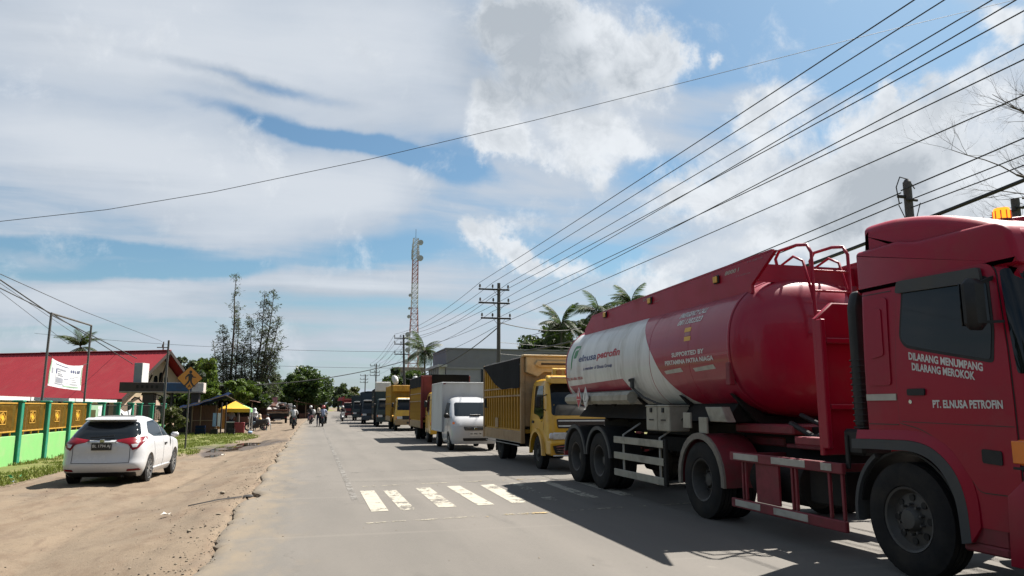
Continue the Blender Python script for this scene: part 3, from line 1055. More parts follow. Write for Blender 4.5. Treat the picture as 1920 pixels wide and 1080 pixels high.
def water_material():
    m = bpy.data.materials.new('puddle_water')
    m.use_nodes = True
    t = NT(m.node_tree)
    b = t.n['Principled BSDF']
    b.inputs['Base Color'].default_value = (0.055, 0.042, 0.032, 1)
    b.inputs['Roughness'].default_value = .03
    b.inputs['IOR'].default_value = 1.33
    bp = t.new('ShaderNodeBump')
    bp.inputs['Strength'].default_value = .06
    t.put(bp.inputs['Height'], t.noise(t.new('ShaderNodeNewGeometry').outputs['Position'], 5, 3))
    t.l.new(bp.outputs[0], b.inputs['Normal'])
    return m


WATER = water_material()
for px, py, rx, ry, sk in PUDDLES:
    mb = MB()
    mb.add([(px + 1.7 * rx * math.cos(a) + sk * 1.7 * ry * math.sin(a), py + 1.7 * ry * math.sin(a), 0) for a in np.linspace(0, 2 * math.pi, 32, endpoint=False)], [tuple(range(32))])
    zc = float(ground_z(px, py)) - .052
    o = mb.build('puddle', WATER, smooth=0, origin=(px, py, 0))
    o.location.z = zc
    o['kind'] = 'structure'


def road_material():
    m = bpy.data.materials.new('asphalt')
    m.use_nodes = True
    t = NT(m.node_tree)
    b = t.n['Principled BSDF']
    p = t.new('ShaderNodeNewGeometry').outputs['Position']
    x, y, z = t.sep(p)
    big = t.noise(t.mapping(p, scale=(1, .25, 1)), .5, 5, .6)
    fine = t.noise(p, 22, 5, .75)
    grit = t.noise(p, 90, 3, .7)
    c = t.mix(t.ramp(big, .34, .68), (0.117, 0.111, 0.104, 1), (0.094, 0.090, 0.085, 1))
    lane = t.noise(t.mapping(p, scale=(1.4, .03, 1)), 1.0, 3, .5)
    c = t.mix(t.ramp(lane, .45, .7, 0, .5), c, (0.085, 0.083, 0.078, 1))
    c = t.mix(t.ramp(fine, .45, .8, 0, .35), c, (0.065, 0.063, 0.059, 1))
    c = t.mix(t.ramp(grit, .60, .74, 0, .45), c, (0.183, 0.170, 0.148, 1))
    c = t.mix(t.ramp(grit, .40, .28, 0, .4), c, (0.052, 0.050, 0.048, 1))
    # drifted sand along the broken edge and thin worn patches
    sand = t.math('ADD', t.ramp(x, -1.4, 1.2, 1.0, 0.0), t.math('MULTIPLY', t.math('SUBTRACT', t.noise(t.mapping(p, scale=(1, .45, 1)), 2.2, 7, .7), .5), 1.5))
    c = t.mix(t.ramp(sand, .45, 1.25, 0, .75), c, (0.178, 0.144, 0.100, 1))
    spots = t.noise(t.mapping(p, scale=(1, .5, 1)), 3.1, 3, .5)
    c = t.mix(t.ramp(spots, .70, .78, 0, .45), c, (0.165, 0.157, 0.144, 1))
    trk = t.math('ADD', t.ramp(t.math('ABSOLUTE', t.math('SUBTRACT', t.math('ABSOLUTE', t.math('SUBTRACT', x, 2.35)), .85)), .0, .45, 1, 0), t.ramp(t.math('ABSOLUTE', t.math('SUBTRACT', t.math('ABSOLUTE', t.math('SUBTRACT', x, 6.2)), .85)), .0, .45, 1, 0))
    c = t.mix(t.math('MULTIPLY', t.math('MULTIPLY', trk, .55), t.ramp(t.noise(t.mapping(p, scale=(1, .12, 1)), 1.1, 5, .65), .32, .7)), c, (0.078, 0.075, 0.071, 1))
    joint = t.noise(t.mapping(p, rot=(0, 0, R(9)), scale=(.1, 2.2, 1)), 1.0, 2, .4)
    c = t.mix(t.ramp(joint, .64, .67, 0, .25), c, (0.15, 0.142, 0.13, 1))
    oil = t.noise(t.mapping(p, scale=(1, .35, 1)), 1.3, 4, .6)
    c = t.mix(t.ramp(oil, .60, .74, 0, .5), c, (0.061, 0.058, 0.056, 1))
    vo = t.new('ShaderNodeTexVoronoi', feature='DISTANCE_TO_EDGE')
    t.l.new(t.vmath('ADD', t.mapping(p, scale=(.9, .55, 1)), t.vmath('MULTIPLY', t.vmath('SUBTRACT', t.comb(t.noise(p, 1.5, 5, .7), t.noise(p, 1.7, 5, .7), .5), (.5, .5, .5)), (.8, .8, 0))), vo.inputs['Vector'])
    vo.inputs['Scale'].default_value = .5
    crack = t.math('MULTIPLY', t.ramp(vo.outputs['Distance'], .002, .007, .5, 0), t.ramp(t.noise(p, .23, 3), .52, .62))
    c = t.mix(crack, c, (0.039, 0.037, 0.035, 1))
    c = t.mix(1.0, c, (1.0, .96, .90, 1), 'MULTIPLY')
    t.put(b.inputs['Base Color'], c)
    b.inputs['Roughness'].default_value = .82
    b.inputs['Specular IOR Level'].default_value = .3
    bp = t.new('ShaderNodeBump')
    bp.inputs['Strength'].default_value = .35
    bp.inputs['Distance'].default_value = .01
    t.put(bp.inputs['Height'], t.math('ADD', grit, t.math('MULTIPLY', fine, .6)))
    t.l.new(bp.outputs[0], b.inputs['Normal'])
    return m


ASPHALT = road_material()
ry_ = [-20.0]
while ry_[-1] < 420:
    y = ry_[-1]
    ry_.append(y + (1 if y < 4 else .12 if y < 30 else .4 if y < 70 else 3))
mb = MB()
rgs = []
rr = random.Random(3)
for y in ry_:
    jag = rr.gauss(0, .014) if y < 70 else 0
    bite = -.0
    if 13.2 < y < 14.6:
        bite = .16 * math.sin((y - 13.2) / 1.4 * math.pi)
    xl = road_left(y) + jag + bite + .045 * float(vnoise(np.array([y * .8]), np.array([.5]), 12)[0])
    xr = 8.95 + road_bend(y)
    rgs.append([(xl - .03, y, -.13), (xl - .02, y, -.035), (xl + .03, y, -.006), (xl + .12, y, 0), (xr, y, 0), (xr + .02, y, -.12)])
mb.loft(rgs, 0, caps=False, closed=False)
road = mb.build('road', ASPHALT, smooth=30)
road['kind'] = 'structure'


def paint_material(name, col, wear, rub):
    m = bpy.data.materials.new(name)
    m.use_nodes = True
    t = NT(m.node_tree)
    b = t.n['Principled BSDF']
    p = t.new('ShaderNodeNewGeometry').outputs['Position']
    n1 = t.noise(t.mapping(p, scale=(1, .8, 1)), 9, 7, .75, .3)
    n2 = t.noise(p, 1.7, 4, .6)
    f = t.math('ADD', n1, t.math('MULTIPLY', t.math('SUBTRACT', n2, .5), .7))
    keep = t.ramp(f, wear, wear + .09, 1, 0)
    t.put(b.inputs['Base Color'], t.mix(t.ramp(t.noise(p, 5, 5, .7), .4, .7, 0, .6), col, rub))
    b.inputs['Roughness'].default_value = .75
    tr = t.new('ShaderNodeBsdfTransparent')
    mx = t.new('ShaderNodeMixShader')
    t.put(mx.inputs[0], keep)
    t.l.new(tr.outputs[0], mx.inputs[1])
    t.l.new(b.outputs[0], mx.inputs[2])
    t.l.new(mx.outputs[0], t.n['Material Output'].inputs[0])
    return m


PAINT = [paint_material('road_paint', (0.285, 0.265, 0.215, 1), w, (0.20, 0.185, 0.155, 1)) for w in (.58, .515, .40)]
FAINT = paint_material('worn_line', (0.235, 0.213, 0.161, 1), .44, (0.174, 0.157, 0.131, 1))
FAINTER = paint_material('ghost_line', (0.120, 0.111, 0.098, 1), .47, (0.122, 0.117, 0.108, 1))
YELLOWISH = paint_material('yellow_trace', (0.278, 0.196, 0.078, 1), .38, (0.217, 0.174, 0.104, 1))


def marking(name, poly, material, z=.004):
    mb = MB()
    mb.add([(x, y, z) for x, y in poly], [tuple(range(len(poly)))])
    return mb.build(name, material, road, smooth=0)


BARS = [(.87, 1.12, 11.26, .867, 1.125, 14.03, 0), (1.30, 1.52, 11.29, 1.283, 1.517, 14.0, 1), (1.885, 2.165, 11.46, 1.9, 2.175, 14.3, 1), (2.51, 2.78, 11.55, 2.52, 2.78, 14.43, 0),
        (3.09, 3.40, 11.68, 3.19, 3.475, 14.56, 1), (3.72, 3.93, 11.82, 3.82, 4.05, 14.72, 2), (4.45, 4.70, 12.0, 4.53, 4.72, 14.95, 1), (5.15, 5.4, 12.1, 5.2, 5.45, 15.0, 1)]
for a0, a1, ya, b0, b1, yb, k in BARS:
    marking('zebra_bar', [(a0, ya), (a1, ya + .03), (b1, yb + .02), (b0, yb)], PAINT[k])
marking('stop_line', [(.72, 10.13), (7.0, 11.12), (7.0, 11.20), (.72, 10.21)], FAINT, .005)
marking('stop_line', [(.88, 14.74), (7.0, 15.86), (7.0, 15.96), (.88, 14.83)], FAINT, .005)
marking('stop_line', [(.88, 17.9), (4.2, 18.6), (4.2, 18.68), (.88, 17.98)], FAINTER, .005)
marking('stop_line', [(2.2, 10.28), (3.35, 10.46), (3.35, 10.60), (2.2, 10.42)], YELLOWISH, .009)
marking('stop_line', [(3.3, 15.12), (4.6, 15.36), (4.6, 15.50), (3.3, 15.26)], YELLOWISH, .009)
mb = MB()
ys = np.arange(12.5, 120, 1.5)
mb.loft([[(.66 + road_bend(y), y, .004), (.77 + road_bend(y), y, .004)] for y in ys], 0, False, False)
mb.build('edge_line', FAINTER, road, smooth=0)


# ---- loose gravel along the broken edge, grass blades, litter
def pebble(mb, c, r, mi=0):
    k = 6
    vs = [(c[0], c[1], c[2] + r * .8)]
    for i in range(k):
        a = 2 * math.pi * i / k + random.random() * .6
        q = r * random.uniform(.75, 1.25)
        vs.append((c[0] + q * math.cos(a), c[1] + q * math.sin(a), c[2] + r * random.uniform(.1, .4)))
    fs = [(0, 1 + i, 1 + (i + 1) % k) for i in range(k)]
    for i in range(k):
        vs.append((vs[1 + i][0], vs[1 + i][1], c[2] - r * .4))
    fs += [(1 + i, 1 + k + i, 1 + k + (i + 1) % k, 1 + (i + 1) % k) for i in range(k)]
    mb.add(vs, fs, mi)


mb = MB()
for i in range(1900):
    y = 5.5 + 30 * random.random() ** 1.7
    x = road_left(y) - .02 - abs(random.gauss(0, .45)) if random.random() < .6 else road_left(y) - random.random() * 5
    s = random.choice([.004, .005, .006, .007, .009, .014]) * random.uniform(.7, 1.2)
    mb_z = float(ground_z(x, y))
    pebble(mb, (x, y, mb_z + .004), s, random.choice([0, 0, 0, 0, 0, 0, 1]))
gravel = mb.build('gravel', ['stone', 'chassis'], smooth=0, recalc=False)
tag(gravel, 'loose gravel scattered on the bare earth beside the broken road edge', 'gravel', kind='stuff')
mb = MB()
for i in range(260):
    y = 5.5 + 60 * random.random() ** 2
    x = random.uniform(-.9, 4.5) if random.random() < .3 else road_left(y) + abs(random.gauss(0, .3))
    pebble(mb, (x, y, .001), random.choice([.005, .006, .008, .011]), 0)
tag(mb.build('road_grit', ['stone'], smooth=0, recalc=False), 'small stones and grit lying on the asphalt', 'grit', kind='stuff')

n = 30000
gy_ = 18 + 36 * RNG.random(n) ** .9
ge = grass_edge(gy_)
gx_ = -9.0 + (ge + .5 + 9.0) * RNG.random(n)
keep = vnoise(gx_ * 1.1, gy_ * .7, 21) + vnoise(gx_ * 3, gy_ * 2, 22) * .6 > -.16
ok = keep & (wetness(gx_, gy_) < .3) & ~((gx_ > -5.4) & (gx_ < -3.2) & (gy_ < 23))
gx_, gy_ = gx_[ok], gy_[ok]
gz_ = np.array([float(ground_z(a, b)) for a, b in zip(gx_, gy_)]) + .015
h_ = .04 + .08 * RNG.random(len(gx_)) ** 2
ang = RNG.random(len(gx_)) * 6.28
ln = RNG.normal(size=(len(gx_), 2)) * .035
wv_ = .012 + .01 * RNG.random(len(gx_))
V = np.zeros((len(gx_), 4, 3))
cxx, cyy = np.cos(ang) * wv_, np.sin(ang) * wv_
V[:, 0] = np.stack([gx_ - cxx, gy_ - cyy, gz_], -1)
V[:, 1] = np.stack([gx_ + cxx, gy_ + cyy, gz_], -1)
V[:, 2] = np.stack([gx_ + ln[:, 0] + cxx * .3, gy_ + ln[:, 1] + cyy * .3, gz_ + h_], -1)
V[:, 3] = np.stack([gx_ + ln[:, 0] - cxx * .3, gy_ + ln[:, 1] - cyy * .3, gz_ + h_], -1)
go = link('grass', quads_mesh('grass', V, 'grass_blade'))
tag(go, 'short yellowing grass on the verge between the green fence and the dirt', 'grass', kind='stuff')

mb = MB()
for k in range(7):
    c = Vector((-7.17 + random.uniform(-.14, .14), 21.57 + random.uniform(-.1, .1), ground_z(-7.17, 21.57) + .06 + random.uniform(0, .05)))
    rg = [c + Vector((random.uniform(-.13, .13), random.uniform(-.1, .1), random.uniform(-.05, .06))) for _ in range(4)]
    mb.add(rg, [(0, 1, 2, 3)])
lit = mb.build('plastic_bag', 'litter_green', origin=(-7.17, 21.57, float(ground_z(-7.17, 21.57))))
tag(lit, 'crumpled green plastic bag lying on the verge left of the white car', 'bag')


def lump(name, c, s, material, label, cat, seed=1, flat=.6):
    rnd = random.Random(seed)
    mb = MB()
    rings = []
    for i in range(1, 6):
        th = math.pi * i / 6
        rings.append([(c[0] + s[0] * math.sin(th) * math.cos(2 * math.pi * k / 10) * rnd.uniform(.8, 1.2), c[1] + s[1] * math.sin(th) * math.sin(2 * math.pi * k / 10) * rnd.uniform(.8, 1.2),
                       c[2] + s[2] * (flat - math.cos(th)) * rnd.uniform(.9, 1.1)) for k in range(10)])
    mb.loft(rings)
    return tag(mb.build(name, material, smooth=50, origin=c), label, cat)


zc_ = float(ground_z(-1.2, 13.85))
lump('asphalt_lump', (-1.02, 13.82, zc_), (.09, .07, .03), 'asphalt_chunk', 'black broken lump of asphalt at the notch in the road edge', 'asphalt lump', 4)
mb = MB()
pth = [(-1.12, 13.80), (-1.3, 13.76), (-1.5, 13.78), (-1.72, 13.7), (-1.95, 13.68)]
mb.loft([[(x, y - w, float(ground_z(x, y)) + .004), (x, y, float(ground_z(x, y)) + .022), (x, y + w, float(ground_z(x, y)) + .004)] for (x, y), w in zip(pth, (.03, .04, .03, .02, .008))], 0, True, False)
tag(mb.build('asphalt_ridge', 'asphalt_chunk', smooth=50), 'low dark ridge of broken asphalt running into the dirt', 'asphalt ridge')
for i, (x, y, s, lb) in enumerate([(-1.55, 14.9, .07, 'grey stone near the notch in the road edge, farther one'), (-1.25, 11.7, .05, 'dark stone by the road edge below the asphalt lump'),
                                   (-1.45, 10.4, .045, 'brown stone in the rubble strip closest to the photographer'), (-2.2, 19.5, .05, 'pale stone on the dirt right of the white car'), (-2.6, 25.6, .09, 'pinkish stone in the wheel track ahead of the white car')]):
    lump('stone', (x, y, float(ground_z(x, y)) - .005), (s * .7, s * .6, s * .4), 'stone', lb, 'stone', 10 + i)

for i, (x, y, mk, lb) in enumerate([(-6.3, 23.6, 'decal_white', 'white scrap of paper on the verge behind the white car'), (-3.2, 30.3, 'decal_dirty', 'dirty scrap of plastic at the edge of the wet track'), (-6.9, 20.6, 'cloth_blue', 'small blue wrapper on the verge near the green plastic bag'),
                                    (-2.1, 12.6, 'decal_dirty', 'pale scrap of paper on the bare earth left of the road edge')]):
    z = float(ground_z(x, y)) + .02
    mb = MB()
    s = .06
    mb.loft([[(x + s * (a - 1) + random.uniform(-.02, .02), y + s * (b - 1) * .8, z + random.uniform(0, .05)) for a in range(3)] for b in range(3)], 0, False, False)
    tag(mb.build('litter_scrap', mk, smooth=0, origin=(x, y, z)), lb, 'litter')
# ------------------------------------------------------------------ the red tanker truck, facing the camera side
TK = thing('tanker_truck', 'red and white petrol tanker truck standing first in the queue of lorries', 'tanker truck', (6.4, 10, 0))
ZC, HW, HH, NN = 2.30, 1.16, .93, 2.4


def tank_x(z):
    q = min(abs((z - ZC) / HH), 1)
    return HW * (1 - q ** NN) ** (1 / NN)


def sgnpow(v, p):
    return math.copysign(abs(v) ** p, v)


def tank_sec(t, k=1.0):
    return (-HW * k * sgnpow(math.cos(t), 2 / NN), ZC + HH * k * sgnpow(math.sin(t), 2 / NN))


TS = np.linspace(-math.pi / 2, math.pi * 1.5, 97)[:-1]           # starts at the belly, near side at t=0
bz = np.array([3.06, 2.67, 2.31, 2.01, 1.78, 1.60, 1.47, 1.40, 1.37])[::-1]
by = np.array([1.75, 1.33, .99, .73, .47, .22, -.10, -.60, -1.25])[::-1]
Y_F, Y_R = -1.30, 5.25

near = [t for t in np.linspace(-math.pi / 2, math.pi / 2, 73)]
zs_near = [tank_sec(t)[1] for t in near]


def tank_map(y0, z0, sgn=-1):
    """u runs towards the front of the truck, v up the shell"""
    return lambda u, v, off: (sgn * (tank_x(min(z0 + v, ZC + HH * .999)) + off), y0 - u, z0 + v)


# shell in three skins that meet edge to edge: white panel, red front and top
mbw, mbr = MB(), MB()
for sgn in (-1, 1):
    pw, pr = [], []
    for t in near:
        x, z = tank_sec(t)
        x = x if sgn < 0 else -x
        if z < 3.06:
            yb = float(np.interp(z, bz, by)) if z > bz[0] else -1.25
            pw.append([(x, yb + (Y_R - yb) * k / 16, z) for k in range(17)])
            pr.append([(x, Y_F + (yb - Y_F) * k / 10, z) for k in range(11)])
        else:
            pr.append(None)
    top = [t for t in near if tank_sec(t)[1] >= 3.06]
    mbw.loft(pw, 0, False, False)
    mbr.loft([p for p in pr if p], 0, False, False)
    zl, xl = pw[-1][0][2], pw[-1][0][0]
    strip = [[(xl, Y_F + (Y_R - Y_F) * k / 20, zl) for k in range(21)]]
    for t in top:
        x, z = tank_sec(t)
        x = x if sgn < 0 else -x
        strip.append([(x, Y_F + (Y_R - Y_F) * k / 20, z) for k in range(21)])
    mbr.loft(strip, 0, False, False)


def dome(mb, y, dirn, depth, n=8, mi=0):
    rings = []
    for i in range(n):
        a = math.pi / 2 * i / n
        k = math.cos(a) ** .75
        rings.append([(lambda s: (s[0], y + dirn * depth * math.sin(a), ZC + (s[1] - ZC)))(tank_sec(t, k)) for t in TS])
    mb.loft(rings, mi, False)
    k0 = len(mb.v) - len(TS)
    mb.f.append(tuple(range(k0, k0 + len(TS))))
    mb.m.append(mi)


dome(mbr, Y_F, -1, .42)
dome(mbw, Y_R, 1, .30)
tank = mbr.build('tank', 'tank_red', TK, smooth=40)
panel = mbw.build('white_panel', 'tank_white', tank, smooth=40)
for yy in (Y_F, Y_R):                                            # rolled rims at both ends
    mb = MB()
    rg = []
    for k in range(5):
        a = math.pi * k / 4
        rg.append([(s[0], yy - .03 + .06 * k / 4, s[1]) for s in [tank_sec(t, 1.002 + .009 * math.sin(a)) for t in TS]])
    mb.loft(rg, 0, False)
    mb.build('end_rim', 'tank_red', tank, smooth=40)
for yy in (-.2, 1.1, 2.3, 3.6, 4.6):                              # welded ring seams
    mb = MB()
    mb.loft([[(s[0], yy + q * .008, s[1]) for s in [tank_sec(t, k) for t in TS]] for q, k in ((-1, 1.0), (-.5, 1.0028), (.5, 1.0028), (1, 1.0))], 0, False)
    mb.build('weld_seam', 'tank_white' if yy > 1.8 else 'tank_red', tank, smooth=50)
lay_mb = MB()
lay(lay_mb, [(.05, 0), (2.92, .06), (3.13, -.14), (.19, -.14)], tank_map(5.20, 1.935), .004, (.2, .04), .006)
lay_mb.build('red_stripe', 'tank_red', tank, smooth=40)

# printing on the near side
lettering('elnusa', tank, 'decal_blue', tank_map(4.46, 2.415), .128, .98, .018, .15, step=(0, .05))
lettering('petrofin', tank, 'decal_red', tank_map(3.45, 2.42), .128, 1.13, .03, .15, step=(0, .05))
lettering('a member of Elnusa Group', tank, 'decal_blue', tank_map(4.18, 2.23), .062, 1.5, .02, .1, step=(0, .05))
lettering('TEL. 061-8361 935/36', tank, 'decal_red', tank_map(5.22, 2.055), .055, .95, .02, step=(0, .05))
lettering('EMERGENCY CALL', tank, 'decal_white', tank_map(.30, 2.84), .075, .82, .03, .25, step=(0, .03))
lettering('0811382323', tank, 'decal_white', tank_map(.24, 2.72), .075, .74, .03, .25, step=(0, .03))
lettering('SUPPORTED BY', tank, 'decal_white', tank_map(.31, 2.245), .062, .97, .034, step=(0, .05))
lettering('PERTAMINA PATRA NIAGA', tank, 'decal_white', tank_map(.55, 2.135), .062, 1.45, .034, step=(0, .05))
for y0, w in ((.62, .60), (-.30, .62)):
    lm = MB()
    lay(lm, [(0, .005), (w - .05, .03), (w, -.03), (.05, -.045)], tank_map(y0, 2.045), .004, (.2, .04), .006)
    lm.build('reflective_strip', 'decal_dirty', tank, smooth=40)
lm = MB()
lay(lm, [(0, 0), (.19, 0), (.19, .065), (.0, .065)], tank_map(-.06, 2.59), .004, (.2, .03), .006)
lay(lm, [(0, 0), (.19, 0), (.19, .065), (.0, .065)], tank_map(-.08, 2.455), .004, (.2, .03), .006)
lay(lm, [(0.02, 0), (.17, 0), (.17, .05), (.02, .05)], tank_map(-.07, 2.532), .004, (.2, .03), .006, mi=1)
lm.build('yellow_sticker', ['decal_yellow', 'decal_faint'], tank, smooth=40)
lm = MB()                                                        # the leaf-shaped P emblem
emb = [(0, -.24), (.055, -.19), (.09, -.06), (.11, .10), (.16, .20), (.40, .22), (.40, .17), (.24, .165), (.19, .13), (.17, .0), (.30, .0), (.36, .05), (.39, .16), (.44, .17), (.44, .25), (.13, .27), (.06, .2), (.03, .05)]
lay(lm, emb, tank_map(4.95, 2.50), .004, (.1, .05), .006)
lm.build('emblem', 'decal_green', tank, smooth=0)

# walkway coaming on top: two side plates and two sloping end plates
mb = MB()
for sx in (-.82, .82):
    mb.prism([(4.95, 2.99), (4.90, 3.14), (4.50, 3.36), (-1.75, 3.46), (-1.98, 3.46), (-1.42, 3.10), (-1.42, 2.99)], sx - .025, sx + .025, 'x', .006)
mb.prism([(4.95, 3.14), (4.50, 3.36), (4.46, 3.36), (4.91, 3.14)], -.79, .79, 'x')
mb.prism([(-1.42, 3.15), (-1.40, 3.40), (-1.37, 3.40), (-1.39, 3.15)], -.79, .79, 'x')
mb.bar((-.82, 4.5, 3.372), (-.82, -1.9, 3.475), .05, .025)
mb.bar((.82, 4.5, 3.372), (.82, -1.9, 3.475), .05, .025)
coam = mb.build('walkway_coaming', 'truck_red', tank, smooth=30)
for y in (3.70, 1.64, -.57):
    mb = MB()
    mb.box((-.862, y, 3.31), (.03, .14, .12), .012)
    mb.box((-.885, y, 3.31), (.016, .11, .09), .006, 1)
    mb.build('marker_lamp', ['black_plastic', 'decal_yellow'], coam)
cm = lambda y0, z0: (lambda u, v, off: (-.845 - off, y0 - u, z0 + v))
for y0 in (-.78, 1.95, 4.02):
    if y0 < 4:
        lettering('8000 l', coam, 'decal_faint' if y0 > 0 else 'decal_dirty', cm(y0, 3.335), .05, .38, .02, .3)
        lettering('T = 1620 mm', coam, 'decal_faint', cm(y0 - .28, 3.26), .024, .36, .01, .2)
lettering('T = 1598 mm', coam, 'decal_faint', cm(-1.35, 3.405), .024, .36, .01, .2)
for y in (3.2, 1.0, -.6):                                        # manhole lids inside the coaming
    mb = MB()
    mb.cyl((0, y, 3.2), (0, y, 3.3), .28, .26, 20)
    mb.cyl((0, y, 3.3), (0, y, 3.33), .12, .1, 12)
    mb.build('manhole', 'tank_red', tank)


# hand rails and ladder at the front of the tank
def hoop(x):
    return [(x, -1.1, 3.28), (x, -1.02, 3.56), (x, -1.12, 3.66), (x, -1.5, 3.66), (x, -1.72, 3.62), (x, -1.80, 3.5), (x, -1.80, 3.0), (x, -1.82, 2.4)]


mb = MB()
for x in (-.18, .38):
    mb.tube(hoop(x), .022, 8)
    mb.tube([(x, -1.2, 3.22), (x, -1.12, 3.44), (x, -1.42, 3.52), (x, -1.62, 3.42), (x, -1.70, 3.18), (x, -1.80, 2.85)], .018, 8)
for z in (2.45, 2.72, 2.99, 3.26):
    mb.cyl((-.18, -1.805, z), (.38, -1.805, z), .016, n=8)
mb.build('ladder', 'truck_red', TK, smooth=50)

# panel between tank and cab
mb = MB()
mb.prism([(-1.22, 1.0), (-1.22, 2.44), (-1.0, 2.62), (1.0, 2.62), (1.22, 2.44), (1.22, 1.0)], -3.17, -3.10, 'y', .012)
mb.box((-1.19, -3.2, 1.75), (.06, .10, 1.36), .01)
mb.box((0, -3.21, 2.2), (2.3, .05, .06), .01)
mb.box((0, -3.21, 1.5), (2.3, .05, .06), .01)
mb.build('bulkhead', 'truck_red', TK)

# chassis
mb = MB()
for sx in (-.42, .42):
    mb.box((sx, -.9, .88), (.09, 9.6, .24), .01)
    mb.box((sx, 1.3, 1.15), (.12, 7.0, .22), .01)
for y in np.arange(-5.2, 4.6, 1.1):
    mb.box((0, y, .88), (.8, .1, .2), .01)
mb.prism([(-1.0, 1.3), (1.0, 1.3), (.75, 1.6), (-.75, 1.6)], -.9, 4.9, 'y')
mb.build('chassis', 'chassis', TK)
for y in (-1.05, .4, 2.0, 3.4, 4.4):                             # saddles under the tank
    mb = MB()
    mb.prism([(-1.0, 1.68), (-.55, 1.22), (.55, 1.22), (1.0, 1.68), (.5, 1.38), (-.5, 1.38)], y - .04, y + .04, 'y')
    mb.build('saddle', 'chassis', TK)
mb = MB()
mb.prism([(-1.12, 1.30), (-.98, 1.50), (-.55, 1.50), (-.68, 1.30)], -1.12, -.98, 'x', .01)
mb.build('saddle', 'cream_dirty', TK)
mb = MB()                                                        # neck with the king-pin plate and hoses
mb.box((0, -1.35, 1.22), (1.5, 1.3, .12), .02)
mb.box((0, -1.0, 1.05), (1.0, .9, .12), .02)
mb.tube([(-.7, -1.9, 1.3), (-.75, -2.4, 1.15), (-.5, -2.8, 1.25), (-.4, -3.05, 1.5)], .035, 8, 1)
mb.tube([(-.55, -1.9, 1.4), (-.6, -2.3, 1.3), (-.3, -2.8, 1.4), (-.2, -3.05, 1.6)], .03, 8, 1)
mb.box((-.35, -2.3, 1.02), (.6, 1.2, .05), .01)
mb.box((-.95, -2.72, 1.12), (.16, .62, .09), .01)
mb.build('fifth_wheel', ['frame_red', 'black_plastic'], TK)

# wheels: front axle, drive axle (twin), trailer tandem (twin)
wheel(TK, (-1.06, -4.22, .50), .50, .27, .285, 'truck', -1)
wheel(TK, (1.06, -4.22, .50), .50, .27, .285, 'truck', 1)
for y in (-.52, 3.32, 4.60):
    for s in (-1, 1):
        wheel(TK, (s * 1.07, y, .51), .51, .27, .285, 'dual', s)
        wheel(TK, (s * .77, y, .51), .51, .27, .285, 'dual', s)
for y in (-4.22, -.52, 3.32, 4.60):
    mb = MB()
    mb.cyl((-.95, y, .5), (.95, y, .5), .08, n=12)
    if y > -4:
        mb.lathe([(.02, -.3), (.16, -.22), (.22, 0), (.16, .22), (.02, .3)], (0, y, .5), 'x', 14)
    mb.build('axle', 'chassis', TK)


def guard(name, y, z, r, a0, a1, x0, x1, material, th=.025, lip=None, n=14):
    mb = MB()
    rings = []
    for k in range(n + 1):
        a = R(a0 + (a1 - a0) * k / n)
        c, s = math.cos(a), math.sin(a)
        rings.append([(x0, y + r * c, z + r * s), (x1, y + r * c, z + r * s), (x1, y + (r + th) * c, z + (r + th) * s), (x0, y + (r + th) * c, z + (r + th) * s)])
    mb.loft(rings)
    if lip:
        rings = []
        for k in range(n + 1):
            a = R(a0 + (a1 - a0) * k / n)
            c, s = math.cos(a), math.sin(a)
            rings.append([(x0 - .012, y + (r - lip) * c, z + (r - lip) * s), (x0 + .02, y + (r - lip) * c, z + (r - lip) * s), (x0 + .02, y + (r + th + .012) * c, z + (r + th + .012) * s), (x0 - .012, y + (r + th + .012) * c, z + (r + th + .012) * s)])
        mb.loft(rings, 1 if isinstance(material, list) else 0)
    return mb.build(name, material, TK, smooth=40)


for y in (3.32, 4.60):
    guard('mudguard', y, .51, .60, 8, 172, -1.22, -.6, ['black_plastic', 'grey_plastic'], lip=.03)
    guard('mudguard', y, .51, .60, 8, 172, .6, 1.22, ['black_plastic', 'grey_plastic'], lip=.0)
guard('mudguard', -.52, .51, .60, -8, 185, -1.21, -.62, ['frame_red', 'fender_lip'], lip=.045)
guard('mudguard', -.52, .51, .60, -8, 185, .62, 1.21, ['frame_red', 'fender_lip'], lip=.0)
for y, z in ((-.12, 1.31), (-.58, 1.25)):
    mb = MB()
    mb.box((-1.165, y, z), (.03, .22, .22), .005)
    mb.build('bracket_plate', 'cream_dirty', TK)

for s in (-1, 1):
    guard('wheel_well', -4.20, .50, .585, 10, 168, s * 1.16, s * .6, 'black_plastic', th=.02)  # inner guard added in black to darken the gap over the tyre

# side guard with three rails behind the drive axle
SG = []
mb = MB()
mb.box((-1.17, .60, .66), (.05, .09, .70), .008, 1)
post = mb.build('side_guard', ['alu', 'chassis'], TK)
for y in (2.28, .85):
    mb = MB()
    mb.tube([(-1.14, y, .30), (-1.14, y, 1.02), (-.85, y - .1, 1.22)], .019, 6)
    mb.build('guard_stay', 'alu', post)
for z in (.37, .66, .93):
    mb = MB()
    mb.box((-1.18, 1.60, z), (.03, 2.0, .115), .006)
    mb.build('rail', 'cream_dirty', post)

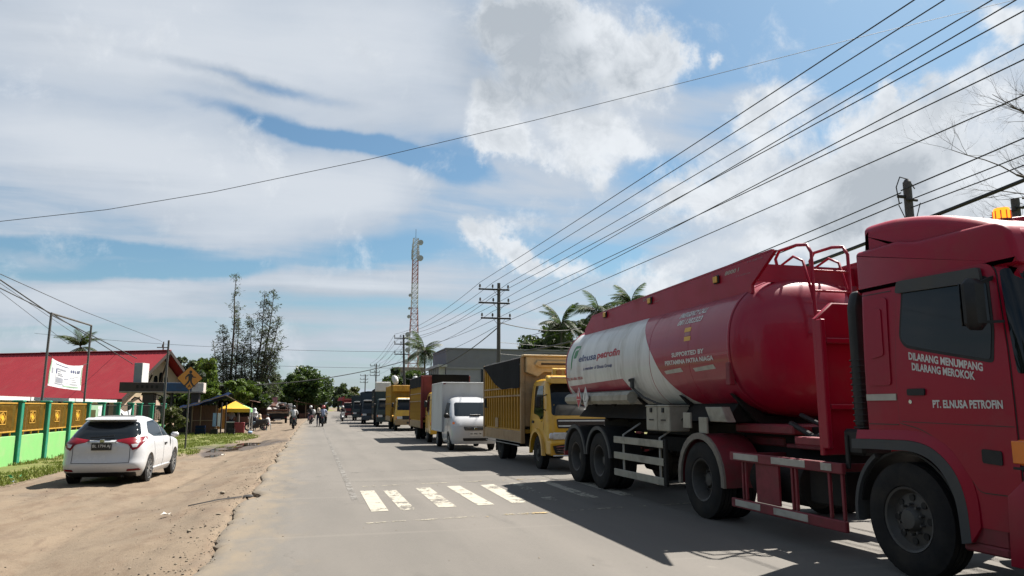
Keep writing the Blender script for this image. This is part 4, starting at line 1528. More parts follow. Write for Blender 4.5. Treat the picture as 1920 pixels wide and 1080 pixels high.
# red battery frame behind the cab step
mb = MB()
fr = 'frame_red'
mb.box((-1.19, -2.36, .88), (.05, 2.12, .11), .008)
mb.box((-1.19, -2.36, .31), (.05, 2.12, .11), .008)
for y in (-1.55, -1.62, -2.55, -2.62, -3.18, -3.38):
    mb.box((-1.18, y, .6), (.03, .035, .46), .004)
mb.box((-1.17, -2.06, .6), (.03, .46, .46), .004)
for y in (-1.4, -3.3):
    mb.box((-.8, y, .88), (.75, .05, .08), .005)
sg = mb.build('side_frame', fr, TK)
for y, z, w in ((-1.67, .885, .54), (-2.52, .885, .62), (-3.18, .885, .17), (-1.67, .315, .54), (-2.52, .315, .62)):
    mb = MB()
    mb.box((-1.218, y, z), (.008, w, .075), .002)
    mb.build('reflective_strip', 'decal_dirty', sg)
mb = MB()                                                        # tank and boxes hidden behind that frame
mb.cyl((-.8, -1.5, .62), (-.8, -2.5, .62), .26, n=20)
mb.box((-.8, -2.95, .65), (.5, .6, .4), .03)
mb.build('air_tank', 'chassis', TK, smooth=40)
guard('rear_cab_flap', -4.22, .50, .62, -8, 58, -1.2, -.75, 'grey_plastic', th=.04)

# discharge pipe with octagonal cover, placards, tool boxes
mb = MB()
oc = lambda r: [(r * math.cos(math.pi / 8 + k * math.pi / 4), r * math.sin(math.pi / 8 + k * math.pi / 4)) for k in range(8)]
mb.loft([[(-1.14 + a * s, y, 1.66 + b * s) for a, b in oc(.115)] for y, s in ((1.86, .9), (1.9, 1), (5.0, 1), (5.15, .85), (5.22, .5))])
mb.build('hose_tube', 'cream_dirty', TK, smooth=20)
for y, mt_, mk in ((4.10, 'decal_red', 'decal_white'), (3.72, 'decal_white', 'sign_black')):
    mb = MB()
    mb.prism([(y - .16, 1.67), (y, 1.67 + .215), (y + .16, 1.67), (y, 1.67 - .215)], -1.30, -1.29, 'x', .002)
    d = mb.build('hazard_placard', 'decal_white' if mt_ == 'decal_red' else mt_, TK)
    mb = MB()
    mb.prism([(y - .135, 1.67), (y, 1.67 + .185), (y + .135, 1.67), (y, 1.67 - .185)], -1.304, -1.301, 'x')
    mb.build('placard_face', mt_, d)
    mb = MB()
    if mt_ == 'decal_red':
        mb.prism([(y - .05, 1.72), (y - .02, 1.76), (y - .025, 1.80), (y + .015, 1.83), (y + .02, 1.78), (y + .05, 1.75), (y + .04, 1.71), (y - .03, 1.70)], -1.308, -1.305, 'x')
        mb.box((-1.3065, y, 1.645), (.003, .16, .012))
    else:
        mb.box((-1.3065, y + .01, 1.70), (.003, .02, .13), rot=(R(14), 0, 0))
        mb.box((-1.3065, y, 1.61), (.003, .1, .012))
    mb.build('placard_symbol', mk, d)
for y in (1.02, .60):
    mb = MB()
    mb.box((-1.02, y, 1.32), (.34, .40, .38), .015)
    mb.box((-1.02, y, 1.515), (.36, .41, .03), .01)
    mb.box((-1.20, y, 1.45), (.02, .06, .07), .004, 1)
    mb.box((-1.196, y, 1.30), (.006, .16, .02), .001, 1)
    mb.build('tool_box', ['cream_dirty', 'black_plastic'], TK)
mb = MB()
mb.box((-1.15, 1.83, 1.90), (.06, .07, .17), .01)
mb.cyl((-1.18, 1.83, 1.95), (-1.21, 1.83, 1.95), .025, n=10)
mb.tube([(-1.13, 1.85, 1.82), (-1.05, 1.6, 1.66), (-.95, 1.3, 1.56), (-.8, 1.1, 1.5)], .02, 8)
mb.build('vent_fitting', 'grey_plastic', tank)
mb = MB()
mb.box((-1.13, -1.27, 1.93), (.08, .10, .30), .01)
mb.build('edge_bracket', 'frame_red', tank)
mb = MB()                                                        # rear bumper
mb.box((0, 5.4, .55), (2.35, .08, .14), .01)
mb.box((-.5, 5.2, .75), (.08, .3, .45), .01)
mb.box((.5, 5.2, .75), (.08, .3, .45), .01)
mb.build('rear_bumper', 'frame_red', TK)

# ---- cab: rounded shell, arch cut out, doors and glass laid on
CZ = Shell([(.55, -5.66, -3.83, 1.215, .12, .05, .12, .05), (1.05, -5.70, -3.83, 1.225, .16, .05, .16, .05), (1.6, -5.70, -3.83, 1.225, .18, .05, .18, .05), (1.95, -5.67, -3.83, 1.22, .2, .05, .2, .05),
            (2.55, -5.54, -3.83, 1.20, .22, .06, .2, .06), (2.70, -5.48, -3.83, 1.19, .22, .07, .2, .07)])
mb = MB()
CZ.mesh(mb, [.55, .6, .75, .9, 1.05, 1.2, 1.4, 1.6, 1.8, 1.95, 2.1, 2.25, 2.4, 2.55, 2.62, 2.70])
cab = mb.build('cab', 'truck_red', TK, smooth=35)
ARCH_IN = [(-4.86, .40), (-4.84, .70), (-4.76, .90), (-4.62, 1.04), (-4.42, 1.105), (-4.15, 1.11), (-3.64, 1.10)]
ARCH_MID = [(-4.95, .42), (-4.93, .74), (-4.84, .97), (-4.66, 1.13), (-4.44, 1.195), (-4.15, 1.20), (-3.64, 1.19)]
ARCH_OUT = [(-5.03, .55), (-5.02, .80), (-4.93, 1.04), (-4.72, 1.215), (-4.46, 1.285), (-4.15, 1.29), (-3.92, 1.285)]
cu = MB()
cu.prism([(-4.86, .2)] + ARCH_IN[:-1] + [(-3.5, 1.10), (-3.5, .2)], -2, 2, 'x')
cu = cu.build('cutter', 'rubber', TK, smooth=0)
md = cab.modifiers.new('arch', 'BOOLEAN')
md.operation = 'DIFFERENCE'
md.solver = 'EXACT'
md.object = cu
bpy.context.view_layer.update()
me_ = evaluated(cab)
cab.modifiers.clear()
cab.data = me_
bpy.data.objects.remove(cu)
me_.polygons.foreach_set('use_smooth', [True] * len(me_.polygons))
me_.set_sharp_from_angle(angle=R(32))
mb = MB()
mb.prism(rounded([(-3.80, 2.60), (-3.80, 3.035), (-4.35, 3.04), (-4.55, 2.99), (-5.50, 2.97), (-5.58, 2.60)], [.01, .05, .05, .08, .25, .02]), -1.2, 1.2, 'x', .05, 3)
mb.prism(rounded([(-3.84, 2.45), (-3.84, 3.30), (-4.25, 3.295), (-4.75, 3.20), (-5.2, 3.05), (-5.54, 2.88), (-5.54, 2.45)], [.01, .08, .2, .3, .3, .1, .01], 5), -1.15, 1.15, 'x', .12, 5)
mb.prism([(-5.4, 2.90), (-4.8, 3.24), (-4.1, 3.33), (-4.1, 3.1)], -.16, .16, 'x', .03, 2)
roof = mb.build('roof_fairing', 'truck_red', cab, smooth=40)
BX, BY, BZ = -.68, -5.03, 3.105
mb = MB()
mb.cyl((BX, BY, BZ - .06), (BX, BY, BZ), .085, .08, 16, 1)
mb.lathe([(.068, BZ), (.068, BZ + .075), (.058, BZ + .10), (.001, BZ + .107)], (BX, BY, 0), 'z', 18, 0)
for k in range(10):
    a = 2 * math.pi * k / 10
    mb.bar((BX + .069 * math.cos(a), BY + .069 * math.sin(a), BZ), (BX + .069 * math.cos(a), BY + .069 * math.sin(a), BZ + .075), .008, .006, 2)
mb.build('beacon', ['beacon_glow', 'frame_red', 'orange_lens'], TK, smooth=40)



def inset_out(poly, d):
    n = len(poly)
    cx, cy = sum(p[0] for p in poly) / n, sum(p[1] for p in poly) / n
    out = []
    for i in range(n):
        a, b, c = Vector(poly[i - 1]), Vector(poly[i]), Vector(poly[(i + 1) % n])
        t_ = (c - a)
        if t_.length < 1e-9:
            out.append(tuple(b))
            continue
        t_.normalize()
        out.append((b.x + t_.y * d, b.y - t_.x * d))
    return out


def rounded_path(p, n=4):
    out = [p[0]]
    for i in range(len(p) - 1):
        p0, p1, p2, p3 = (Vector(p[max(i - 1, 0)]), Vector(p[i]), Vector(p[i + 1]), Vector(p[min(i + 2, len(p) - 1)]))
        for k in range(1, n + 1):
            q = k / n
            out.append(tuple(.5 * ((2 * p1) + (p2 - p0) * q + (2 * p0 - 5 * p1 + 4 * p2 - p3) * q * q + (3 * p1 - p0 - 3 * p2 + p3) * q ** 3)))
    return out


for sgn in (-1, 1):
    F_ = CZ.on_side(sgn)
    dr = rounded([(-5.44, .98), (-5.44, 1.55), (-5.43, 1.95), (-5.36, 2.65), (-4.34, 2.66), (-4.27, 1.8), (-4.27, 1.36), (-4.52, 1.31), (-4.82, 1.16), (-5.06, .83), (-5.44, .83)], [.02, .05, .1, .12, .1, .1, .03, .1, .1, .05, .03])
    mb = MB()
    lay(mb, inset(dr[::-1] if sum(dr[i][0] * dr[(i + 1) % len(dr)][1] - dr[(i + 1) % len(dr)][0] * dr[i][1] for i in range(len(dr))) < 0 else dr, .0001), F_, .010, (.12, .1), .02)
    door = mb.build('door', 'truck_red', cab, smooth=40)
    mb = MB()
    area_ = sum(dr[i][0] * dr[(i + 1) % len(dr)][1] - dr[(i + 1) % len(dr)][0] * dr[i][1] for i in range(len(dr)))
    big = [tuple(q) for q in inset_out(dr if area_ > 0 else dr[::-1], .010)]
    lay(mb, big, F_, .003, (.12, .1), .006)
    mb.build('door_gap', 'sign_black', cab, smooth=0)
    mb = MB()
    lay(mb, rounded([(-5.28, 1.87), (-5.31, 2.1), (-5.29, 2.52), (-4.42, 2.57), (-4.36, 2.12), (-4.42, 2.055), (-4.60, 2.01)], [.03, .05, .06, .05, .06, .06, .1]), F_, .016, (.12, .1), .01)
    mb.build('door_window', 'glass_dark', door, smooth=40)
    mb = MB()
    lay(mb, rounded([(-5.305, 1.84), (-5.335, 2.1), (-5.315, 2.545), (-4.40, 2.60), (-4.335, 2.12), (-4.40, 2.03), (-4.60, 1.985)], [.04, .05, .06, .05, .06, .06, .1]), F_, .0125, (.12, .1), .01)
    mb.build('window_seal', 'black_plastic', door, smooth=40)
    for seam in ([(-4.25, 1.345), (-3.87, 1.345), (-3.87, 1.337), (-4.25, 1.337)], [(-4.25, 2.58), (-3.87, 2.585), (-3.87, 2.577), (-4.25, 2.572)]):
        mb = MB()
        lay(mb, seam, F_, .004, (.12, .1), .004)
        mb.build('panel_seam', 'sign_black', cab, smooth=0)
    mb = MB()
    for seam in ([(-5.43, 1.352), (-4.30, 1.372), (-4.30, 1.366), (-5.43, 1.346)],):
        lay(mb, seam, F_, .012, (.12, .1), .004)
    mb.build('panel_seam', 'sign_black', cab, smooth=0)
    mb = MB()
    mb.cyl((sgn * 1.232, -4.42, 1.545), (sgn * 1.240, -4.42, 1.545), .018, n=12)
    mb.build('door_lock', 'chrome', door, smooth=40)
    mb = MB()
    lay(mb, rounded([(-5.27, 2.50), (-5.25, 2.62), (-4.37, 2.645), (-4.345, 2.535)], .03), F_, .045, (.12, .1), .03)
    mb.build('rain_visor', 'grey_plastic', door, smooth=40)
    mb = MB()
    lay(mb, rounded([(-4.60, 1.66), (-4.40, 1.66), (-4.40, 1.60), (-4.60, 1.60)], .02), F_, .026, (.12, .1), .02)
    mb.build('door_handle', 'black_plastic', door, smooth=40)
    mb = MB()
    lay(mb, rounded([(-5.30, 1.16), (-5.12, 1.17), (-5.12, 1.06), (-5.30, 1.05)], .02), F_, .02, (.12, .1), .02)
    mb.build('side_reflector', 'black_plastic', door, smooth=40)
    mb = MB()
    lay(mb, rounded([(-4.20, 1.7), (-4.20, 2.52), (-3.90, 2.55), (-3.90, 1.7)], .04), F_, .012, (.12, .1), .02)
    sp = mb.build('corner_panel', 'truck_red', cab, smooth=40)
    mb = MB()
    lay(mb, rounded([(-4.14, 1.98), (-4.13, 2.42), (-3.98, 2.44), (-3.97, 1.95)], .03), F_, .022, (.12, .1), .012)
    mb.build('recess_panel', 'truck_red', sp, smooth=40)
    mb = MB()
    lay(mb, [(-4.25, 1.56), (-4.25, 1.62), (-3.87, 1.62), (-3.87, 1.56)], F_, .012, (.12, .1), .01)
    mb.build('reflective_strip', 'decal_dirty', cab, smooth=40)
    # mirror on two short arms
    mb = MB()
    mb.box((sgn * 1.40, -5.33, 2.30), (.19, .13, .41), .05)
    mb.box((sgn * 1.40, -5.266, 2.30), (.14, .012, .34), .004, 1)
    mb.bar((sgn * 1.20, -5.34, 2.52), (sgn * 1.36, -5.34, 2.46), .03)
    mb.bar((sgn * 1.20, -5.42, 2.16), (sgn * 1.34, -5.34, 2.16), .02)
    mb.build('wing_mirror', ['black_plastic', 'glass_dark'], cab, smooth=40)
    # wheel arch trim
    def band(lo, hi, d0, d1, nm, mt_):
        mbb = MB()
        lo, hi = rounded_path(lo), rounded_path(hi)
        mbb.loft([[(sgn * (1.20), p[0], p[1]), (sgn * (1.222 + d0), p[0], p[1]), (sgn * (1.222 + d1), q[0], q[1]), (sgn * 1.20, q[0], q[1])] for p, q in zip(lo, hi)])
        mbb.build(nm, mt_, cab, smooth=45)
    band(ARCH_IN, ARCH_MID, .035, .03, 'arch_trim', 'grey_plastic')
    band([(a, b + .004) for a, b in ARCH_MID[:-1]] + [(-3.7, 1.195)], ARCH_OUT[:-1] + [(-3.7, 1.28)], .028, .006, 'arch_flare', 'truck_red')
    # steps below the door
    mb = MB()
    mb.box((sgn * 1.10, -5.05, .66), (.2, .42, .26), .02, 0)
    mb.box((sgn * 1.13, -5.05, .385), (.18, .42, .07), .015, 1)
    mb.bar((sgn * 1.19, -4.88, .38), (sgn * 1.19, -4.88, .62), .05, .03, 1)
    mb.box((sgn * 1.15, -5.05, .50), (.12, .42, .16), .01, 1)
    mb.build('step', ['black_plastic', 'frame_red'], cab)
    # bumper corner, indicator
    mb = MB()
    mb.prism([(-5.86, .30), (-5.86, .84), (-5.76, .98), (-5.50, 1.0), (-5.30, .83), (-5.27, .30)], sgn * 1.0, sgn * 1.245, 'x', .03, 2)
    mb.build('bumper_corner', 'truck_red', cab, smooth=40)
    mb = MB()
    mb.box((sgn * 1.185, -5.50, 1.16), (.11, .26, .20), .02)
    mb.box((sgn * 1.16, -5.50, 1.04), (.15, .26, .04), .01, 1)
    mb.build('indicator', ['orange_lens', 'black_plastic'], cab)
dm = lambda y0, z0, sl: (lambda u, v, off: (-(CZ.side(y0 - u, z0 + v) + .011 + off), y0 - u, z0 + v - sl * u))
lettering('DILARANG MENUMPANG', cab, 'decal_white', dm(-4.44, 1.925, .185), .062, .76, .034, off=.003)
lettering('DILARANG MEROKOK', cab, 'decal_white', dm(-4.47, 1.828, .17), .062, .65, .034, off=.003)
lettering('PT. ELNUSA PETROFIN', cab, 'decal_white', dm(-4.67, 1.495, .01), .062, .68, .034, off=.003)

FY = CZ.on_y0()
for s in (-1, 1):
    mb = MB()
    lay(mb, rounded([(-5.66, 1.75), (-5.54, 2.58), (-5.40, 2.58), (-5.50, 1.75)], .03), CZ.on_side(s), .008, (.04, .1), .012)
    mb.build('windscreen_pillar', 'glass_dark', cab, smooth=50)
mb = MB()
lay(mb, rounded([(-1.12, 1.72), (-1.10, 2.60), (1.10, 2.60), (1.12, 1.72)], .1), FY, .006, (.08, .08), .012)
ws = mb.build('windscreen', 'glass_dark', cab, smooth=40)
mb = MB()
for x0, x1, z0, z1 in ((-.86, -.42, 2.18, 2.46),):
    for off, w in ((0, .02), (.06, .016)):
        a = [(x0 + off, z1 - off), (x1 - off, z1 - off), (x1 - off * 1.2, z0 + off), (x0 + .07 + off, z0 + off)]
        for i in range(4):
            p, q = Vector(a[i]), Vector(a[(i + 1) % 4])
            d = (q - p).normalized() * w * .5
            n_ = Vector((-d.y, d.x))
            lay(mb, [tuple(p - d - n_), tuple(q + d - n_), tuple(q + d + n_), tuple(p - d + n_)], FY, .010, (.08, .08), 0)
    lay(mb, [(x0 + .08, 2.33), (x1 - .06, 2.33), (x1 - .06, 2.315), (x0 + .08, 2.315)], FY, .010, (.08, .08), 0)
mb.build('windscreen_sticker', 'decal_dirty', ws, smooth=0)
mb = MB()
lay(mb, rounded([(-.95, .95), (-1.0, 1.55), (1.0, 1.55), (.95, .95)], .05), FY, .008, (.1, .1), .012)
mb.build('grille', 'black_plastic', cab, smooth=40)
for k in range(4):
    mb = MB()
    mb.box((0, -5.675, 1.03 + .13 * k), (1.8, .05, .05), .012)
    mb.build('grille_bar', 'truck_red', cab)
mb = MB()
mb.prism([(-5.82, .32), (-5.82, .85), (-5.76, .93), (-5.55, .93), (-5.55, .32)], -1.0, 1.0, 'x', .02)
bump = mb.build('bumper', 'truck_red', cab)
for s in (-1, 1):
    mb = MB()
    mb.box((s * .8, -5.83, .66), (.32, .05, .2), .03)
    mb.build('headlight', 'lamp_white', bump)
    mb = MB()
    mb.bar((s * .45 - .3, -5.69, 1.66), (s * .45 + .3, -5.60, 1.98), .02)
    mb.build('wiper', 'black_plastic', cab)
mb = MB()
mb.box((0, -5.835, .48), (.5, .02, .14), .005)
mb.build('number_plate', 'sign_black', bump)
# air intake snorkel behind the cab
mb = MB()
mb.prism(rounded([(-1.20, 1.3), (-1.20, 2.5), (-1.15, 2.66), (-1.0, 2.66), (-1.0, 1.3)], .04), -3.76, -3.62, 'y', .04, 2)
for z in np.arange(1.3, 2.0, .06):
    mb.box((-1.10, -3.69, z), (.204, .146, .018), .006)
mb.cyl((-1.1, -3.69, 1.32), (-1.02, -3.69, 1.1), .08, .03, 14)
mb.build('snorkel', 'black_plastic', TK, smooth=40)
mb = MB()
mb.box((-.95, -3.5, 1.15), (.35, .3, .26), .03)
mb.box((-1.13, -3.42, 1.05), (.03, .05, .34), .008, 0)
mb.build('air_cleaner', ['black_plastic', 'chrome'], TK)
mb = MB()
lay(mb, rounded([(-.75, .86), (-.75, 1.0), (.75, 1.0), (.75, .86)], .03), lambda x, y, o: (x, -3.9 + o, y + .9), .004, None, .01)
mb.build('rear_window', 'glass_dark', cab)
# ------------------------------------------------------------------ white car parked on the dirt
def surface_top(sh, x, y, lo=1.02):
    zt = lo
    for z in np.linspace(lo, sh.L[-1, 0], 120):
        a = sh.at(z)
        if a[1] <= y <= a[2] and abs(x) <= sh.side(y, z):
            zt = z
    return zt


CAR_LOC = (-4.62, 21.5, float(ground_z(-4.62, 21.5)) - .01)
CAR = thing('parked_car', 'white compact crossover car parked on the dirt beside the green fence', 'car', CAR_LOC, -R(2.5))
CS = Shell([(.20, -1.88, 1.95, .78, .25, .3, .25, .3), (.34, -2.09, 2.12, .85, .34, .5, .28, .4), (.50, -2.15, 2.16, .882, .40, .6, .32, .45), (.58, -2.125, 2.16, .885, .40, .6, .32, .45), (.75, -2.10, 2.13, .888, .40, .6, .32, .45),
            (.90, -2.10, 2.02, .878, .42, .6, .34, .45), (1.00, -2.07, 1.55, .855, .42, .6, .34, .5), (1.04, -2.02, 1.12, .84, .46, .55, .36, .5), (1.20, -1.86, .80, .775, .44, .5, .32, .42), (1.40, -1.60, .36, .675, .40, .45, .28, .36),
            (1.50, -1.46, .06, .61, .36, .4, .25, .32), (1.55, -1.36, -.12, .54, .34, .4, .22, .3), (1.585, -1.20, -.35, .44, .3, .3, .2, .25), (1.60, -1.0, -.6, .26, .2, .2, .15, .15)])
mb = MB()
CS.mesh(mb, [.20, .27, .34, .42, .50, .54, .58, .66, .75, .82, .9, .95, 1.0, 1.02, 1.04, 1.08, 1.14, 1.2, 1.27, 1.34, 1.4, 1.45, 1.5, 1.53, 1.55, 1.57, 1.585, 1.595, 1.60])
cb = mb.build('body', 'car_white', CAR, smooth=30)
cut_arches(cb, [(.55, 1.2, -1.30, .34, .385), (-1.2, -.55, -1.30, .34, .385), (.55, 1.2, 1.30, .34, .385), (-1.2, -.55, 1.30, .34, .385)])
for s in (-1, 1):
    for y in (-1.30, 1.30):
        wheel(CAR, (s * .775, y, .335), .335, .215, .225, 'alloy', s)
RB = CS.on_y0()
mb = MB()
lay(mb, rounded([(-.69, 1.075), (-.735, 1.17), (-.60, 1.455), (.60, 1.455), (.735, 1.17), (.69, 1.075), (.25, 1.05), (-.25, 1.05)], [.03, .05, .06, .06, .05, .03, .1, .1]), RB, .006, (.06, .05), .012)
rw = mb.build('rear_window', 'glass_dark', cb, smooth=50)
mb = MB()
mb.bar((-.28, -2.02, 1.10), (.22, -1.985, 1.14), .025, .02)
mb.build('rear_wiper', 'black_plastic', rw)
mb = MB()                                                        # roof spoiler
mb.loft([[(x * .57, -1.36, 1.53), (x * .57, -1.34, 1.556)][::1] + [(x * .57, -1.70 + .14 * abs(x) ** 3, 1.512), (x * .57, -1.69 + .14 * abs(x) ** 3, 1.492)] for x in np.linspace(-1, 1, 13)])
mb.build('spoiler', 'car_white', cb, smooth=40)
mb = MB()
tp = lambda x, y, off: (x, y, surface_top(CS, x, y) + off)
lay(mb, rounded([(-.42, -1.25), (.42, -1.25), (.42, -.35), (-.42, -.35)], .08), tp, .006, (.1, .1), .012)
mb.build('roof_glass', 'grey_plastic', cb, smooth=50)
for s in (-1, 1):
    mb = MB()
    lay(mb, rounded([(s * .31, 1.055), (s * .27, 1.025), (s * .56, .95), (s * .66, .81), (s * .77, .855), (s * .85, 1.0), (s * .82, 1.115), (s * .60, 1.10)], [.01, .01, .03, .02, .03, .04, .03, .05]), RB, .014, (.05, .05), .03)
    tl = mb.build('tail_light', 'lamp_red', cb, smooth=50)
    mb = MB()
    lay(mb, [(s * .665, .875), (s * .625, .95), (s * .77, .965), (s * .735, .885)], RB, .017, (.05, .05), .006)
    mb.build('reversing_lens', 'lamp_white', tl, smooth=50)
    mb = MB()
    lay(mb, rounded([(s * .56, .335), (s * .58, .385), (s * .80, .395), (s * .83, .345)], .015), RB, .012, (.05, .05), .03)
    mb.build('bumper_reflector', 'lamp_red', cb, smooth=50)
    mb = MB()
    lay(mb, rounded([(s * .60, .90), (s * .605, .53), (s * .615, .53), (s * .61, .90)], 0), RB, .003, (.05, .05), .003)
    lay(mb, [(0, .527), (s * .61, .537), (s * .61, .527), (0, .517)], RB, .003, (.05, .05), .003)
    mb.build('tailgate_seam', 'black_plastic', cb, smooth=0)
    # side glass, seams, handles, mirrors
    SD = CS.on_side(s)
    mb = MB()
    lay(mb, rounded([(-1.30, 1.20), (-1.12, 1.38), (-.95, 1.455), (-.07, 1.495), (-.05, 1.075), (-.9, 1.095)], [.03, .1, .06, .02, .02, .1]), SD, .006, (.1, .05), .012)
    mb.build('rear_side_window', 'glass_dark', cb, smooth=50)
    mb = MB()
    lay(mb, rounded([(-.01, 1.075), (-.02, 1.50), (.06, 1.47), (.38, 1.33), (.82, 1.06)], [.02, .02, .05, .05, .03]), SD, .006, (.1, .05), .012)
    mb.build('front_side_window', 'glass_dark', cb, smooth=50)
    mb = MB()
    for y in (-.03, .98):
        lay(mb, [(y, .32), (y, 1.05), (y + .008, 1.05), (y + .008, .32)], SD, .003, (.1, .06), .003)
    lay(mb, [(-.86, .36), (-1.02, 1.09), (-1.01, 1.09), (-.85, .36)], SD, .003, (.1, .06), .003)
    mb.build('door_seam', 'black_plastic', cb, smooth=0)
    mb = MB()
    lay(mb, rounded([(.05, .86), (.05, .90), (.25, .90), (.25, .86)], .01), SD, .025, (.1, .1), .025)
    mb.build('door_handle', 'black_plastic', cb, smooth=40)
    mb = MB()
    lay(mb, rounded([(-.88, .20), (-.88, .33), (.88, .33), (.88, .20)], .02), SD, .03, (.1, .05), .05)
    mb.build('side_skirt', 'car_white', cb, smooth=40)
    mb = MB()
    mb.box((s * .965, .78, 1.075), (.19, .11, .13), .04)
    mb.bar((s * .80, .80, 1.04), (s * .90, .79, 1.05), .05, .03, 1)
    mb.build('wing_mirror', ['car_white', 'black_plastic'], cb, smooth=40)
mb = MB()
lay(mb, rounded([(-.36, .99), (.36, .99), (.32, .76), (-.32, .76)], .02), RB, .003, (.05, .05), .004)
mb.build('plate_recess', 'car_white', cb, smooth=40)
mb = MB()
mb.box((0, -2.125, .90), (.43, .018, .165), .006)
np_ = mb.build('number_plate', 'sign_black', cb)
lettering('BL 1794 AJ', np_, 'decal_white', lambda u, v, off: (-.19 + u, -2.135 - off, .885 + v), .062, .38, .015)
mb = MB()
mb.box((0, -2.118, 1.03), (.10, .02, .075), .015)
mb.build('badge', 'chrome', cb)
mb = MB()
mb.box((0, -2.105, .995), (.62, .03, .02), .006)
mb.build('chrome_strip', 'chrome', cb)
mb = MB()
lay(mb, rounded([(-.72, .20), (-.74, .31), (.74, .31), (.72, .20)], .03), RB, .012, (.05, .05), .05)
mb.box((0, -.3, .26), (1.3, 3.2, .12), .03)
mb.cyl((.45, -2.0, .22), (.45, -1.7, .22), .03, n=10)
mb.build('underbody', 'black_plastic', cb, smooth=40)
mb = MB()
mb.prism([(-.62, 1.60), (-.74, 1.60), (-.78, 1.66)], -.012, .012, 'x', .003)
mb.build('roof_antenna', 'black_plastic', cb)
mb = MB()
lay(mb, rounded([(-.70, 1.06), (-.56, 1.46), (.56, 1.46), (.70, 1.06)], .06), CS.on_y1(), .006, (.06, .05), .012)
mb.build('windscreen', 'glass_dark', cb, smooth=50)


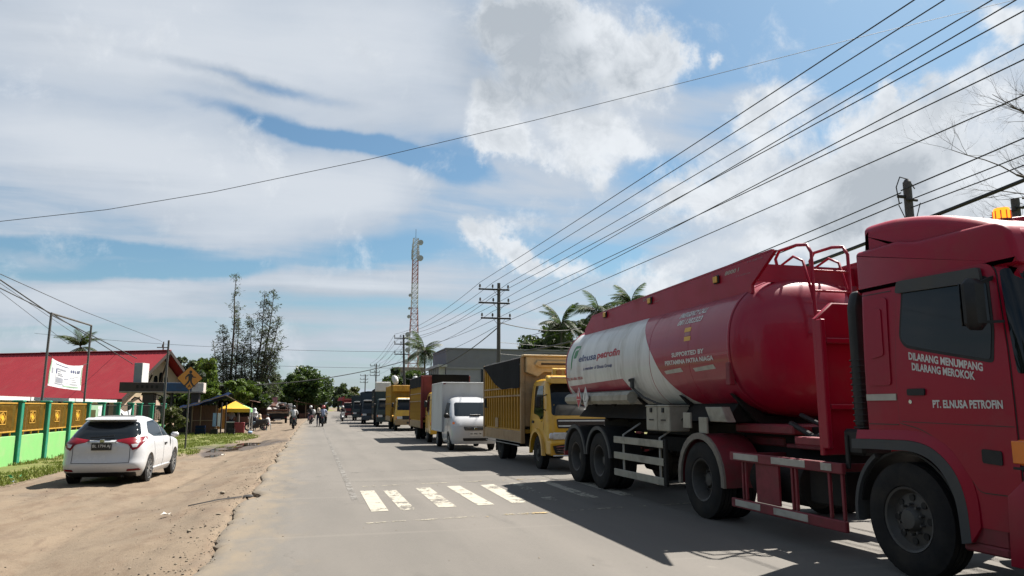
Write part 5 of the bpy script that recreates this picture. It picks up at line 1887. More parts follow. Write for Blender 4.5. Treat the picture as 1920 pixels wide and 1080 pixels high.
# ------------------------------------------------------------------ cargo lorries, front towards -y, y = 0 at the cab front
def cargo_truck(loc, label, c, rz=0.0, group='lorries queuing along the road'):
    root = thing('cargo_truck', label, 'truck', loc, rz, group)
    cc, bc, post = c['cab'], c['bed'], c.get('post', c['bed'])
    hc, hb = c.get('hc', .93), c.get('hb', 1.05)
    L, ztop = c['len'], c['top']
    b0 = c.get('b0', 1.95)
    b1 = b0 + L
    zf = .92
    near_ = c.get('near', False)
    ct = c.get('cab_top', 2.14)
    sh = Shell([(.42, -.02, 1.62, hc - .02, .14, .05, .18, .05), (.75, -.06, 1.62, hc, .16, .05, .2, .05), (1.15, .0, 1.62, hc, .18, .05, .2, .05), (1.30, .04, 1.62, hc - .01, .2, .05, .2, .05),
                (ct - .2, .34, 1.60, hc - .07, .22, .06, .2, .06), (ct - .06, .44, 1.58, hc - .11, .22, .1, .2, .1), (ct, .62, 1.46, hc - .24, .2, .1, .2, .1)])
    mb = MB()
    sh.mesh(mb, [.42, .55, .75, .95, 1.15, 1.22, 1.3, 1.42, 1.55, 1.68, 1.8, 1.9, ct - .13, ct - .06, ct - .03, ct])
    cab_ = mb.build('cab', cc, root, smooth=35)
    if near_:
        cut_arches(cab_, [(-2, 2, .95, .40, .50)])
    F0 = sh.on_y0()
    mb = MB()
    lay(mb, rounded([(-hc + .10, 1.30), (-hc + .16, ct - .14), (hc - .16, ct - .14), (hc - .10, 1.30)], .08), F0, .008, (.1, .1), .02)
    wsn = mb.build('windscreen', 'glass_dark', cab_, smooth=40)
    for s in (-1, 1):
        SD = sh.on_side(s)
        mb = MB()
        lay(mb, rounded([(.42, 1.32), (.62, ct - .18), (1.28, ct - .18), (1.28, 1.34), (.8, 1.28), (.56, 1.12)], [.05, .06, .06, .06, .1, .06]), SD, .008, (.15, .12), .02)
        mb.build('side_window', 'glass_dark', cab_, smooth=40)
        mb = MB()
        mb.box((s * (hc + .16), .30, 1.62), (.13, .07, .28), .03)
        mb.bar((s * (hc - .08), .36, 1.80), (s * (hc + .14), .30, 1.72), .02)
        mb.bar((s * (hc - .04), .30, 1.40), (s * (hc + .14), .30, 1.52), .02)
        mb.build('wing_mirror', 'black_plastic', cab_, smooth=40)
        mb = MB()
        mb.box((s * (hc - .27), -.05, .82), (.36, .05, .17), .03)
        mb.box((s * (hc - .07), .0, .82), (.10, .1, .15), .03, 0 if near_ else 1)
        mb.build('headlight', ['lamp_white', 'orange_lens'], cab_, smooth=40)
        mb = MB()
        lay(mb, rounded([(1.22, 1.10), (1.22, 1.16), (1.40, 1.16), (1.40, 1.10)], .02), SD, .02, None, .02)
        mb.build('door_handle', 'black_plastic', cab_, smooth=0)
        mb = MB()
        lay(mb, [(1.45, .62), (1.45, ct - .15), (1.46, ct - .15), (1.46, .62)], SD, .003, (.2, .1), .003)
        lay(mb, [(.40, .95), (.40, 1.3), (.41, 1.3), (.41, .95)], SD, .003, (.2, .1), .003)
        mb.build('door_seam', 'black_plastic', cab_, smooth=0)
        if near_:
            mb = MB()
            rings = []
            for k in range(15):
                a = R(-5 + 190 * k / 14)
                co, si = math.cos(a), math.sin(a)
                rings.append([(s * (hc - .03), .95 - q * co, .40 + q * si) for q in (.49, .60)] + [(s * (hc + .05), .95 - q * co, .40 + q * si) for q in (.58, .49)])
            mb.loft(rings)
            mb.build('wheel_arch', cc, cab_, smooth=40)
    mb = MB()
    mb.prism([(-.16, .38), (-.16, .66), (-.08, .72), (.25, .72), (.25, .38)], -hc, hc, 'x', .03)
    bmp = mb.build('bumper', c.get('bumper', cc), cab_)
    mb = MB()
    mb.box((0, -.17, .52), (.45, .02, .13), .004)
    mb.build('number_plate', 'sign_black', bmp)
    mb = MB()
    lay(mb, rounded([(-hc + .45, .72), (-hc + .42, .95), (hc - .42, .95), (hc - .45, .72)], .03), F0, .01, (.1, .1), .02)
    mb.build('grille', c.get('grille', 'black_plastic'), cab_, smooth=40)
    if near_:
        mb = MB()
        lay(mb, rounded([(-hc + .22, 1.0), (-hc + .2, 1.22), (hc - .2, 1.22), (hc - .22, 1.0)], .04), F0, .008, (.1, .1), .015)
        gp = mb.build('front_panel', 'dark_wood', cab_, smooth=40)
        mb = MB()
        for z in (1.04, 1.16):
            lay(mb, [(-hc + .24, z), (-hc + .24, z + .03), (hc - .24, z + .03), (hc - .24, z)], F0, .012, (.1, .1), .006)
        mb.build('pale_stripe', 'decal_white', gp, smooth=0)
        mb = MB()                                                # visor over the windscreen and the lamp rack on the roof
        mb.prism([(.10, ct - .14), (.12, ct - .02), (.45, ct + .06), (.55, ct + .02), (.42, ct - .1)], -hc + .08, hc - .08, 'x', .02)
        mb.build('sun_visor', 'truck_yellow', cab_)
        mb = MB()
        mb.prism([(.10, ct + .05), (.10, ct + .20), (.22, ct + .23), (.30, ct + .05)], -hc + .16, hc - .16, 'x', .015)
        rk = mb.build('lamp_rack', 'truck_yellow', cab_)
        for k in range(7):
            x = -.62 + k * .207
            mb = MB()
            mb.cyl((x, .085, ct + .125), (x, .07, ct + .125), .075, .07, 14)
            mb.build('roof_lamp', 'orange_lens' if k % 2 else 'bed_orange', rk, smooth=40)
        mb = MB()
        mb.prism([(-hc + .12, .42), (-hc + .05, .60), (-.42, .66), (-.34, .50), (-.5, .42)], -.185, -.165, 'y', .004)
        mb.build('bumper_grille', 'black_plastic', bmp)
        mb = MB()
        mb.prism([(hc - .12, .42), (hc - .05, .60), (.42, .66), (.34, .50), (.5, .42)], -.185, -.165, 'y', .004)
        mb.build('bumper_grille', 'black_plastic', bmp)
        mb = MB()
        for s in (-1, 1):
            mb.bar((s * .80, -.19, .575), (s * .46, -.19, .61), .018)
            mb.bar((s * .80, -.19, .53), (s * .52, -.19, .52), .016)
            mb.bar((s * .78, -.19, .48), (s * .58, -.19, .45), .016)
        mb.box((0, -.19, .375), (2 * hc - .1, .03, .03), .008)
        mb.build('bumper_trim', 'chrome', bmp)
    else:
        mb = MB()
        mb.prism([(.14, ct - .12), (.3, ct - .04), (.36, ct - .06), (.22, ct - .15)], -hc + .16, hc - .16, 'x', .006)
        mb.build('sun_visor', c.get('visor', 'decal_dirty' if c['cab'] == 'truck_yellow' else 'steel_dark'), cab_)
        mb = MB()
        lay(mb, [(-.25, 1.10), (-.25, 1.16), (.25, 1.16), (.25, 1.10)], F0, .006, None, .01)
        mb.build('front_panel', c.get('panel', cc), cab_, smooth=0)
    # chassis and wheels
    mb = MB()
    for s in (-1, 1):
        mb.box((s * .36, (b1 + .6) / 2, .66), (.07, b1 - .4, .18))
    mb.box((0, .95, .42), (1.5, .12, .12))
    ra = c.get('ra', b0 + L * .58)
    mb.cyl((-.8, ra, .42), (.8, ra, .42), .09, n=10)
    mb.box((.0, b0 + .9, .6), (1.3, .7, .35), .04)
    mb.build('chassis', 'chassis', root)
    for s in (-1, 1):
        wheel(root, (s * .82, .95, .40), .40, .21, .21, 'truck', s)
        wheel(root, (s * (hb - .18), ra, .40), .40, .21, .21, 'dual', s)
        wheel(root, (s * (hb - .42), ra, .40), .40, .21, .21, 'dual', s)
        mb = MB()
        mb.box((s * (hb - .28), ra + .52, .42), (.42, .015, .42), .004)
        mb.build('mud_flap', 'black_plastic', root)
    # load bed: floor, sides of upright slats between rails, corner posts, head board
    mb = MB()
    mb.box((0, (b0 + b1) / 2, zf - .05), (2 * hb - .04, L, .10), .01)
    bed = mb.build('load_bed', bc, root)
    zr = c.get('rail_top', ztop)
    for s in (-1, 1):
        x = s * hb
        mb = MB()
        mb.box((x, (b0 + b1) / 2, .72), (.06, L - .02, .30), .015)
        mb.build('lower_board', c.get('lower', 'bed_tan'), bed)
        mb = MB()
        mb.box((x - s * .035, (b0 + b1) / 2, (zf + zr) / 2), (.02, L - .05, zr - zf - .02))
        mb.build('side_panel', c.get('panel_in', bc), bed)
        nsl = int(L / c.get('pitch', .30))
        tmb = MB()
        tmb.box((0, 0, 0), (.055, .065, zr - zf - .02), .008)
        first = None
        for k in range(nsl + 1):
            y = b0 + .08 + (L - .16) * k / nsl
            p = (x, y, (zf + zr) / 2 - .01)
            if first is None:
                first = tmb.build('slat', bc, bed)
                first.location = p
            else:
                link('slat', first.data, bed, p)
        for z in c.get('rails', (1.82, 2.06)):
            mb = MB()
            mb.box((x + s * .035, (b0 + b1) / 2, z), (.03, L - .04, .045), .006)
            mb.build('side_rail', c.get('rail_mat', 'bed_tan'), bed)
        for y in (b0 - .04, b1 + .03):
            mb = MB()
            mb.box((x, y, (ztop + .56) / 2), (.11, .10, ztop - .56), .012)
            mb.build('corner_post', post, bed)
    mb = MB()
    mb.box((0, b0 - .04, (1.0 + ztop) / 2), (2 * hb - .12, .05, ztop - 1.0), .01)
    hbd = mb.build('head_board', c.get('head', bc), bed)
    mb = MB()
    mb.box((0, b1 + .02, (.8 + zr) / 2), (2 * hb - .12, .05, zr - .8), .01)
    mb.build('tail_board', bc, bed)
    if near_:
        mb = MB()
        mb.prism([(-hb + .07, ztop), (-hb + .07, ztop - .40), (-hb + .38, ztop - .52), (-hb + .55, ztop - .40), (hb - .55, ztop - .40), (hb - .38, ztop - .52), (hb - .07, ztop - .40), (hb - .07, ztop)], b0 - .20, b0 - .07, 'y', .015)
        mb.prism([(-hb + .35, ztop - .10), (-hb + .28, ztop - .20), (-hb + .4, ztop - .28), (hb - .4, ztop - .28), (hb - .28, ztop - .20), (hb - .35, ztop - .10)], b0 - .26, b0 - .205, 'y', .02)
        mb.box((0, b0 - .12, ztop + .03), (2 * hb + .05, .26, .05), .012)
        mb.box((0, b0 - .27, ztop - .19), (1.2, .02, .05), .006, 1)
        mb.build('carved_crown', ['crown_tan_lifted', 'dark_wood'], hbd)
        # small board and rope fittings on the viewed side
        mb = MB()
        mb.box((-hb - .045, ra - .1, 1.05), (.03, .35, .28), .01)
        mb.build('arch_board', 'bed_tan', bed)
        mb = MB()
        mb.box((-hb - .05, b1 - .25, 1.62), (.06, .12, .30), .03)
        mb.bar((-hb - .03, b1 - .25, 1.5), (-hb - .05, b1 - .6, 1.48), .02)
        mb.build('lamp_bracket', 'black_plastic', bed)
        mb = MB()
        mb.box((-hb - .01, (b0 + b1) / 2, .58), (.04, L, .025), .006)
        mb.box((-hb - .01, (b0 + b1) / 2, .50), (.03, L * .9, .02), .004)
        mb.build('under_rail', 'alu', bed)
        mb = MB()
        mb.box((0, b0 - .22, 1.35), (1.5, .12, 1.3), .02)
        mb.build('front_locker', 'dark_wood', bed)
    elif c.get('crown'):
        mb = MB()
        mb.box((0, b0 - .25, ztop - .22), (2 * hb - .1, .35, .40), .02)
        mb.build('crown_board', c['crown'], hbd)
    tp_ = c.get('tarp')
    if tp_:
        mb = MB()
        drop = c.get('drop', .45)
        rows_ = []
        nseg = 24
        for k in range(nseg + 1):
            y = b0 - .02 + (L + .05) * k / nseg
            f = k / nseg
            dl = drop * (c['drape'](f) if 'drape' in c else 1.0) + .012 * math.sin(k * .9)
            sag = -.02 * math.sin(k * .5) ** 2
            ht = c.get('hump', .06)
            o = .075 + .006 * math.sin(k * .8)
            rows_.append([(-hb - o - .006 * math.sin(k), y, ztop - dl), (-hb - o + .012, y, ztop - dl * .5), (-hb - o, y, ztop - .03), (-hb + .06, y, ztop + .045 + sag), (-hb * .4, y, ztop + ht + sag), (hb * .4, y, ztop + ht + sag),
                          (hb - .06, y, ztop + .045 + sag), (hb + o, y, ztop - .03), (hb + o - .012, y, ztop - dl * .5), (hb + o, y, ztop - dl)])
        mb.loft(rows_, 0, False, False)
        if c.get('front_drop'):
            mb.loft([[(x, b0 - .10, ztop + .05), (x, b0 - .12, ztop - .18), (x, b0 - .11, ztop - .36 - .04 * math.sin(x * 5))] for x in np.linspace(-hb + .42, hb, 9)], 0, False, False)
        mb.build('tarpaulin', tp_, root, smooth=60)
    return root


YT = cargo_truck((6.30, 16.95, 0), 'yellow lorry with slatted bed and black tarpaulin right behind the red tanker',
                 dict(cab='truck_yellow', bed='bed_yellow', post='bed_tan', head='bed_tan', panel_in='bed_dark', len=4.5, top=2.80, rail_top=2.62, near=True, tarp='tarp', drop=.80, ra=4.75,
                      drape=lambda f: 1.0 if f < .45 else max(.12, 1 - ((f - .45) / .55) ** 1.3), hump=.10, rails=(1.80, 2.02), pitch=.31, cab_top=2.2), rz=-R(.5))
T4 = cargo_truck((5.66, 31.3, 0), 'yellow lorry with red front posts and black tarpaulin behind the white box van',
                 dict(cab='truck_yellow', bed='bed_yellow', panel_in='bed_dark', post='bed_red', head='bed_red', len=4.6, top=2.88, tarp='tarp', drop=.50, rails=(1.75, 2.1), lower='bed_tan', front_drop=True), rz=-R(1))
T5 = cargo_truck((5.92, 47.6, 0), 'yellow lorry with flat dark windscreen and white bundles on its roof',
                 dict(cab='truck_yellow', bed='bed_yellow', post='bed_dark', head='bed_dark', panel_in='bed_dark', len=5.0, top=2.92, rails=(1.7, 2.2), grille='black_plastic', bumper='bed_tan', crown='bed_yellow', cab_top=2.1), rz=-R(1.5))
rb = road_bend
T6 = cargo_truck((5.55 + rb(57), 57.5, 0), 'dark teal lorry with tall open frame behind the yellow lorries',
                 dict(cab='bed_teal', bed='bed_teal', post='steel_dark', len=5.0, top=2.9, rails=(1.5, 1.9, 2.3), tarp='tarp', drop=.25, hump=.25), rz=-R(2.5))
T7 = cargo_truck((5.0 + rb(68), 67.5, 0), 'dark blue lorry with dark canvas cover behind the teal open framed lorry',
                 dict(cab='bed_blue', bed='bed_blue', len=6.2, top=2.8, rails=(1.7, 2.1), tarp='tarp_blue', drop=.5, hump=.12), rz=-R(4))
T8 = cargo_truck((4.9 + rb(84), 84, 0), 'dark green lorry under a black cover near the end of the queue',
                 dict(cab='bed_teal', bed='bed_teal', len=6.5, top=2.75, rails=(1.7, 2.1), tarp='tarp', drop=.7), rz=-R(4))
T9 = cargo_truck((4.3 + rb(104), 104, 0), 'red lorry at the far end of the queue',
                 dict(cab='bed_red', bed='bed_red', len=5.5, top=2.6, rails=(1.7, 2.1), crown='bed_red'), rz=-R(5))
T10 = cargo_truck((4.4 + rb(124), 124, 0), 'last dark lorry visible in the queue, beyond the red one',
                  dict(cab='bed_teal', bed='bed_blue', len=6, top=2.8, rails=(1.7, 2.1), tarp='tarp', drop=.6), rz=-R(6))

# loads on the far lorries
for i, (x, y, z, s, lb) in enumerate([(5.02, 48.9, 2.92, .26, 'white cloth bundle on the roof of the yellow lorry, left one'), (6.4, 49.0, 2.92, .25, 'white cloth bundle on the roof of the yellow lorry, right one')]):
    mb = MB()
    rings = []
    rnd = random.Random(i)
    for k in range(7):
        th = math.pi * k / 6
        ox_ = rnd.uniform(-.1, .1)
        rings.append([(x + ox_ + s * (math.sin(th) * .9 + .05) * math.cos(a) * rnd.uniform(.55, 1.15), y + s * (math.sin(th) + .05) * math.sin(a) * rnd.uniform(.6, 1.1), z + s * 1.25 * (1 - math.cos(th)) * .95) for a in np.linspace(0, 2 * math.pi, 10, endpoint=False)])
    mb.loft(rings)
    tag(mb.build('white_bundle', ['cloth_white', 'black_plastic'], smooth=60, origin=(x, y, z)), lb, 'bundle', 'bundles on the yellow lorry')
mb = MB()
mb.box((4.95, 56.5, 3.0), (1.05, .06, .62), .02)
mb.box((4.95, 56.54, 3.0), (1.15, .03, .72), .01)
tag(mb.build('white_board', 'white_paint', origin=(5.0, 56.5, 2.7)), 'white board standing on the load behind the yellow lorry', 'board')

# ------------------------------------------------------------------ white box van
VAN = thing('box_van', 'small white box van with cargo box between the two tarpaulined lorries', 'van', (5.44, 25.6, 0), -R(.5))
VS = Shell([(.24, -.02, 2.2, .76, .18, .1, .22, .1), (.42, -.10, 2.2, .81, .22, .1, .28, .1), (.65, -.10, 2.2, .825, .24, .1, .3, .1), (.85, -.06, 2.2, .825, .25, .1, .3, .1), (1.05, .06, 2.2, .81, .28, .1, .3, .1), (1.20, .26, 2.2, .795, .3, .1, .3, .1),
            (1.60, .86, 2.2, .71, .3, .1, .26, .1), (1.74, 1.08, 2.2, .66, .3, .1, .26, .1), (1.82, 1.28, 2.15, .56, .25, .1, .25, .1), (1.86, 1.5, 2.0, .4, .2, .1, .2, .1)])
mb = MB()
VS.mesh(mb, [.24, .33, .42, .53, .65, .75, .85, .95, 1.05, 1.12, 1.2, 1.3, 1.4, 1.5, 1.6, 1.68, 1.74, 1.79, 1.82, 1.85, 1.86])
vb = mb.build('cab', 'van_white', VAN, smooth=35)
cut_arches(vb, [(-1.2, -.5, .72, .31, .355), (.5, 1.2, .72, .31, .355)])
VF = VS.on_y0()
mb = MB()
lay(mb, rounded([(-.68, 1.18), (-.58, 1.66), (.58, 1.66), (.68, 1.18)], .08), VF, .006, (.08, .06), .012)
vw = mb.build('windscreen', 'glass_dark', vb, smooth=50)
mb = MB()
mb.box((.05, .30, 1.23), (.35, .2, .015), .004)
mb.build('dashboard_paper', 'decal_white', vw)
for s in (-1, 1):
    mb = MB()
    lay(mb, rounded([(s * .80, .90), (s * .78, 1.03), (s * .48, .96), (s * .46, .86), (s * .70, .84)], .03), VF, .012, (.06, .05), .03)
    hl = mb.build('headlight', 'lamp_white', vb, smooth=50)
    mb = MB()
    lay(mb, rounded([(s * .79, .92), (s * .775, 1.0), (s * .70, .98), (s * .72, .90)], .02), VF, .016, (.06, .05), .01)
    mb.build('indicator', 'orange_lens', hl, smooth=50)
    SD = VS.on_side(s)
    mb = MB()
    lay(mb, rounded([(.62, 1.16), (1.12, 1.64), (1.75, 1.66), (1.75, 1.14), (.8, 1.1)], .05), SD, .006, (.1, .06), .012)
    mb.build('side_window', 'glass_dark', vb, smooth=50)
    mb = MB()
    mb.box((s * .93, .52, 1.20), (.17, .10, .17), .04)
    mb.bar((s * .76, .55, 1.14), (s * .88, .53, 1.17), .04)
    mb.build('wing_mirror', 'black_plastic', vb, smooth=40)
    wheel(VAN, (s * .72, .72, .30), .30, .185, .19, 'alloy', s)
    wheel(VAN, (s * .72, 3.35, .30), .30, .185, .19, 'alloy', s)
    mb = MB()
    lay(mb, [(1.82, .4), (1.82, 1.6), (1.828, 1.6), (1.828, .4)], SD, .003, (.1, .08), .003)
    lay(mb, [(.98, .5), (.66, 1.1), (.668, 1.1), (.988, .5)], SD, .003, (.1, .08), .003)
    mb.build('door_seam', 'black_plastic', vb, smooth=0)
mb = MB()
lay(mb, rounded([(-.38, .70), (-.42, .83), (.42, .83), (.38, .70)], .03), VF, .010, (.06, .05), .02)
gl = mb.build('grille', 'black_plastic', vb, smooth=40)
for z in (.74, .79):
    mb = MB()
    mb.box((0, -.125, z), (.72, .015, .012), .003)
    mb.build('grille_bar', 'chrome', gl)
mb = MB()
mb.box((0, -.13, .768), (.09, .02, .08), .015)
mb.build('badge', 'chrome', gl)
mb = MB()
lay(mb, rounded([(-.42, .34), (-.45, .44), (.45, .44), (.42, .34)], .03), VF, .008, (.06, .05), .02)
mb.build('lower_grille', 'black_plastic', vb, smooth=40)
mb = MB()
lay(mb, rounded([(-.60, .46), (-.62, .53), (.62, .53), (.60, .46)], .02), VF, .02, (.06, .05), .03)
mb.build('bumper_strip', 'van_white', vb, smooth=40)
mb = MB()
mb.box((0, -.145, .585), (.43, .018, .13), .004)
vp = mb.build('number_plate', 'decal_white', vb)
lettering('BK 8987 FM', vp, 'sign_black', lambda u, v, off: (-.19 + u, -.154 - off, .562 + v), .06, .38, .015)
mb = MB()                                                        # cargo box: body, corner posts, roof edge
mb.box((0, 3.12, 1.50), (1.74, 2.6, 1.76), .015)
vx = mb.build('cargo_box', 'box_white', VAN)
mb = MB()
for s in (-1, 1):
    for y in (1.82, 4.42):
        mb.box((s * .865, y, 1.5), (.05, .05, 1.80), .01)
    mb.box((s * .865, 3.12, 2.385), (.05, 2.6, .05), .01)
    mb.box((s * .865, 3.12, .62), (.05, 2.6, .06), .01)
mb.box((0, 1.815, 2.385), (1.7, .05, .05), .01)
mb.build('box_edge', 'box_white', vx)
for s in (-1, 1):
    mb = MB()
    mb.box((s * .80, 1.79, 2.35), (.09, .03, .035), .008)
    mb.build('clearance_lamp', 'lamp_red', vx)
mb = MB()
for s in (-1, 1):
    mb.box((s * .35, 2.6, .48), (.06, 3.6, .14))
mb.box((0, 3.35, .32), (1.2, .1, .1))
mb.box((-.5, 2.5, .46), (.35, .9, .22), .03)
mb.build('chassis', 'chassis', VAN)
# ------------------------------------------------------------------ school fence
GZ = -.32
FEN = thing('boundary_fence', 'green walled fence with yellow grilles along the verge left of the white car', 'fence', (-9.0, 34, GZ))
PY = [19.5, 22.0, 24.45, 26.9, 29.4, 31.85, 34.3, 36.5, 39.2, 41.95, 43.9, 46.9, 50.6]


def pier_mb(h=1.98):
    mb = MB()
    mb.box((0, 0, h / 2), (.26, .22, h), .015)
    mb.box((0, 0, h + .02), (.32, .28, .07), .02)
    return mb


pm = None
for y in PY:
    if pm is None:
        o = pier_mb().build('pier', 'fence_green', FEN)
        pm = o.data
        o.location = (0, y - 34, 0)
    else:
        link('pier', pm, FEN, (0, y - 34, 0))
for a, b in zip(PY[:-1], PY[1:]):
    L = b - a - .22
    yc = (a + b) / 2 - 34
    mb = MB()
    mb.box((-.02, yc, .46), (.12, L, .94), .012)
    mb.build('base_wall', 'fence_lime', FEN)
    if b <= 34.4:
        mb = MB()
        for z in (1.06, 1.93):
            mb.box((0, yc, z), (.05, L - .02, .045), .008)
        for s in (-1, 1):
            mb.box((0, yc + s * (L / 2 - .04), 1.49), (.05, .045, .84), .008)
        for q in (-.7, 0, .7):
            mb.box((0, yc + q, .985), (.035, .035, .12))
        fr_ = mb.build('grille_frame', 'grille_yellow', FEN)
        mb = MB()
        nb = int(L / .085)
        for k in range(1, nb):
            y = yc - L / 2 + L * k / nb
            if abs(y - yc) < .24:
                for z0, z1 in ((1.08, 1.30), (1.68, 1.91)):
                    mb.box((0, y, (z0 + z1) / 2), (.010, .016, z1 - z0))
            else:
                mb.box((0, y, 1.495), (.010, .016, .83))
        mb.build('grille_bars', 'grille_yellow', fr_)['kind'] = 'stuff'
        mb = MB()
        for s in (-1, 1):
            mb.box((0, yc + s * .25, 1.49), (.04, .03, .40), .004)
            mb.box((0, yc, 1.49 + s * .19), (.04, .5, .03), .004)
        mb.bar((0, yc - .22, 1.49), (0, yc, 1.66), .04, .04)
        mb.bar((0, yc, 1.66), (0, yc + .22, 1.49), .04, .04)
        mb.bar((0, yc + .22, 1.49), (0, yc, 1.32), .04, .04)
        mb.bar((0, yc, 1.32), (0, yc - .22, 1.49), .04, .04)
        mb.prism([(yc - .12, 1.49), (yc, 1.58), (yc + .12, 1.49), (yc, 1.40)], -.02, .02, 'x', 0, 1, 1)
        mb.build('grille_motif', ['grille_yellow', 'canopy_yellow'], fr_)
    else:
        mb = MB()
        for z in (1.06, 1.90):
            mb.box((0, yc, z), (.04, L, .035))
        for k in range(int(L / .14)):
            mb.box((0, yc - L / 2 + .07 + k * .14, 1.48), (.016, .016, .84))
        mb.build('iron_rails', 'steel_dark', FEN)


def cloth(name, corners, nu, nv, material, label, cat, sag=.05, bulge=.06, prints=None):
    """corners tl, tr, br, bl; a sheet with a sagging top hem and folds"""
    tl, tr, br, bl = [Vector(c) for c in corners]
    nrm = (tr - tl).cross(bl - tl).normalized()

    def P(u, v, off=0.0):
        p = tl.lerp(tr, u).lerp(bl.lerp(br, u), v)
        p = p + Vector((0, 0, -sag * math.sin(math.pi * u) * (1 - .75 * v)))
        return p + nrm * (bulge * math.sin(u * 5 + v * 2) * .5 + bulge * .35 * math.sin(u * 13 + v * 4) + off)
    mb = MB()
    mb.loft([[P(i / nu, j / nv) for i in range(nu + 1)] for j in range(nv + 1)], 0, False, False)
    o = mb.build(name, material, smooth=60, origin=tuple(tl.lerp(br, .5)))
    tag(o, label, cat)
    sd = -1 if nrm.y > 0 or nrm.x < 0 else 1
    ctr = tl.lerp(br, .5)
    for nm, mt_, rects in (prints or []):
        mb = MB()
        for u0, v0, u1, v1 in rects:
            k = max(2, int((u1 - u0) * nu * 1.2))
            mb.loft([[P(u0 + (u1 - u0) * i / k, v, .006 * sd) - ctr for i in range(k + 1)] for v in (v0, (v0 + v1) / 2, v1)], 0, False, False)
        mb.build(nm, mt_, o, smooth=60)
    return o, P, sd


# the banner in its pipe frame
FR = thing('banner_stand', 'tall thin pipe frame standing behind the green fence', 'frame', (-10.29, 35.8, GZ))
mb = MB()
mb.tube([(0, -2.8, 0), (.05, -2.8, 5.5)], .045, 10)
mb.build('post', 'pole_steel', FR)
mb = MB()
mb.tube([(0, 2.8, 0), (.03, 2.8, 5.6)], .045, 10)
mb.build('post', 'pole_steel', FR)
mb = MB()
mb.tube([(.05, -2.8, 5.5), (.03, 2.8, 5.6)], .04, 8)
mb.build('crossbar', 'pole_steel', FR)
BN, BP, BS = cloth('banner', [(-10.22, 33.55, 3.44), (-10.25, 37.8, 3.38), (-10.22, 37.7, 2.24), (-10.22, 33.35, 2.34)], 24, 8, 'banner_white',
                   'white printed banner tied inside the pipe frame before the red roof', 'banner', sag=.14, bulge=.05,
                   prints=[('printed_block', 'print_grey', [(.17, .24, .48, .30), (.17, .30, .185, .86), (.17, .83, .43, .87), (.20, .60, .40, .80), (.22, .34, .30, .38), (.22, .43, .36, .46), (.22, .49, .40, .53), (.43, .58, .55, .63)]),
                           ('printed_lines', 'print_grey', [(.58, .46, .86, .475), (.58, .53, .72, .545), (.58, .60, .74, .615), (.58, .68, .82, .695), (.58, .78, .88, .81), (.46, .70, .54, .715), (.46, .76, .54, .775), (.06, .30, .10, .5)]),
                           ('printed_lines', 'print_navy', [(.60, .20, .64, .32), (.655, .20, .70, .32), (.72, .22, .75, .34), (.78, .22, .82, .34), (.835, .22, .89, .34), (.17, .30, .20, .46), (.15, .10, .55, .125)]),
                           ('printed_band', 'print_green', [(.0, .08, .03, .92), (.4, .88, .9, .93), (.96, .1, .99, .8)])])
for (a, b) in (((-10.22, 33.55, 3.44), (-10.24, 33.0, 3.6)), ((-10.22, 33.35, 2.34), (-10.25, 33.0, 2.2)), ((-10.25, 37.8, 3.38), (-10.27, 38.6, 3.5)), ((-10.22, 37.7, 2.24), (-10.27, 38.6, 2.1))):
    mb = MB()
    mb.cyl(a, b, .012, n=5)
    mb.build('tie_cord', 'wire', BN, origin=None).location = -BN.location
cloth('poster', [(-8.94, 34.5, 1.58), (-8.94, 36.3, 1.60), (-8.94, 36.3, .62), (-8.94, 34.5, .62)], 8, 5, 'print_green', 'pale green and white poster tied to the fence behind the white car', 'poster', .02, .03,
      prints=[('printed_block', 'banner_white', [(.66, .05, .98, .95)]), ('printed_block', 'leaf_olive', [(.1, .2, .5, .55)]), ('printed_block', 'decal_dirty', [(.1, .62, .55, .9)])])
cloth('cloth_sheet', [(-8.94, 39.35, 1.58), (-8.94, 41.8, 1.52), (-8.94, 41.7, .60), (-8.94, 39.3, .62)], 14, 6, 'banner_white', 'white cloth banner sagging between two green fence piers', 'banner', .28, .08,
      prints=[('printed_lines', 'print_grey', [(.15, .55, .7, .6), (.15, .72, .5, .76)])])
mb = MB()                                                        # long low shed roof behind the fence
mb.prism([(-10.6, 1.78), (-10.6, 1.94), (-13.2, 2.35), (-13.2, 2.22)], 26, 46, 'y')
SH = thing('low_shed', 'long low shed with pale roof edge behind the green fence', 'shed', (-11.8, 36, GZ))
mb2 = MB()
mb2.prism([(1.2, 2.06), (1.2, 2.20), (-1.4, 2.02), (-1.4, 1.90)], -12, 10, 'y', .01)
mb2.build('roof', 'white_paint', SH)
mb2 = MB()
mb2.box((-.6, -1, .95), (1.2, 21, 1.8))
mb2.build('wall', 'dark_wood', SH)
for y in range(-11, 10, 4):
    mb2 = MB()
    mb2.box((1.0, y, 1.04), (.1, .1, 2.08))
    mb2.build('post', 'steel_dark', SH)

# ------------------------------------------------------------------ school building with the red roof
SC = thing('school_building', 'cream school building with long red metal roof and gabled end', 'building', (-14.9, 65.0, -.4), math.atan2(.485, -.875))
LN, WD = 46.0, 8.6
EH, RH = 3.05, 6.55
mb = MB()
mb.box((LN / 2, -.1, EH / 2), (LN, .2, EH))
mb.box((LN / 2, -WD + .1, EH / 2), (LN, .2, EH))
mb.build('wall', 'wall_cream', SC)
mb = MB()
mb.prism([(-.2, 0), (-.2, EH), (-WD / 2, RH - .22), (-WD + .2, EH), (-WD + .2, 0)], 0, .2, 'x')
gw = mb.build('gable_wall', 'wall_cream', SC)
mb = MB()
mb.prism([(-.2, 0), (-.2, EH), (-WD / 2, RH - .22), (-WD + .2, EH), (-WD + .2, 0)], LN - .2, LN, 'x')
mb.build('gable_wall', 'wall_cream', SC)
mb = MB()
mb.box((-.03, -WD / 2, 1.35), (.05, WD - .5, 2.6))
mb.build('gable_base', 'wall_pink', SC)
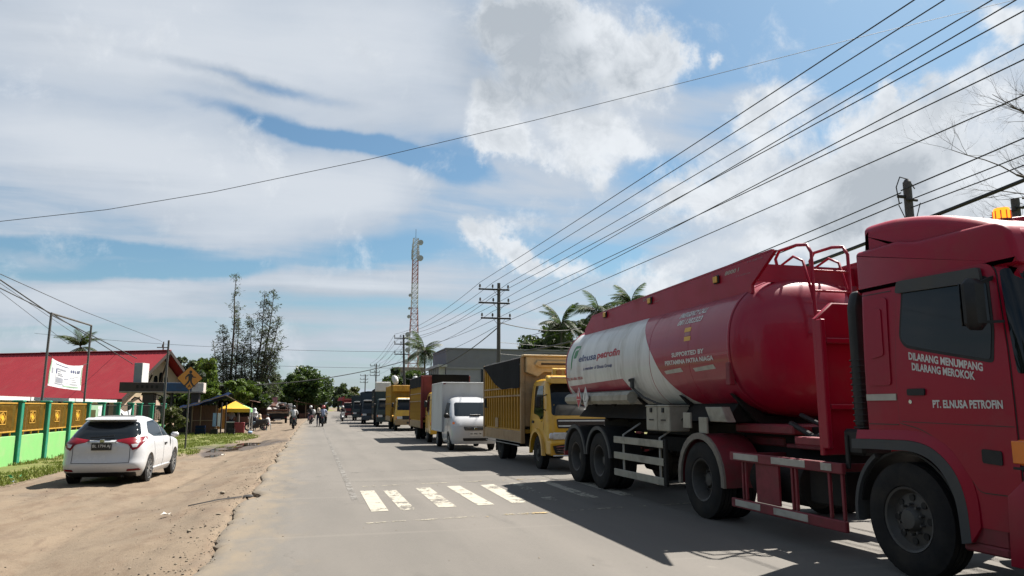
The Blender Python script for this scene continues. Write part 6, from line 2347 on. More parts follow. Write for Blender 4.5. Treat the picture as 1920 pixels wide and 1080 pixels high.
for dy, h in ((-.62, .75), (0, 1.25), (.62, .75)):
    mb = MB()
    y = -WD / 2 + dy - .3
    z = EH + .75
    mb.prism([(y - .22, z), (y - .22, z + h * .62)] + [(y + .22 * math.cos(a), z + h * .62 + .24 * math.sin(a)) for a in np.linspace(math.pi, 0, 7)] + [(y + .22, z)], -.035, .0, 'x')
    mb.build('arched_window', 'glass_dark', SC)
mb = MB()
ov = .75
for s, y0 in ((1, ov), (-1, -WD - ov)):
    ye = y0
    ze = EH - ov * (RH - EH) / (WD / 2) + .08
    mb.add([(-1.0, ye, ze), (LN + 1, ye, ze), (LN + 1, -WD / 2, RH + .08), (-1.0, -WD / 2, RH + .08), (-1.0, ye, ze - .05), (LN + 1, ye, ze - .05), (LN + 1, -WD / 2, RH + .03), (-1.0, -WD / 2, RH + .03)],
           [(0, 1, 2, 3), (4, 5, 6, 7), (0, 1, 5, 4), (1, 2, 6, 5), (3, 0, 4, 7)])
rfm = mb.build('roof', 'roof_red', SC, smooth=0)
mb = MB()                                                        # standing seams of the metal sheets
for k in range(120):
    x = -1 + (LN + 2) * (k + .5) / 120
    mb.bar((x, ov, EH - ov * (RH - EH) / (WD / 2) + .09), (x, -WD / 2, RH + .09), .03, .025)
mb.build('roof_seams', 'roof_red', rfm)['kind'] = 'stuff'
mb = MB()
mb.box((LN / 2, -WD / 2, RH + .11), (LN + 2, .35, .06), .02)
mb.build('ridge_cap', 'roof_red', rfm)
mb = MB()
ze = EH - ov * (RH - EH) / (WD / 2)
mb.bar((-1.02, ov, ze - .04), (-1.02, -WD / 2, RH - .04), .05, .24)
mb.bar((-1.02, -WD / 2, RH - .04), (-1.02, -WD - ov, ze - .04), .05, .24)
mb.box((LN / 2, ov + .02, ze - .02), (LN + 2, .04, .16))
mb.bar((-.98, -WD / 2, RH - .3), (-.2, -WD / 2, EH + .9), .10, .10)
mb.bar((-.98, -WD * .72, EH + 1.4), (-.1, -WD * .72, EH - .2), .10, .10)
mb.bar((-.98, -WD * .28, EH + 1.5), (-.1, -WD * .28, EH - .2), .10, .10)
mb.build('bargeboard', 'dark_wood', SC)
for k in range(6):
    mb = MB()
    mb.box((4 + k * 5.5, .02, 1.5), (1.8, .06, 1.3))
    wf = mb.build('window', 'dark_wood', SC)
    mb = MB()
    mb.box((4 + k * 5.5, .055, 1.5), (1.5, .02, 1.05))
    mb.build('pane', 'glass_dark', wf)

# ------------------------------------------------------------------ gateway with concrete beam
GT = thing('gateway', 'concrete gateway with dark and blue beam before the school gable', 'gateway', (-10, 55.6, -.35))
mb = MB()
mb.box((-1.25, 0, 3.19), (2.72, 1.2, .60), .02)
mb.build('beam', 'gate_dark', GT)
mb = MB()
mb.box((1.0, -.02, 3.19), (1.76, 1.2, .58), .02)
bb = mb.build('beam', 'gate_blue', GT)
bb['label'] = 'faded blue middle of the gateway beam'
mb = MB()
mb.box((2.27, 0, 3.18), (.76, 1.2, .62), .02)
mb.build('beam', 'gate_white', GT)['label'] = 'rust-stained white end of the gateway beam'
mb = MB()
mb.box((.02, .0, 2.84), (5.26, 1.3, .10), .02)
mb.build('soffit', 'gate_concrete', GT)
mb = MB()
for k in range(5):
    mb.box((-1.5 + k * .30, -.608, 3.2), (.16, .012, .22), .003)
mb.build('worn_letters', 'chassis', GT)
for x, w in ((-.83, .70), (2.1, .5)):
    mb = MB()
    mb.box((x, 0, 1.4), (w, .9, 2.8), .02)
    mb.build('pier', 'gate_dark', GT)
mb = MB()
mb.box((-1.5, .2, 4.15), (.52, 1.0, 1.32), .01, rot=(0, 0, R(-14)))
mb.build('tablet', 'slab_shade_grey', GT)
mb = MB()
mb.box((-1.23, .14, 4.15), (.03, .96, 1.30), .005, rot=(0, 0, R(-14)))
mb.build('tablet_lit_side', 'white_paint', GT)  # white carries the sunlight on the tablet's right side, grey its shaded front
mb = MB()
for s, x0 in ((1, -.45), (-1, 1.35)):
    mb.tube([(x0 + s * .75 * math.sin(a), -.2, 2.0 + .75 * math.cos(a) * .9) for a in np.linspace(0, math.pi / 2, 8)], .045, 6)
mb.tube([(-1.9, -.2, 2.3), (-1.7, -.2, 2.5), (-1.5, -.2, 2.45), (-1.25, -.2, 2.2)], .05, 6)
mb.cyl((.62, -.2, 0), (.62, -.2, 2.8), .09, n=10)
for z in (1.9, 2.35):
    mb.cyl((-.45, -.2, z), (.62, -.2, z), .03, n=6)
for x in np.arange(-.4, .6, .14):
    mb.cyl((x, -.2, .1), (x, -.2, 1.9), .014, n=5)
mb.build('iron_gate', 'steel_dark', GT)
mb = MB()
mb.box((1.35, -.3, .85), (.95, .08, 1.6), .01)
mb.build('gate_leaf', 'chassis', GT)

# ------------------------------------------------------------------ crossing sign
SG = thing('crossing_sign', 'orange diamond pedestrian crossing sign on a slim pole in the grass', 'road sign', (-5.24, 34.85, ground_z(-5.24, 34.85)), R(4))
mb = MB()
mb.cyl((0, .03, 0), (0, .03, 2.75), .035, n=12)
mb.build('pole', 'pole_steel', SG)
zc = 3.03
dia = lambda r, rr: rounded([(0, zc - r), (r, zc), (0, zc + r), (-r, zc)], rr)
mb = MB()
mb.prism(dia(.535, .05), -.004, .0, 'y')
pl = mb.build('plate', 'sign_black', SG)
mb = MB()
mb.prism(dia(.505, .045), -.010, -.006, 'y')
mb.build('orange_face', 'sign_orange', pl)
mb = MB()
fig = [[(.02 + .055 * math.cos(a), zc + .27 + .06 * math.sin(a)) for a in np.linspace(0, 2 * math.pi, 12, endpoint=False)],
       [(-.06, zc + .20), (.05, zc + .21), (.10, zc + .12), (.075, zc - .05), (-.045, zc - .05), (-.05, zc + .08)],
       [(-.045, zc - .05), (.02, zc - .05), (-.03, zc - .16), (-.13, zc - .27), (-.10, zc - .30), (-.19, zc - .30), (-.19, zc - .26), (-.09, zc - .14)],
       [(.01, zc - .05), (.075, zc - .05), (.09, zc - .14), (.17, zc - .26), (.20, zc - .25), (.20, zc - .30), (.12, zc - .30), (.03, zc - .15)],
       [(.05, zc + .20), (.10, zc + .15), (.13, zc + .09), (.22, zc + .08), (.22, zc + .05), (.12, zc + .045), (.06, zc + .12)],
       [(-.06, zc + .20), (-.04, zc + .12), (-.12, zc + .06), (-.12, zc - .02), (-.155, zc - .02), (-.16, zc + .08)],
       [(-.06, zc - .335), (.0, zc - .20), (.06, zc - .335), (.025, zc - .335), (.0, zc - .27), (-.025, zc - .335)]]
for p in fig:
    p = [(a * 1.14, zc - .03 + (b - zc) * 1.1) for a, b in p]
    mb.prism(p, -.014, -.011, 'y')
mb.build('walking_figure', 'sign_black', pl)

mb = MB()
mb.tube([(0, 0, 0), (0, 0, 2.8), (.01, 0, 5.25)], [.065, .06, .05], 10)
o = mb.build('dark_pole', 'pole_steel', smooth=50)
o.location = (-7.45, 41.9, -.32)
tag(o, 'slender dark steel pole standing between the gateway and the crossing sign', 'pole')
UP = thing('utility_pole', 'thin grey utility pole with small crossarm behind the school gable', 'utility pole', (-16.5, 90, -.4))
mb = MB()
mb.cyl((0, 0, 0), (0, 0, 9.1), .11, .07, 8)
mb.build('shaft', 'concrete_pole', UP)
mb = MB()
mb.box((-.1, 0, 8.45), (1.1, .1, .1))
mb.cyl((-.1, 0, 8.5), (-.1, 0, 8.8), .06, n=6)
mb.build('crossarm', 'concrete_pole', UP)

# ------------------------------------------------------------------ shack, gazebo, stall goods
SK = thing('wooden_shack', 'brown plank shack under a low dark blue tarpaulin roof', 'shack', (-6.9, 52.8, -.3))
mb = MB()
mb.box((-.05, .5, .95), (1.5, .06, 1.9))
bw = mb.build('wall', 'wood_brown', SK)
for k in range(11):
    mb = MB()
    mb.box((-.76 + .142 * k, .465, .95), (.125, .02, 1.85), .004)
    mb.build('plank', 'wood_brown', bw)
for x in (-.80, -.28, .66):
    mb = MB()
    mb.box((x, .42, .95), (.06, .07, 1.9), .008)
    mb.build('batten', 'wood_pale', SK)
mb = MB()
mb.box((-.06, .42, .92), (1.5, .05, .05), .006)
mb.build('batten', 'wood_pale', SK)
for x in (1.15, 1.42):
    mb = MB()
    mb.cyl((x, -.9, 0), (x, -.9, 2.1), .05, n=8)
    mb.build('post', 'dark_wood', SK)
mb = MB()
nx_ = 14
rows_ = []
for j, (y, dz) in enumerate(((-1.2, -.12), (-.3, .05), (.8, .12), (2.2, .1), (3.2, -.1))):
    rg = []
    for i in range(nx_ + 1):
        x = -1.45 + 2.95 * i / nx_
        z = np.interp(x, [-1.45, -.4, 1.35, 2.45], [1.78, 2.02, 2.66, 2.02]) + dz + .03 * math.sin(i * 1.9 + j)
        rg.append((x, y, z))
    rows_.append(rg)
mb.loft(rows_, 0, False, False)
mb.build('tarpaulin_roof', 'tarp_blue', SK, smooth=60)
mb = MB()
mb.bar((-1.5, -1.22, 1.66), (1.35, -1.22, 2.54), .05)
mb.bar((1.35, -1.22, 2.56), (2.5, -1.22, 1.94), .06)
mb.build('roof_pole', 'wood_pale', SK)
mb = MB()
mb.box((1.0, .55, 1.0), (.5, .05, 1.3), .01)
mb.box((1.0, .5, 1.45), (.55, .04, .05), .01)
mb.build('side_board', 'bed_orange', SK)
GB = thing('gazebo', 'yellow and green folding canopy on white legs over red cool boxes', 'canopy tent', (-5.15, 54.6, -.28))
mb = MB()
hw = 1.02
tops = [(-hw, -1.0, 1.68), (hw, -1.0, 1.66), (hw, 1.0, 1.66), (-hw, 1.0, 1.68)]
pk = (0, 0, 2.22)
for k in range(4):
    a, b = tops[k], tops[(k + 1) % 4]
    mi = 1 if k == 1 else 0
    mb.loft([[tuple(np.array(a) * (1 - t) + np.array(b) * t) for t in np.linspace(0, 1, 5)], [tuple((np.array(a) * (1 - t) + np.array(b) * t) * .5 + np.array(pk) * .5 - np.array((0, 0, .05))) for t in np.linspace(0, 1, 5)], [pk] * 5], mi, False, False)
    mb.loft([[tuple(np.array(a) * (1 - t) + np.array(b) * t) for t in np.linspace(0, 1, 5)], [tuple(np.array(a) * (1 - t) + np.array(b) * t - np.array((0, 0, .24))) for t in np.linspace(0, 1, 5)]], mi, False, False)
mb.build('canopy', ['canopy_yellow', 'canopy_green'], GB, smooth=40)
for x, y in ((-hw, -1), (hw, -1), (hw, 1), (-hw, 1)):
    mb = MB()
    mb.box((x, y, .84), (.05, .05, 1.68), .006)
    mb.build('leg', 'white_paint', GB)


def cooler(x, y, s, label, m='cooler_red'):
    z = float(ground_z(x, y))
    r = thing('cool_box', label, 'cool box', (x, y, z), 0, 'cool boxes at the roadside stall')
    mb = MB()
    mb.box((0, 0, s[2] / 2), s, .02)
    mb.build('body', m, r)
    mb = MB()
    mb.box((0, 0, s[2] + .03), (s[0] + .03, s[1] + .03, .07), .02)
    mb.build('lid', 'white_paint' if m != 'cooler_red' else 'cooler_red', r)
    for q in (-1, 1):
        mb = MB()
        mb.box((q * (s[0] / 2 + .015), 0, s[2] * .7), (.03, .2, .05), .01)
        mb.build('handle', 'black_plastic', r)


cooler(-4.75, 53.5, (.62, .45, .66), 'dark red cool box in front of the yellow canopy')
cooler(-5.35, 53.6, (.5, .45, .72), 'black cool box left of the dark red cool box', 'black_plastic')
for i, (x, y, s, mt_, lb) in enumerate([(-6.9, 51.4, (.55, .4, .62), 'tarp_blue', 'dark blue crate standing before the brown shack'), (-6.05, 51.3, (.4, .4, .4), 'chassis', 'low dark crate beside the leaning post of the shack'),
                                        (-5.0, 51.2, (.35, .3, .4), 'black_plastic', 'small black crate near the posts of the shack')]):
    z = float(ground_z(x, y))
    r = thing('crate', lb, 'crate', (x, y, z))
    for k in range(3):
        mb = MB()
        for sx, sy, wx, wy in ((0, -1, s[0], .02), (0, 1, s[0], .02), (-1, 0, .02, s[1]), (1, 0, .02, s[1])):
            mb.box((sx * s[0] / 2, sy * s[1] / 2, s[2] * (k + .5) / 3), (wx, wy, s[2] / 3 * .82), .003)
        mb.build('slat', mt_, r)
    mb = MB()
    mb.box((0, 0, s[2] * .5), (s[0] * .9, s[1] * .9, s[2] * .9), .01)
    mb.build('contents', 'chassis', r)
for x, w, lb in ((-6.12, .22, 'pale blue cloth strip hanging at the edge of the shack roof'), (-5.85, .18, 'white and blue cloth strip hanging beside the shack post')):
    cloth('hanging_cloth', [(x - w / 2, 51.6, 1.12), (x + w / 2, 51.6, 1.12), (x + w / 2, 51.6, .25), (x - w / 2, 51.6, .28)], 4, 4, 'cloth_blue' if w > .2 else 'banner_white', lb, 'cloth', .01, .04)
mb = MB()
mb.box((0, 0, .62), (1.0, .45, .05), .01)
TB = thing('stall_table', 'small pale table where people sit beside the canopy', 'table', (-3.75, 58.5, float(ground_z(-3.75, 58.5))))
mb.build('table_top', 'plastic_pale', TB)
for x, y in ((-.45, -.18), (.45, -.18), (-.45, .18), (.45, .18)):
    mb = MB()
    mb.box((x, y, .3), (.06, .06, .60), .006)
    mb.build('leg', 'plastic_pale', TB)
o = lump('blue_bag', (-4.05, 53.3, float(ground_z(-4.05, 53.3))), (.16, .13, .11), 'cloth_blue', 'crumpled blue bag on the ground by the canopy leg', 'bag', 22)

# row of small roadside roofs farther on
for i, (x, y, w, h, d, m_, lb) in enumerate([(-6.8, 70, 3.4, 2.6, 4, 'rust', 'rusty tin roofed hut behind the yellow canopy'), (-6.2, 88, 4.2, 2.7, 5, 'zinc', 'grey tin roofed hut behind the loaded scrap truck'),
                                             (-1.0, 104, 2.6, 2.3, 4, 'rust', 'small hut with red brown lean-to roof right of the scrap truck'), (-1.2, 172, 7.5, 2.7, 6, 'zinc', 'long pale tin roofed stall under the far trees')]):
    r = thing('roadside_hut', lb, 'hut', (x, y, -.25))
    mb = MB()
    mb.prism([(-w / 2 - .3, h + .25), (w / 2 + .3, h - .45), (w / 2 + .3, h - .39), (-w / 2 - .3, h + .31)], -.5, d, 'y')
    rf_ = mb.build('roof', m_, r)
    mb = MB()
    for k in range(int(w / .3)):
        xx = -w / 2 - .2 + k * .3
        zz_ = h + .29 - (xx + w / 2 + .3) / (w + .6) * .70 + .02
        mb.bar((xx, -.5, zz_), (xx, d, zz_), .05, .04)
    mb.build('corrugation', m_, rf_)['kind'] = 'stuff'
    mb = MB()
    mb.box((-.1, d - .3, (h - .3) / 2), (w - .2, .08, h - .3))
    mb.box((-w / 2 + .1, d / 2, (h - .2) / 2), (.08, d - .8, h - .2))
    mb.build('wall', 'dark_wood', r)
    for xx in (-w / 2 + .15, 0, w / 2 - .15):
        mb = MB()
        mb.cyl((xx, -.2, 0), (xx, -.2, h + .1 - (xx + w / 2) / w * .6), .05, n=6)
        mb.build('post', 'wood_pale', r)
    mb = MB()
    mb.box((.1, .1, .45), (w * .7, .5, .9), .02)
    mb.build('counter', 'wood_brown', r)

# ------------------------------------------------------------------ flatbed piled with scrap, seen from behind
FT = thing('scrap_truck', 'old truck piled with scrap metal parked on the dirt beyond the stalls', 'truck', (-3.4, 77.8, -.16), R(3))
mb = MB()
mb.box((0, 2.2, .95), (2.1, 4.4, .12), .02)
mb.box((0, -.02, .82), (2.15, .10, .22), .02)
mb.build('load_bed', 'chassis', FT)
for s in (-1, 1):
    for z in (1.18, 1.45):
        mb = MB()
        mb.box((s * 1.03, 2.2, z), (.05, 4.3, .16), .01)
        mb.build('side_board', 'wood_pale', FT)
    for y in (.05, 2.2, 4.3):
        mb = MB()
        mb.box((s * 1.03, y, 1.3), (.07, .07, .9 if y > 1 else .7), .01)
        mb.build('stake', 'steel_dark', FT)
    wheel(FT, (s * .82, 1.3, .42), .42, .22, .21, 'dual', s)
    mb = MB()
    mb.box((s * .78, -.04, .66), (.22, .05, .1), .01)
    mb.build('tail_lamp', 'lamp_red', FT)
for z in (1.12, 1.34):
    mb = MB()
    mb.box((0, 0, z), (2.0, .05, .15), .01)
    mb.build('tail_board', 'wood_pale' if z < 1.2 else 'rust', FT)
mb = MB()
mb.box((0, -.02, .42), (.62, .03, .14), .01)
mb.build('number_plate', 'decal_white', FT)
mb = MB()
mb.box((0, 5.6, 1.25), (1.9, 1.7, 1.75), .15)
cbx = mb.build('cab', 'bed_blue', FT)
mb = MB()
mb.box((0, 4.72, 1.72), (1.4, .04, .45), .01)
mb.build('rear_window', 'glass_dark', cbx)
mb = MB()
mb.box((1.25, 4.9, 1.62), (.42, .06, .75), .02)
mb.build('wing_mirror', 'decal_white', cbx)
rnd = random.Random(5)
SCRAP = []
for k in range(26):
    x, y, z = rnd.uniform(-.85, .85), rnd.uniform(.15, 3.9), rnd.uniform(1.1, 1.95)
    mb = MB()
    w, d, h = rnd.uniform(.3, .9), rnd.uniform(.3, 1.0), rnd.uniform(.06, .3)
    mb.box((0, 0, 0), (w, d, h), .02, rot=(rnd.uniform(-.4, .4), rnd.uniform(-.4, .4), rnd.uniform(0, 3)))
    if rnd.random() < .5:
        mb.tube([(-w * .6, 0, h), (0, d * .3, h * 1.4), (w * .7, -d * .2, h)], .03, 6)
    mk = rnd.choice(['rust', 'chassis', 'steel_dark', 'zinc', 'wood_brown', 'bed_blue', 'decal_dirty'])
    wd_ = dict(rust='rusty sheet', chassis='blackened block', steel_dark='dark steel piece', zinc='grey zinc sheet', wood_brown='brown board', bed_blue='dark blue panel', decal_dirty='dirty white panel')[mk]
    q = mb.build('scrap_piece', mk)
    tag(q, '%s %s the heap, %s, %s of the scrap truck' % (wd_, 'low in' if z < 1.35 else 'halfway up' if z < 1.65 else 'atop', 'left side' if x < -.3 else 'right side' if x > .3 else 'middle', 'tail' if y < 1.3 else 'cab end' if y > 2.7 else 'mid length'), 'scrap', 'scrap heaped on the truck')
    q.location = (-3.4 + x, 77.8 + y, -.16 + z - .02)
cloth('flag', [(-4.0, 77.9, 2.45), (-3.5, 77.9, 2.5), (-3.5, 77.9, 1.9), (-3.95, 77.9, 1.95)], 5, 4, 'decal_faint', 'pinkish red cloth hanging on the scrap truck load', 'cloth', .05, .1)
cloth('flag', [(-4.9, 79, 2.3), (-4.5, 79, 2.25), (-4.5, 79, 1.9), (-4.9, 79, 1.95)], 5, 4, 'decal_dirty', 'faded white and pink cloth hanging left of the scrap truck', 'cloth', .05, .06)
# ------------------------------------------------------------------ power poles and lines
def power_pole(x, y, h, arms, label, lean=0.0, metal='pole_steel', detail=True):
    p = thing('power_pole', label, 'power pole', (x, y, -.12), 0, 'wooden-armed power poles along the road')
    mb = MB()
    mb.tube([(0, 0, 0), (lean * .5, 0, (h + .12) * .5), (lean, 0, h + .12)], [.15, .125, .10], 12)
    mb.build('shaft', metal, p, smooth=50)
    for z, x0, x1, ins in arms:
        zz_ = z - 0 + .12
        lx = lean * zz_ / (h + .12)
        mb = MB()
        mb.box(((x0 + x1) / 2 + lx, -.13, zz_), (x1 - x0, .09, .10), .01)
        arm = mb.build('crossarm', 'steel_dark', p)
        mb = MB()
        for s in (-1, 1):
            mb.bar((lx + s * .06, -.13, zz_ - .42), (lx + s * .36, -.13, zz_ - .05), .03, .015)
        mb.build('brace', 'steel_dark', arm)
        for xi in ins:
            mb = MB()
            mb.cyl((xi + lx, -.13, zz_ + .05), (xi + lx, -.13, zz_ + .14), .02, n=6)
            mb.lathe([(.05, .12), (.075, .15), (.05, .19), (.07, .22), (.045, .27), (.05, .30), (.001, .32)], (xi + lx, -.13, zz_), 'z', 10)
            mb.build('insulator', 'insulator', arm, smooth=40)
    return p


P1 = power_pole(10.78, 44, 9.07, [(8.64, -1.3, .64, (-1.22, -.42, .56)), (7.80, -1.3, .66, (-1.2, -.38, .58)), (6.86, -1.15, .74, (-1.08, -.42, .68))], 'tall power pole with three crossarms standing nearest, behind the yellow lorry')
P2 = power_pole(9.15, 78, 8.97, [(8.60, -1.0, .5, (-.95, -.3, .45)), (7.98, -1.0, .5, (-.95, -.3, .45)), (6.93, -1.0, .5, (-.95, -.3, .45))], 'leaning power pole with three crossarms in front of the lattice tower', lean=-.32)
P3 = power_pole(10.0, 128, 8.74, [(8.36, -1.05, .6, (-1, -.3, .55)), (7.3, -1.05, .6, (-1, -.3, .55)), (6.75, -1.05, .6, (-1, -.3, .55))], 'third power pole along the road, rising above the white board')
P4 = power_pole(10.95, 170, 8.7, [(8.4, -1.2, .6, (-1.1, -.3, .55)), (7.6, -1.2, .6, (-1.1, -.3, .55)), (6.9, -1.2, .6, (-1.1, -.3, .55))], 'farthest and smallest power pole with crossarms above the dark lorries')


def wire(pts, r, label, sag=0.0, n=16, group=None):
    """pts: support points; each span hangs by sag"""
    mb = MB()
    path = []
    for a, b in zip(pts[:-1], pts[1:]):
        a, b = Vector(a), Vector(b)
        for k in range(n + (1 if b == Vector(pts[-1]) else 0)):
            t = k / n
            p = a.lerp(b, t)
            p.z -= sag * 4 * t * (1 - t)
            path.append(p)
    mb.tube(path, r, 5)
    o = mb.build('power_line', 'wire', smooth=60, origin=tuple(path[len(path) // 2]), recalc=False)
    return tag(o, label, 'wire', group)


def ext(a, b, y):
    """the point on the line a-b at distance y along the road"""
    t = (y - a[1]) / (b[1] - a[1])
    return tuple(a[i] + (b[i] - a[i]) * t for i in range(3))


UW = [((9.57, 43.87, 9.06), (9.59, 9.75, 8.45), 'topmost overhead line, ending on the left tip of the upper crossarm', P2, 0),
      ((10.36, 43.87, 9.06), (10.6, 10.22, 8.80), 'second overhead line from the top, ending on the middle of the upper crossarm', P2, 1),
      ((11.34, 43.87, 9.06), (11.35, 9.81, 8.75), 'third overhead line from the top, upper one of a close pair', P2, 2),
      ((11.36, 43.87, 8.22), (11.39, 9.53, 8.52), 'fourth overhead line from the top, lower one of a close pair', P2, 3),
      ((10.4, 43.87, 8.22), (11.2, 9.12, 8.15), 'fifth overhead line from the top, from the middle crossarm', P2, 4),
      ((11.46, 43.87, 7.28), (11.45, 9.17, 7.72), 'sixth overhead line from the top, from the tip of the lowest crossarm', P2, 5),
      ((10.36, 43.87, 7.28), (11.3, 9.21, 7.38), 'lowest of the close overhead lines above the tanker', P2, 6),
      ((10.9, 43.87, 6.55), (11.46, 9.29, 6.85), 'overhead line set apart below all the others above the tanker', P2, 7)]
z2 = [9.02, 9.02, 9.02, 8.40, 8.40, 7.35, 7.35, 6.2]
x2 = [7.9, 8.55, 9.3, 7.9, 9.3, 7.95, 9.3, 8.9]
x3 = [9.0, 9.7, 10.5, 9.0, 10.5, 9.0, 10.5, 10.0]
for i, (a, b, lb, _, k) in enumerate(UW):
    e = ext(a, b, -14)
    wire([e, a], .013, lb, .12, 24, 'power lines above the tanker')
    wire([a, (x2[k], 77.87, z2[k]), (x3[k], 127.9, z2[k] - .25)], .014, 'thin line between the nearest and the leaning power pole, %s from the top' % ('first', 'second', 'third', 'fourth', 'fifth', 'sixth', 'seventh', 'eighth')[i], .55, 12, 'power lines between the far poles')
wire([(10.7, 43.9, 6.3), (5.2 + 4.2, 62, 4.6), (9.2, 77.9, 4.4)], .03, 'thick sagging cable running down behind the lorries from the nearest power pole', .35, 14)
wire([(10.85, 44, 6.62), (22, 60, 8.2)], .03, 'short thick cable running right from the nearest power pole to the palms', .35, 14)
wire([(10.85, 44, 5.4), (30, 52, 5.8)], .014, 'upper thin drop line right of the nearest pole shaft', .2, 10)
wire([(10.85, 44, 4.7), (30, 54, 5.0)], .014, 'lower thin drop line right of the nearest pole shaft', .2, 10)
wire([(8.9, 77.9, 6.2), (-9, 66, 3.2)], .04, 'thick cable slung across the road before the round tree', .7, 20)
wire([(8.9, 77.9, 7.2), (-30, 92, 9.5)], .016, 'thin line crossing the sky low above the far road, upper one', .5, 20)
wire([(9, 80, 5.6), (-28, 88, 7.2)], .016, 'thin line crossing the sky low above the far road, lower one', .4, 20)


def sph(az, el, d):
    a, e = R(az), R(el)
    return (d * math.sin(a), d * math.cos(a), 1.5 + d * math.tan(e))


# the long line slung across the whole sky, and the bundle at the left edge
mb = MB()
pts_ = []
for az_, el_ in ((-30, 9.6), (-20.56, 11.7), (-14.59, 13.27), (-7.82, 15.29), (3.77, 18.7), (16.53, 21.83), (30.99, 24.29), (41.76, 25.24), (50.0, 25.3), (58, 25.0)):
    y_ = 22.0 - .06 * (az_ + 20)
    t_ = y_ / math.cos(R(az_))
    pts_.append((t_ * math.sin(R(az_)), y_, 1.5 + t_ * math.tan(R(el_))))
fine_ = []
for a, b in zip(pts_[:-1], pts_[1:]):
    for k in range(4):
        fine_.append(Vector(a).lerp(Vector(b), k / 4))
mb.tube(fine_, .009, 5)
tag(mb.build('power_line', 'wire', smooth=70, origin=tuple(fine_[20]), recalc=False), 'single long line sagging across the whole sky above the road', 'wire')
LW = [([(-24, 10.2, 38), (-20.3, 8.4, 41), (-15.6, 6.4, 52), (-10.5, 4.52, 90)], .018, 'uppermost thin line at the left edge, running to the thin grey pole'),
      ([(-24, 10.0, 34), (-20.2, 8.0, 36), (-17.1, 5.9, 40), (-12.0, 3.3, 54)], .028, 'thick black cable crossing the banner frame and dropping to the gateway'),
      ([(-24, 9.6, 34.6), (-20.2, 7.5, 37), (-17.1, 6.0, 41), (-12.2, 2.9, 53)], .024, 'second thick cable twisted close to the first at the left edge'),
      ([(-24, 9.2, 40), (-20.2, 7.3, 43), (-16.1, 4.1, 60)], .012, 'faint thin line below the thick cables at the left edge'),
      ([(-24, 9.7, 40), (-20.2, 7.8, 43), (-15.1, 4.3, 60)], .012, 'faint thin line between the thick cables and the lowest one')]
for l, r_, lb in LW:
    mb = MB()
    p = [Vector(sph(*q)) for q in l]
    fine_ = []
    for i in range(len(p) - 1):
        for k in range(5):
            fine_.append(p[i].lerp(p[i + 1], k / 5))
    fine_.append(p[-1])
    mb.tube(fine_, r_, 5)
    tag(mb.build('power_line', 'wire', smooth=70, origin=tuple(fine_[8]), recalc=False), lb, 'wire')

# pole behind the tanker cab and the next one at the right edge
PR = thing('utility_pole', 'dark steel utility pole rising behind the tanker walkway', 'utility pole', (14.0, 14.65, -.1))
mb = MB()
mb.cyl((0, 0, 0), (0, 0, 7.1), .12, .10, 12)
mb.cyl((0, 0, 7.1), (0, 0, 7.17), .09, .05, 12)
mb.build('shaft', 'pole_steel', PR, smooth=50)
mb = MB()
mb.box((-.16, 0, 6.72), (.30, .07, .07), .01)
mb.box((.0, -.11, 6.62), (.34, .05, .06), .01)
mb.tube([(-.28, 0, 6.55), (-.33, 0, 6.95), (-.2, 0, 7.22), (.05, 0, 7.18), (.22, 0, 6.95)], .014, 6)
mb.tube([(-.30, 0, 6.5), (-.15, 0, 6.2), (-.1, -.05, 5.6)], .012, 6)
mb.tube([(.35, 0, 6.6), (.2, 0, 6.2), (.1, -.05, 5.5)], .012, 6)
mb.build('bracket', 'steel_dark', PR, smooth=50)
PR2 = thing('utility_pole', 'dark utility pole at the right edge beside the bare tree', 'utility pole', (15.39, 13.0, -.1))
mb = MB()
mb.cyl((0, 0, 0), (0, 0, 6.32), .11, .09, 12)
mb.build('shaft', 'pole_steel', PR2, smooth=50)
mb = MB()
mb.box((0, -.1, 6.1), (.3, .05, .05), .01)
mb.build('bracket', 'steel_dark', PR2)
for a, b, r_, sg, lb in [((13.75, 14.6, 6.75), (22.5, 4, 11.3), .018, .1, 'upper thin line from the utility pole towards the bare tree'), ((13.9, 14.5, 6.5), (22.5, 4.5, 10.6), .015, .1, 'middle thin line from the utility pole towards the bare tree'),
                         ((13.9, 14.5, 6.3), (22.5, 5, 10.2), .015, .1, 'lower thin line from the utility pole towards the bare tree'), ((13.95, 14.53, 5.9), (21.5, 4.5, 10.0), .05, .15, 'thick black cable bundle from the utility pole to the right edge'),
                         ((13.75, 14.6, 6.7), (12.2, 44, 5.7), .016, .3, 'upper thin line running left from the utility pole above the tanker walkway'), ((13.75, 14.6, 6.45), (12.3, 44, 5.4), .016, .3, 'lower thin line running left from the utility pole above the tanker walkway'),
                         ((13.88, 14.6, 5.85), (12.4, 44, 4.9), .05, .4, 'thick black cable bundle running left from the utility pole above the tanker'), ((15.3, 12.9, 5.95), (20.5, 4, 8.6), .02, .1, 'line rising right from the pole beside the bare tree'),
                         ((15.3, 12.9, 5.95), (13.2, 40, 4.6), .024, .3, 'low line running left from the pole beside the bare tree'), ((15.3, 12.9, 5.6), (13.6, 36, 4.5), .014, .2, 'lowest thin line above the cab roof fairing')]:
    wire([a, b], r_, lb, sg, 14)

# ------------------------------------------------------------------ lattice tower
TW = thing('lattice_tower', 'tall slim red and white lattice mast with dishes beyond the lorries', 'tower', (22.6, 178, -.1))
TH = 42.6


def tw(z):
    return float(np.interp(z, [0, 14, 26, TH], [1.55, 1.12, .72, .60]))


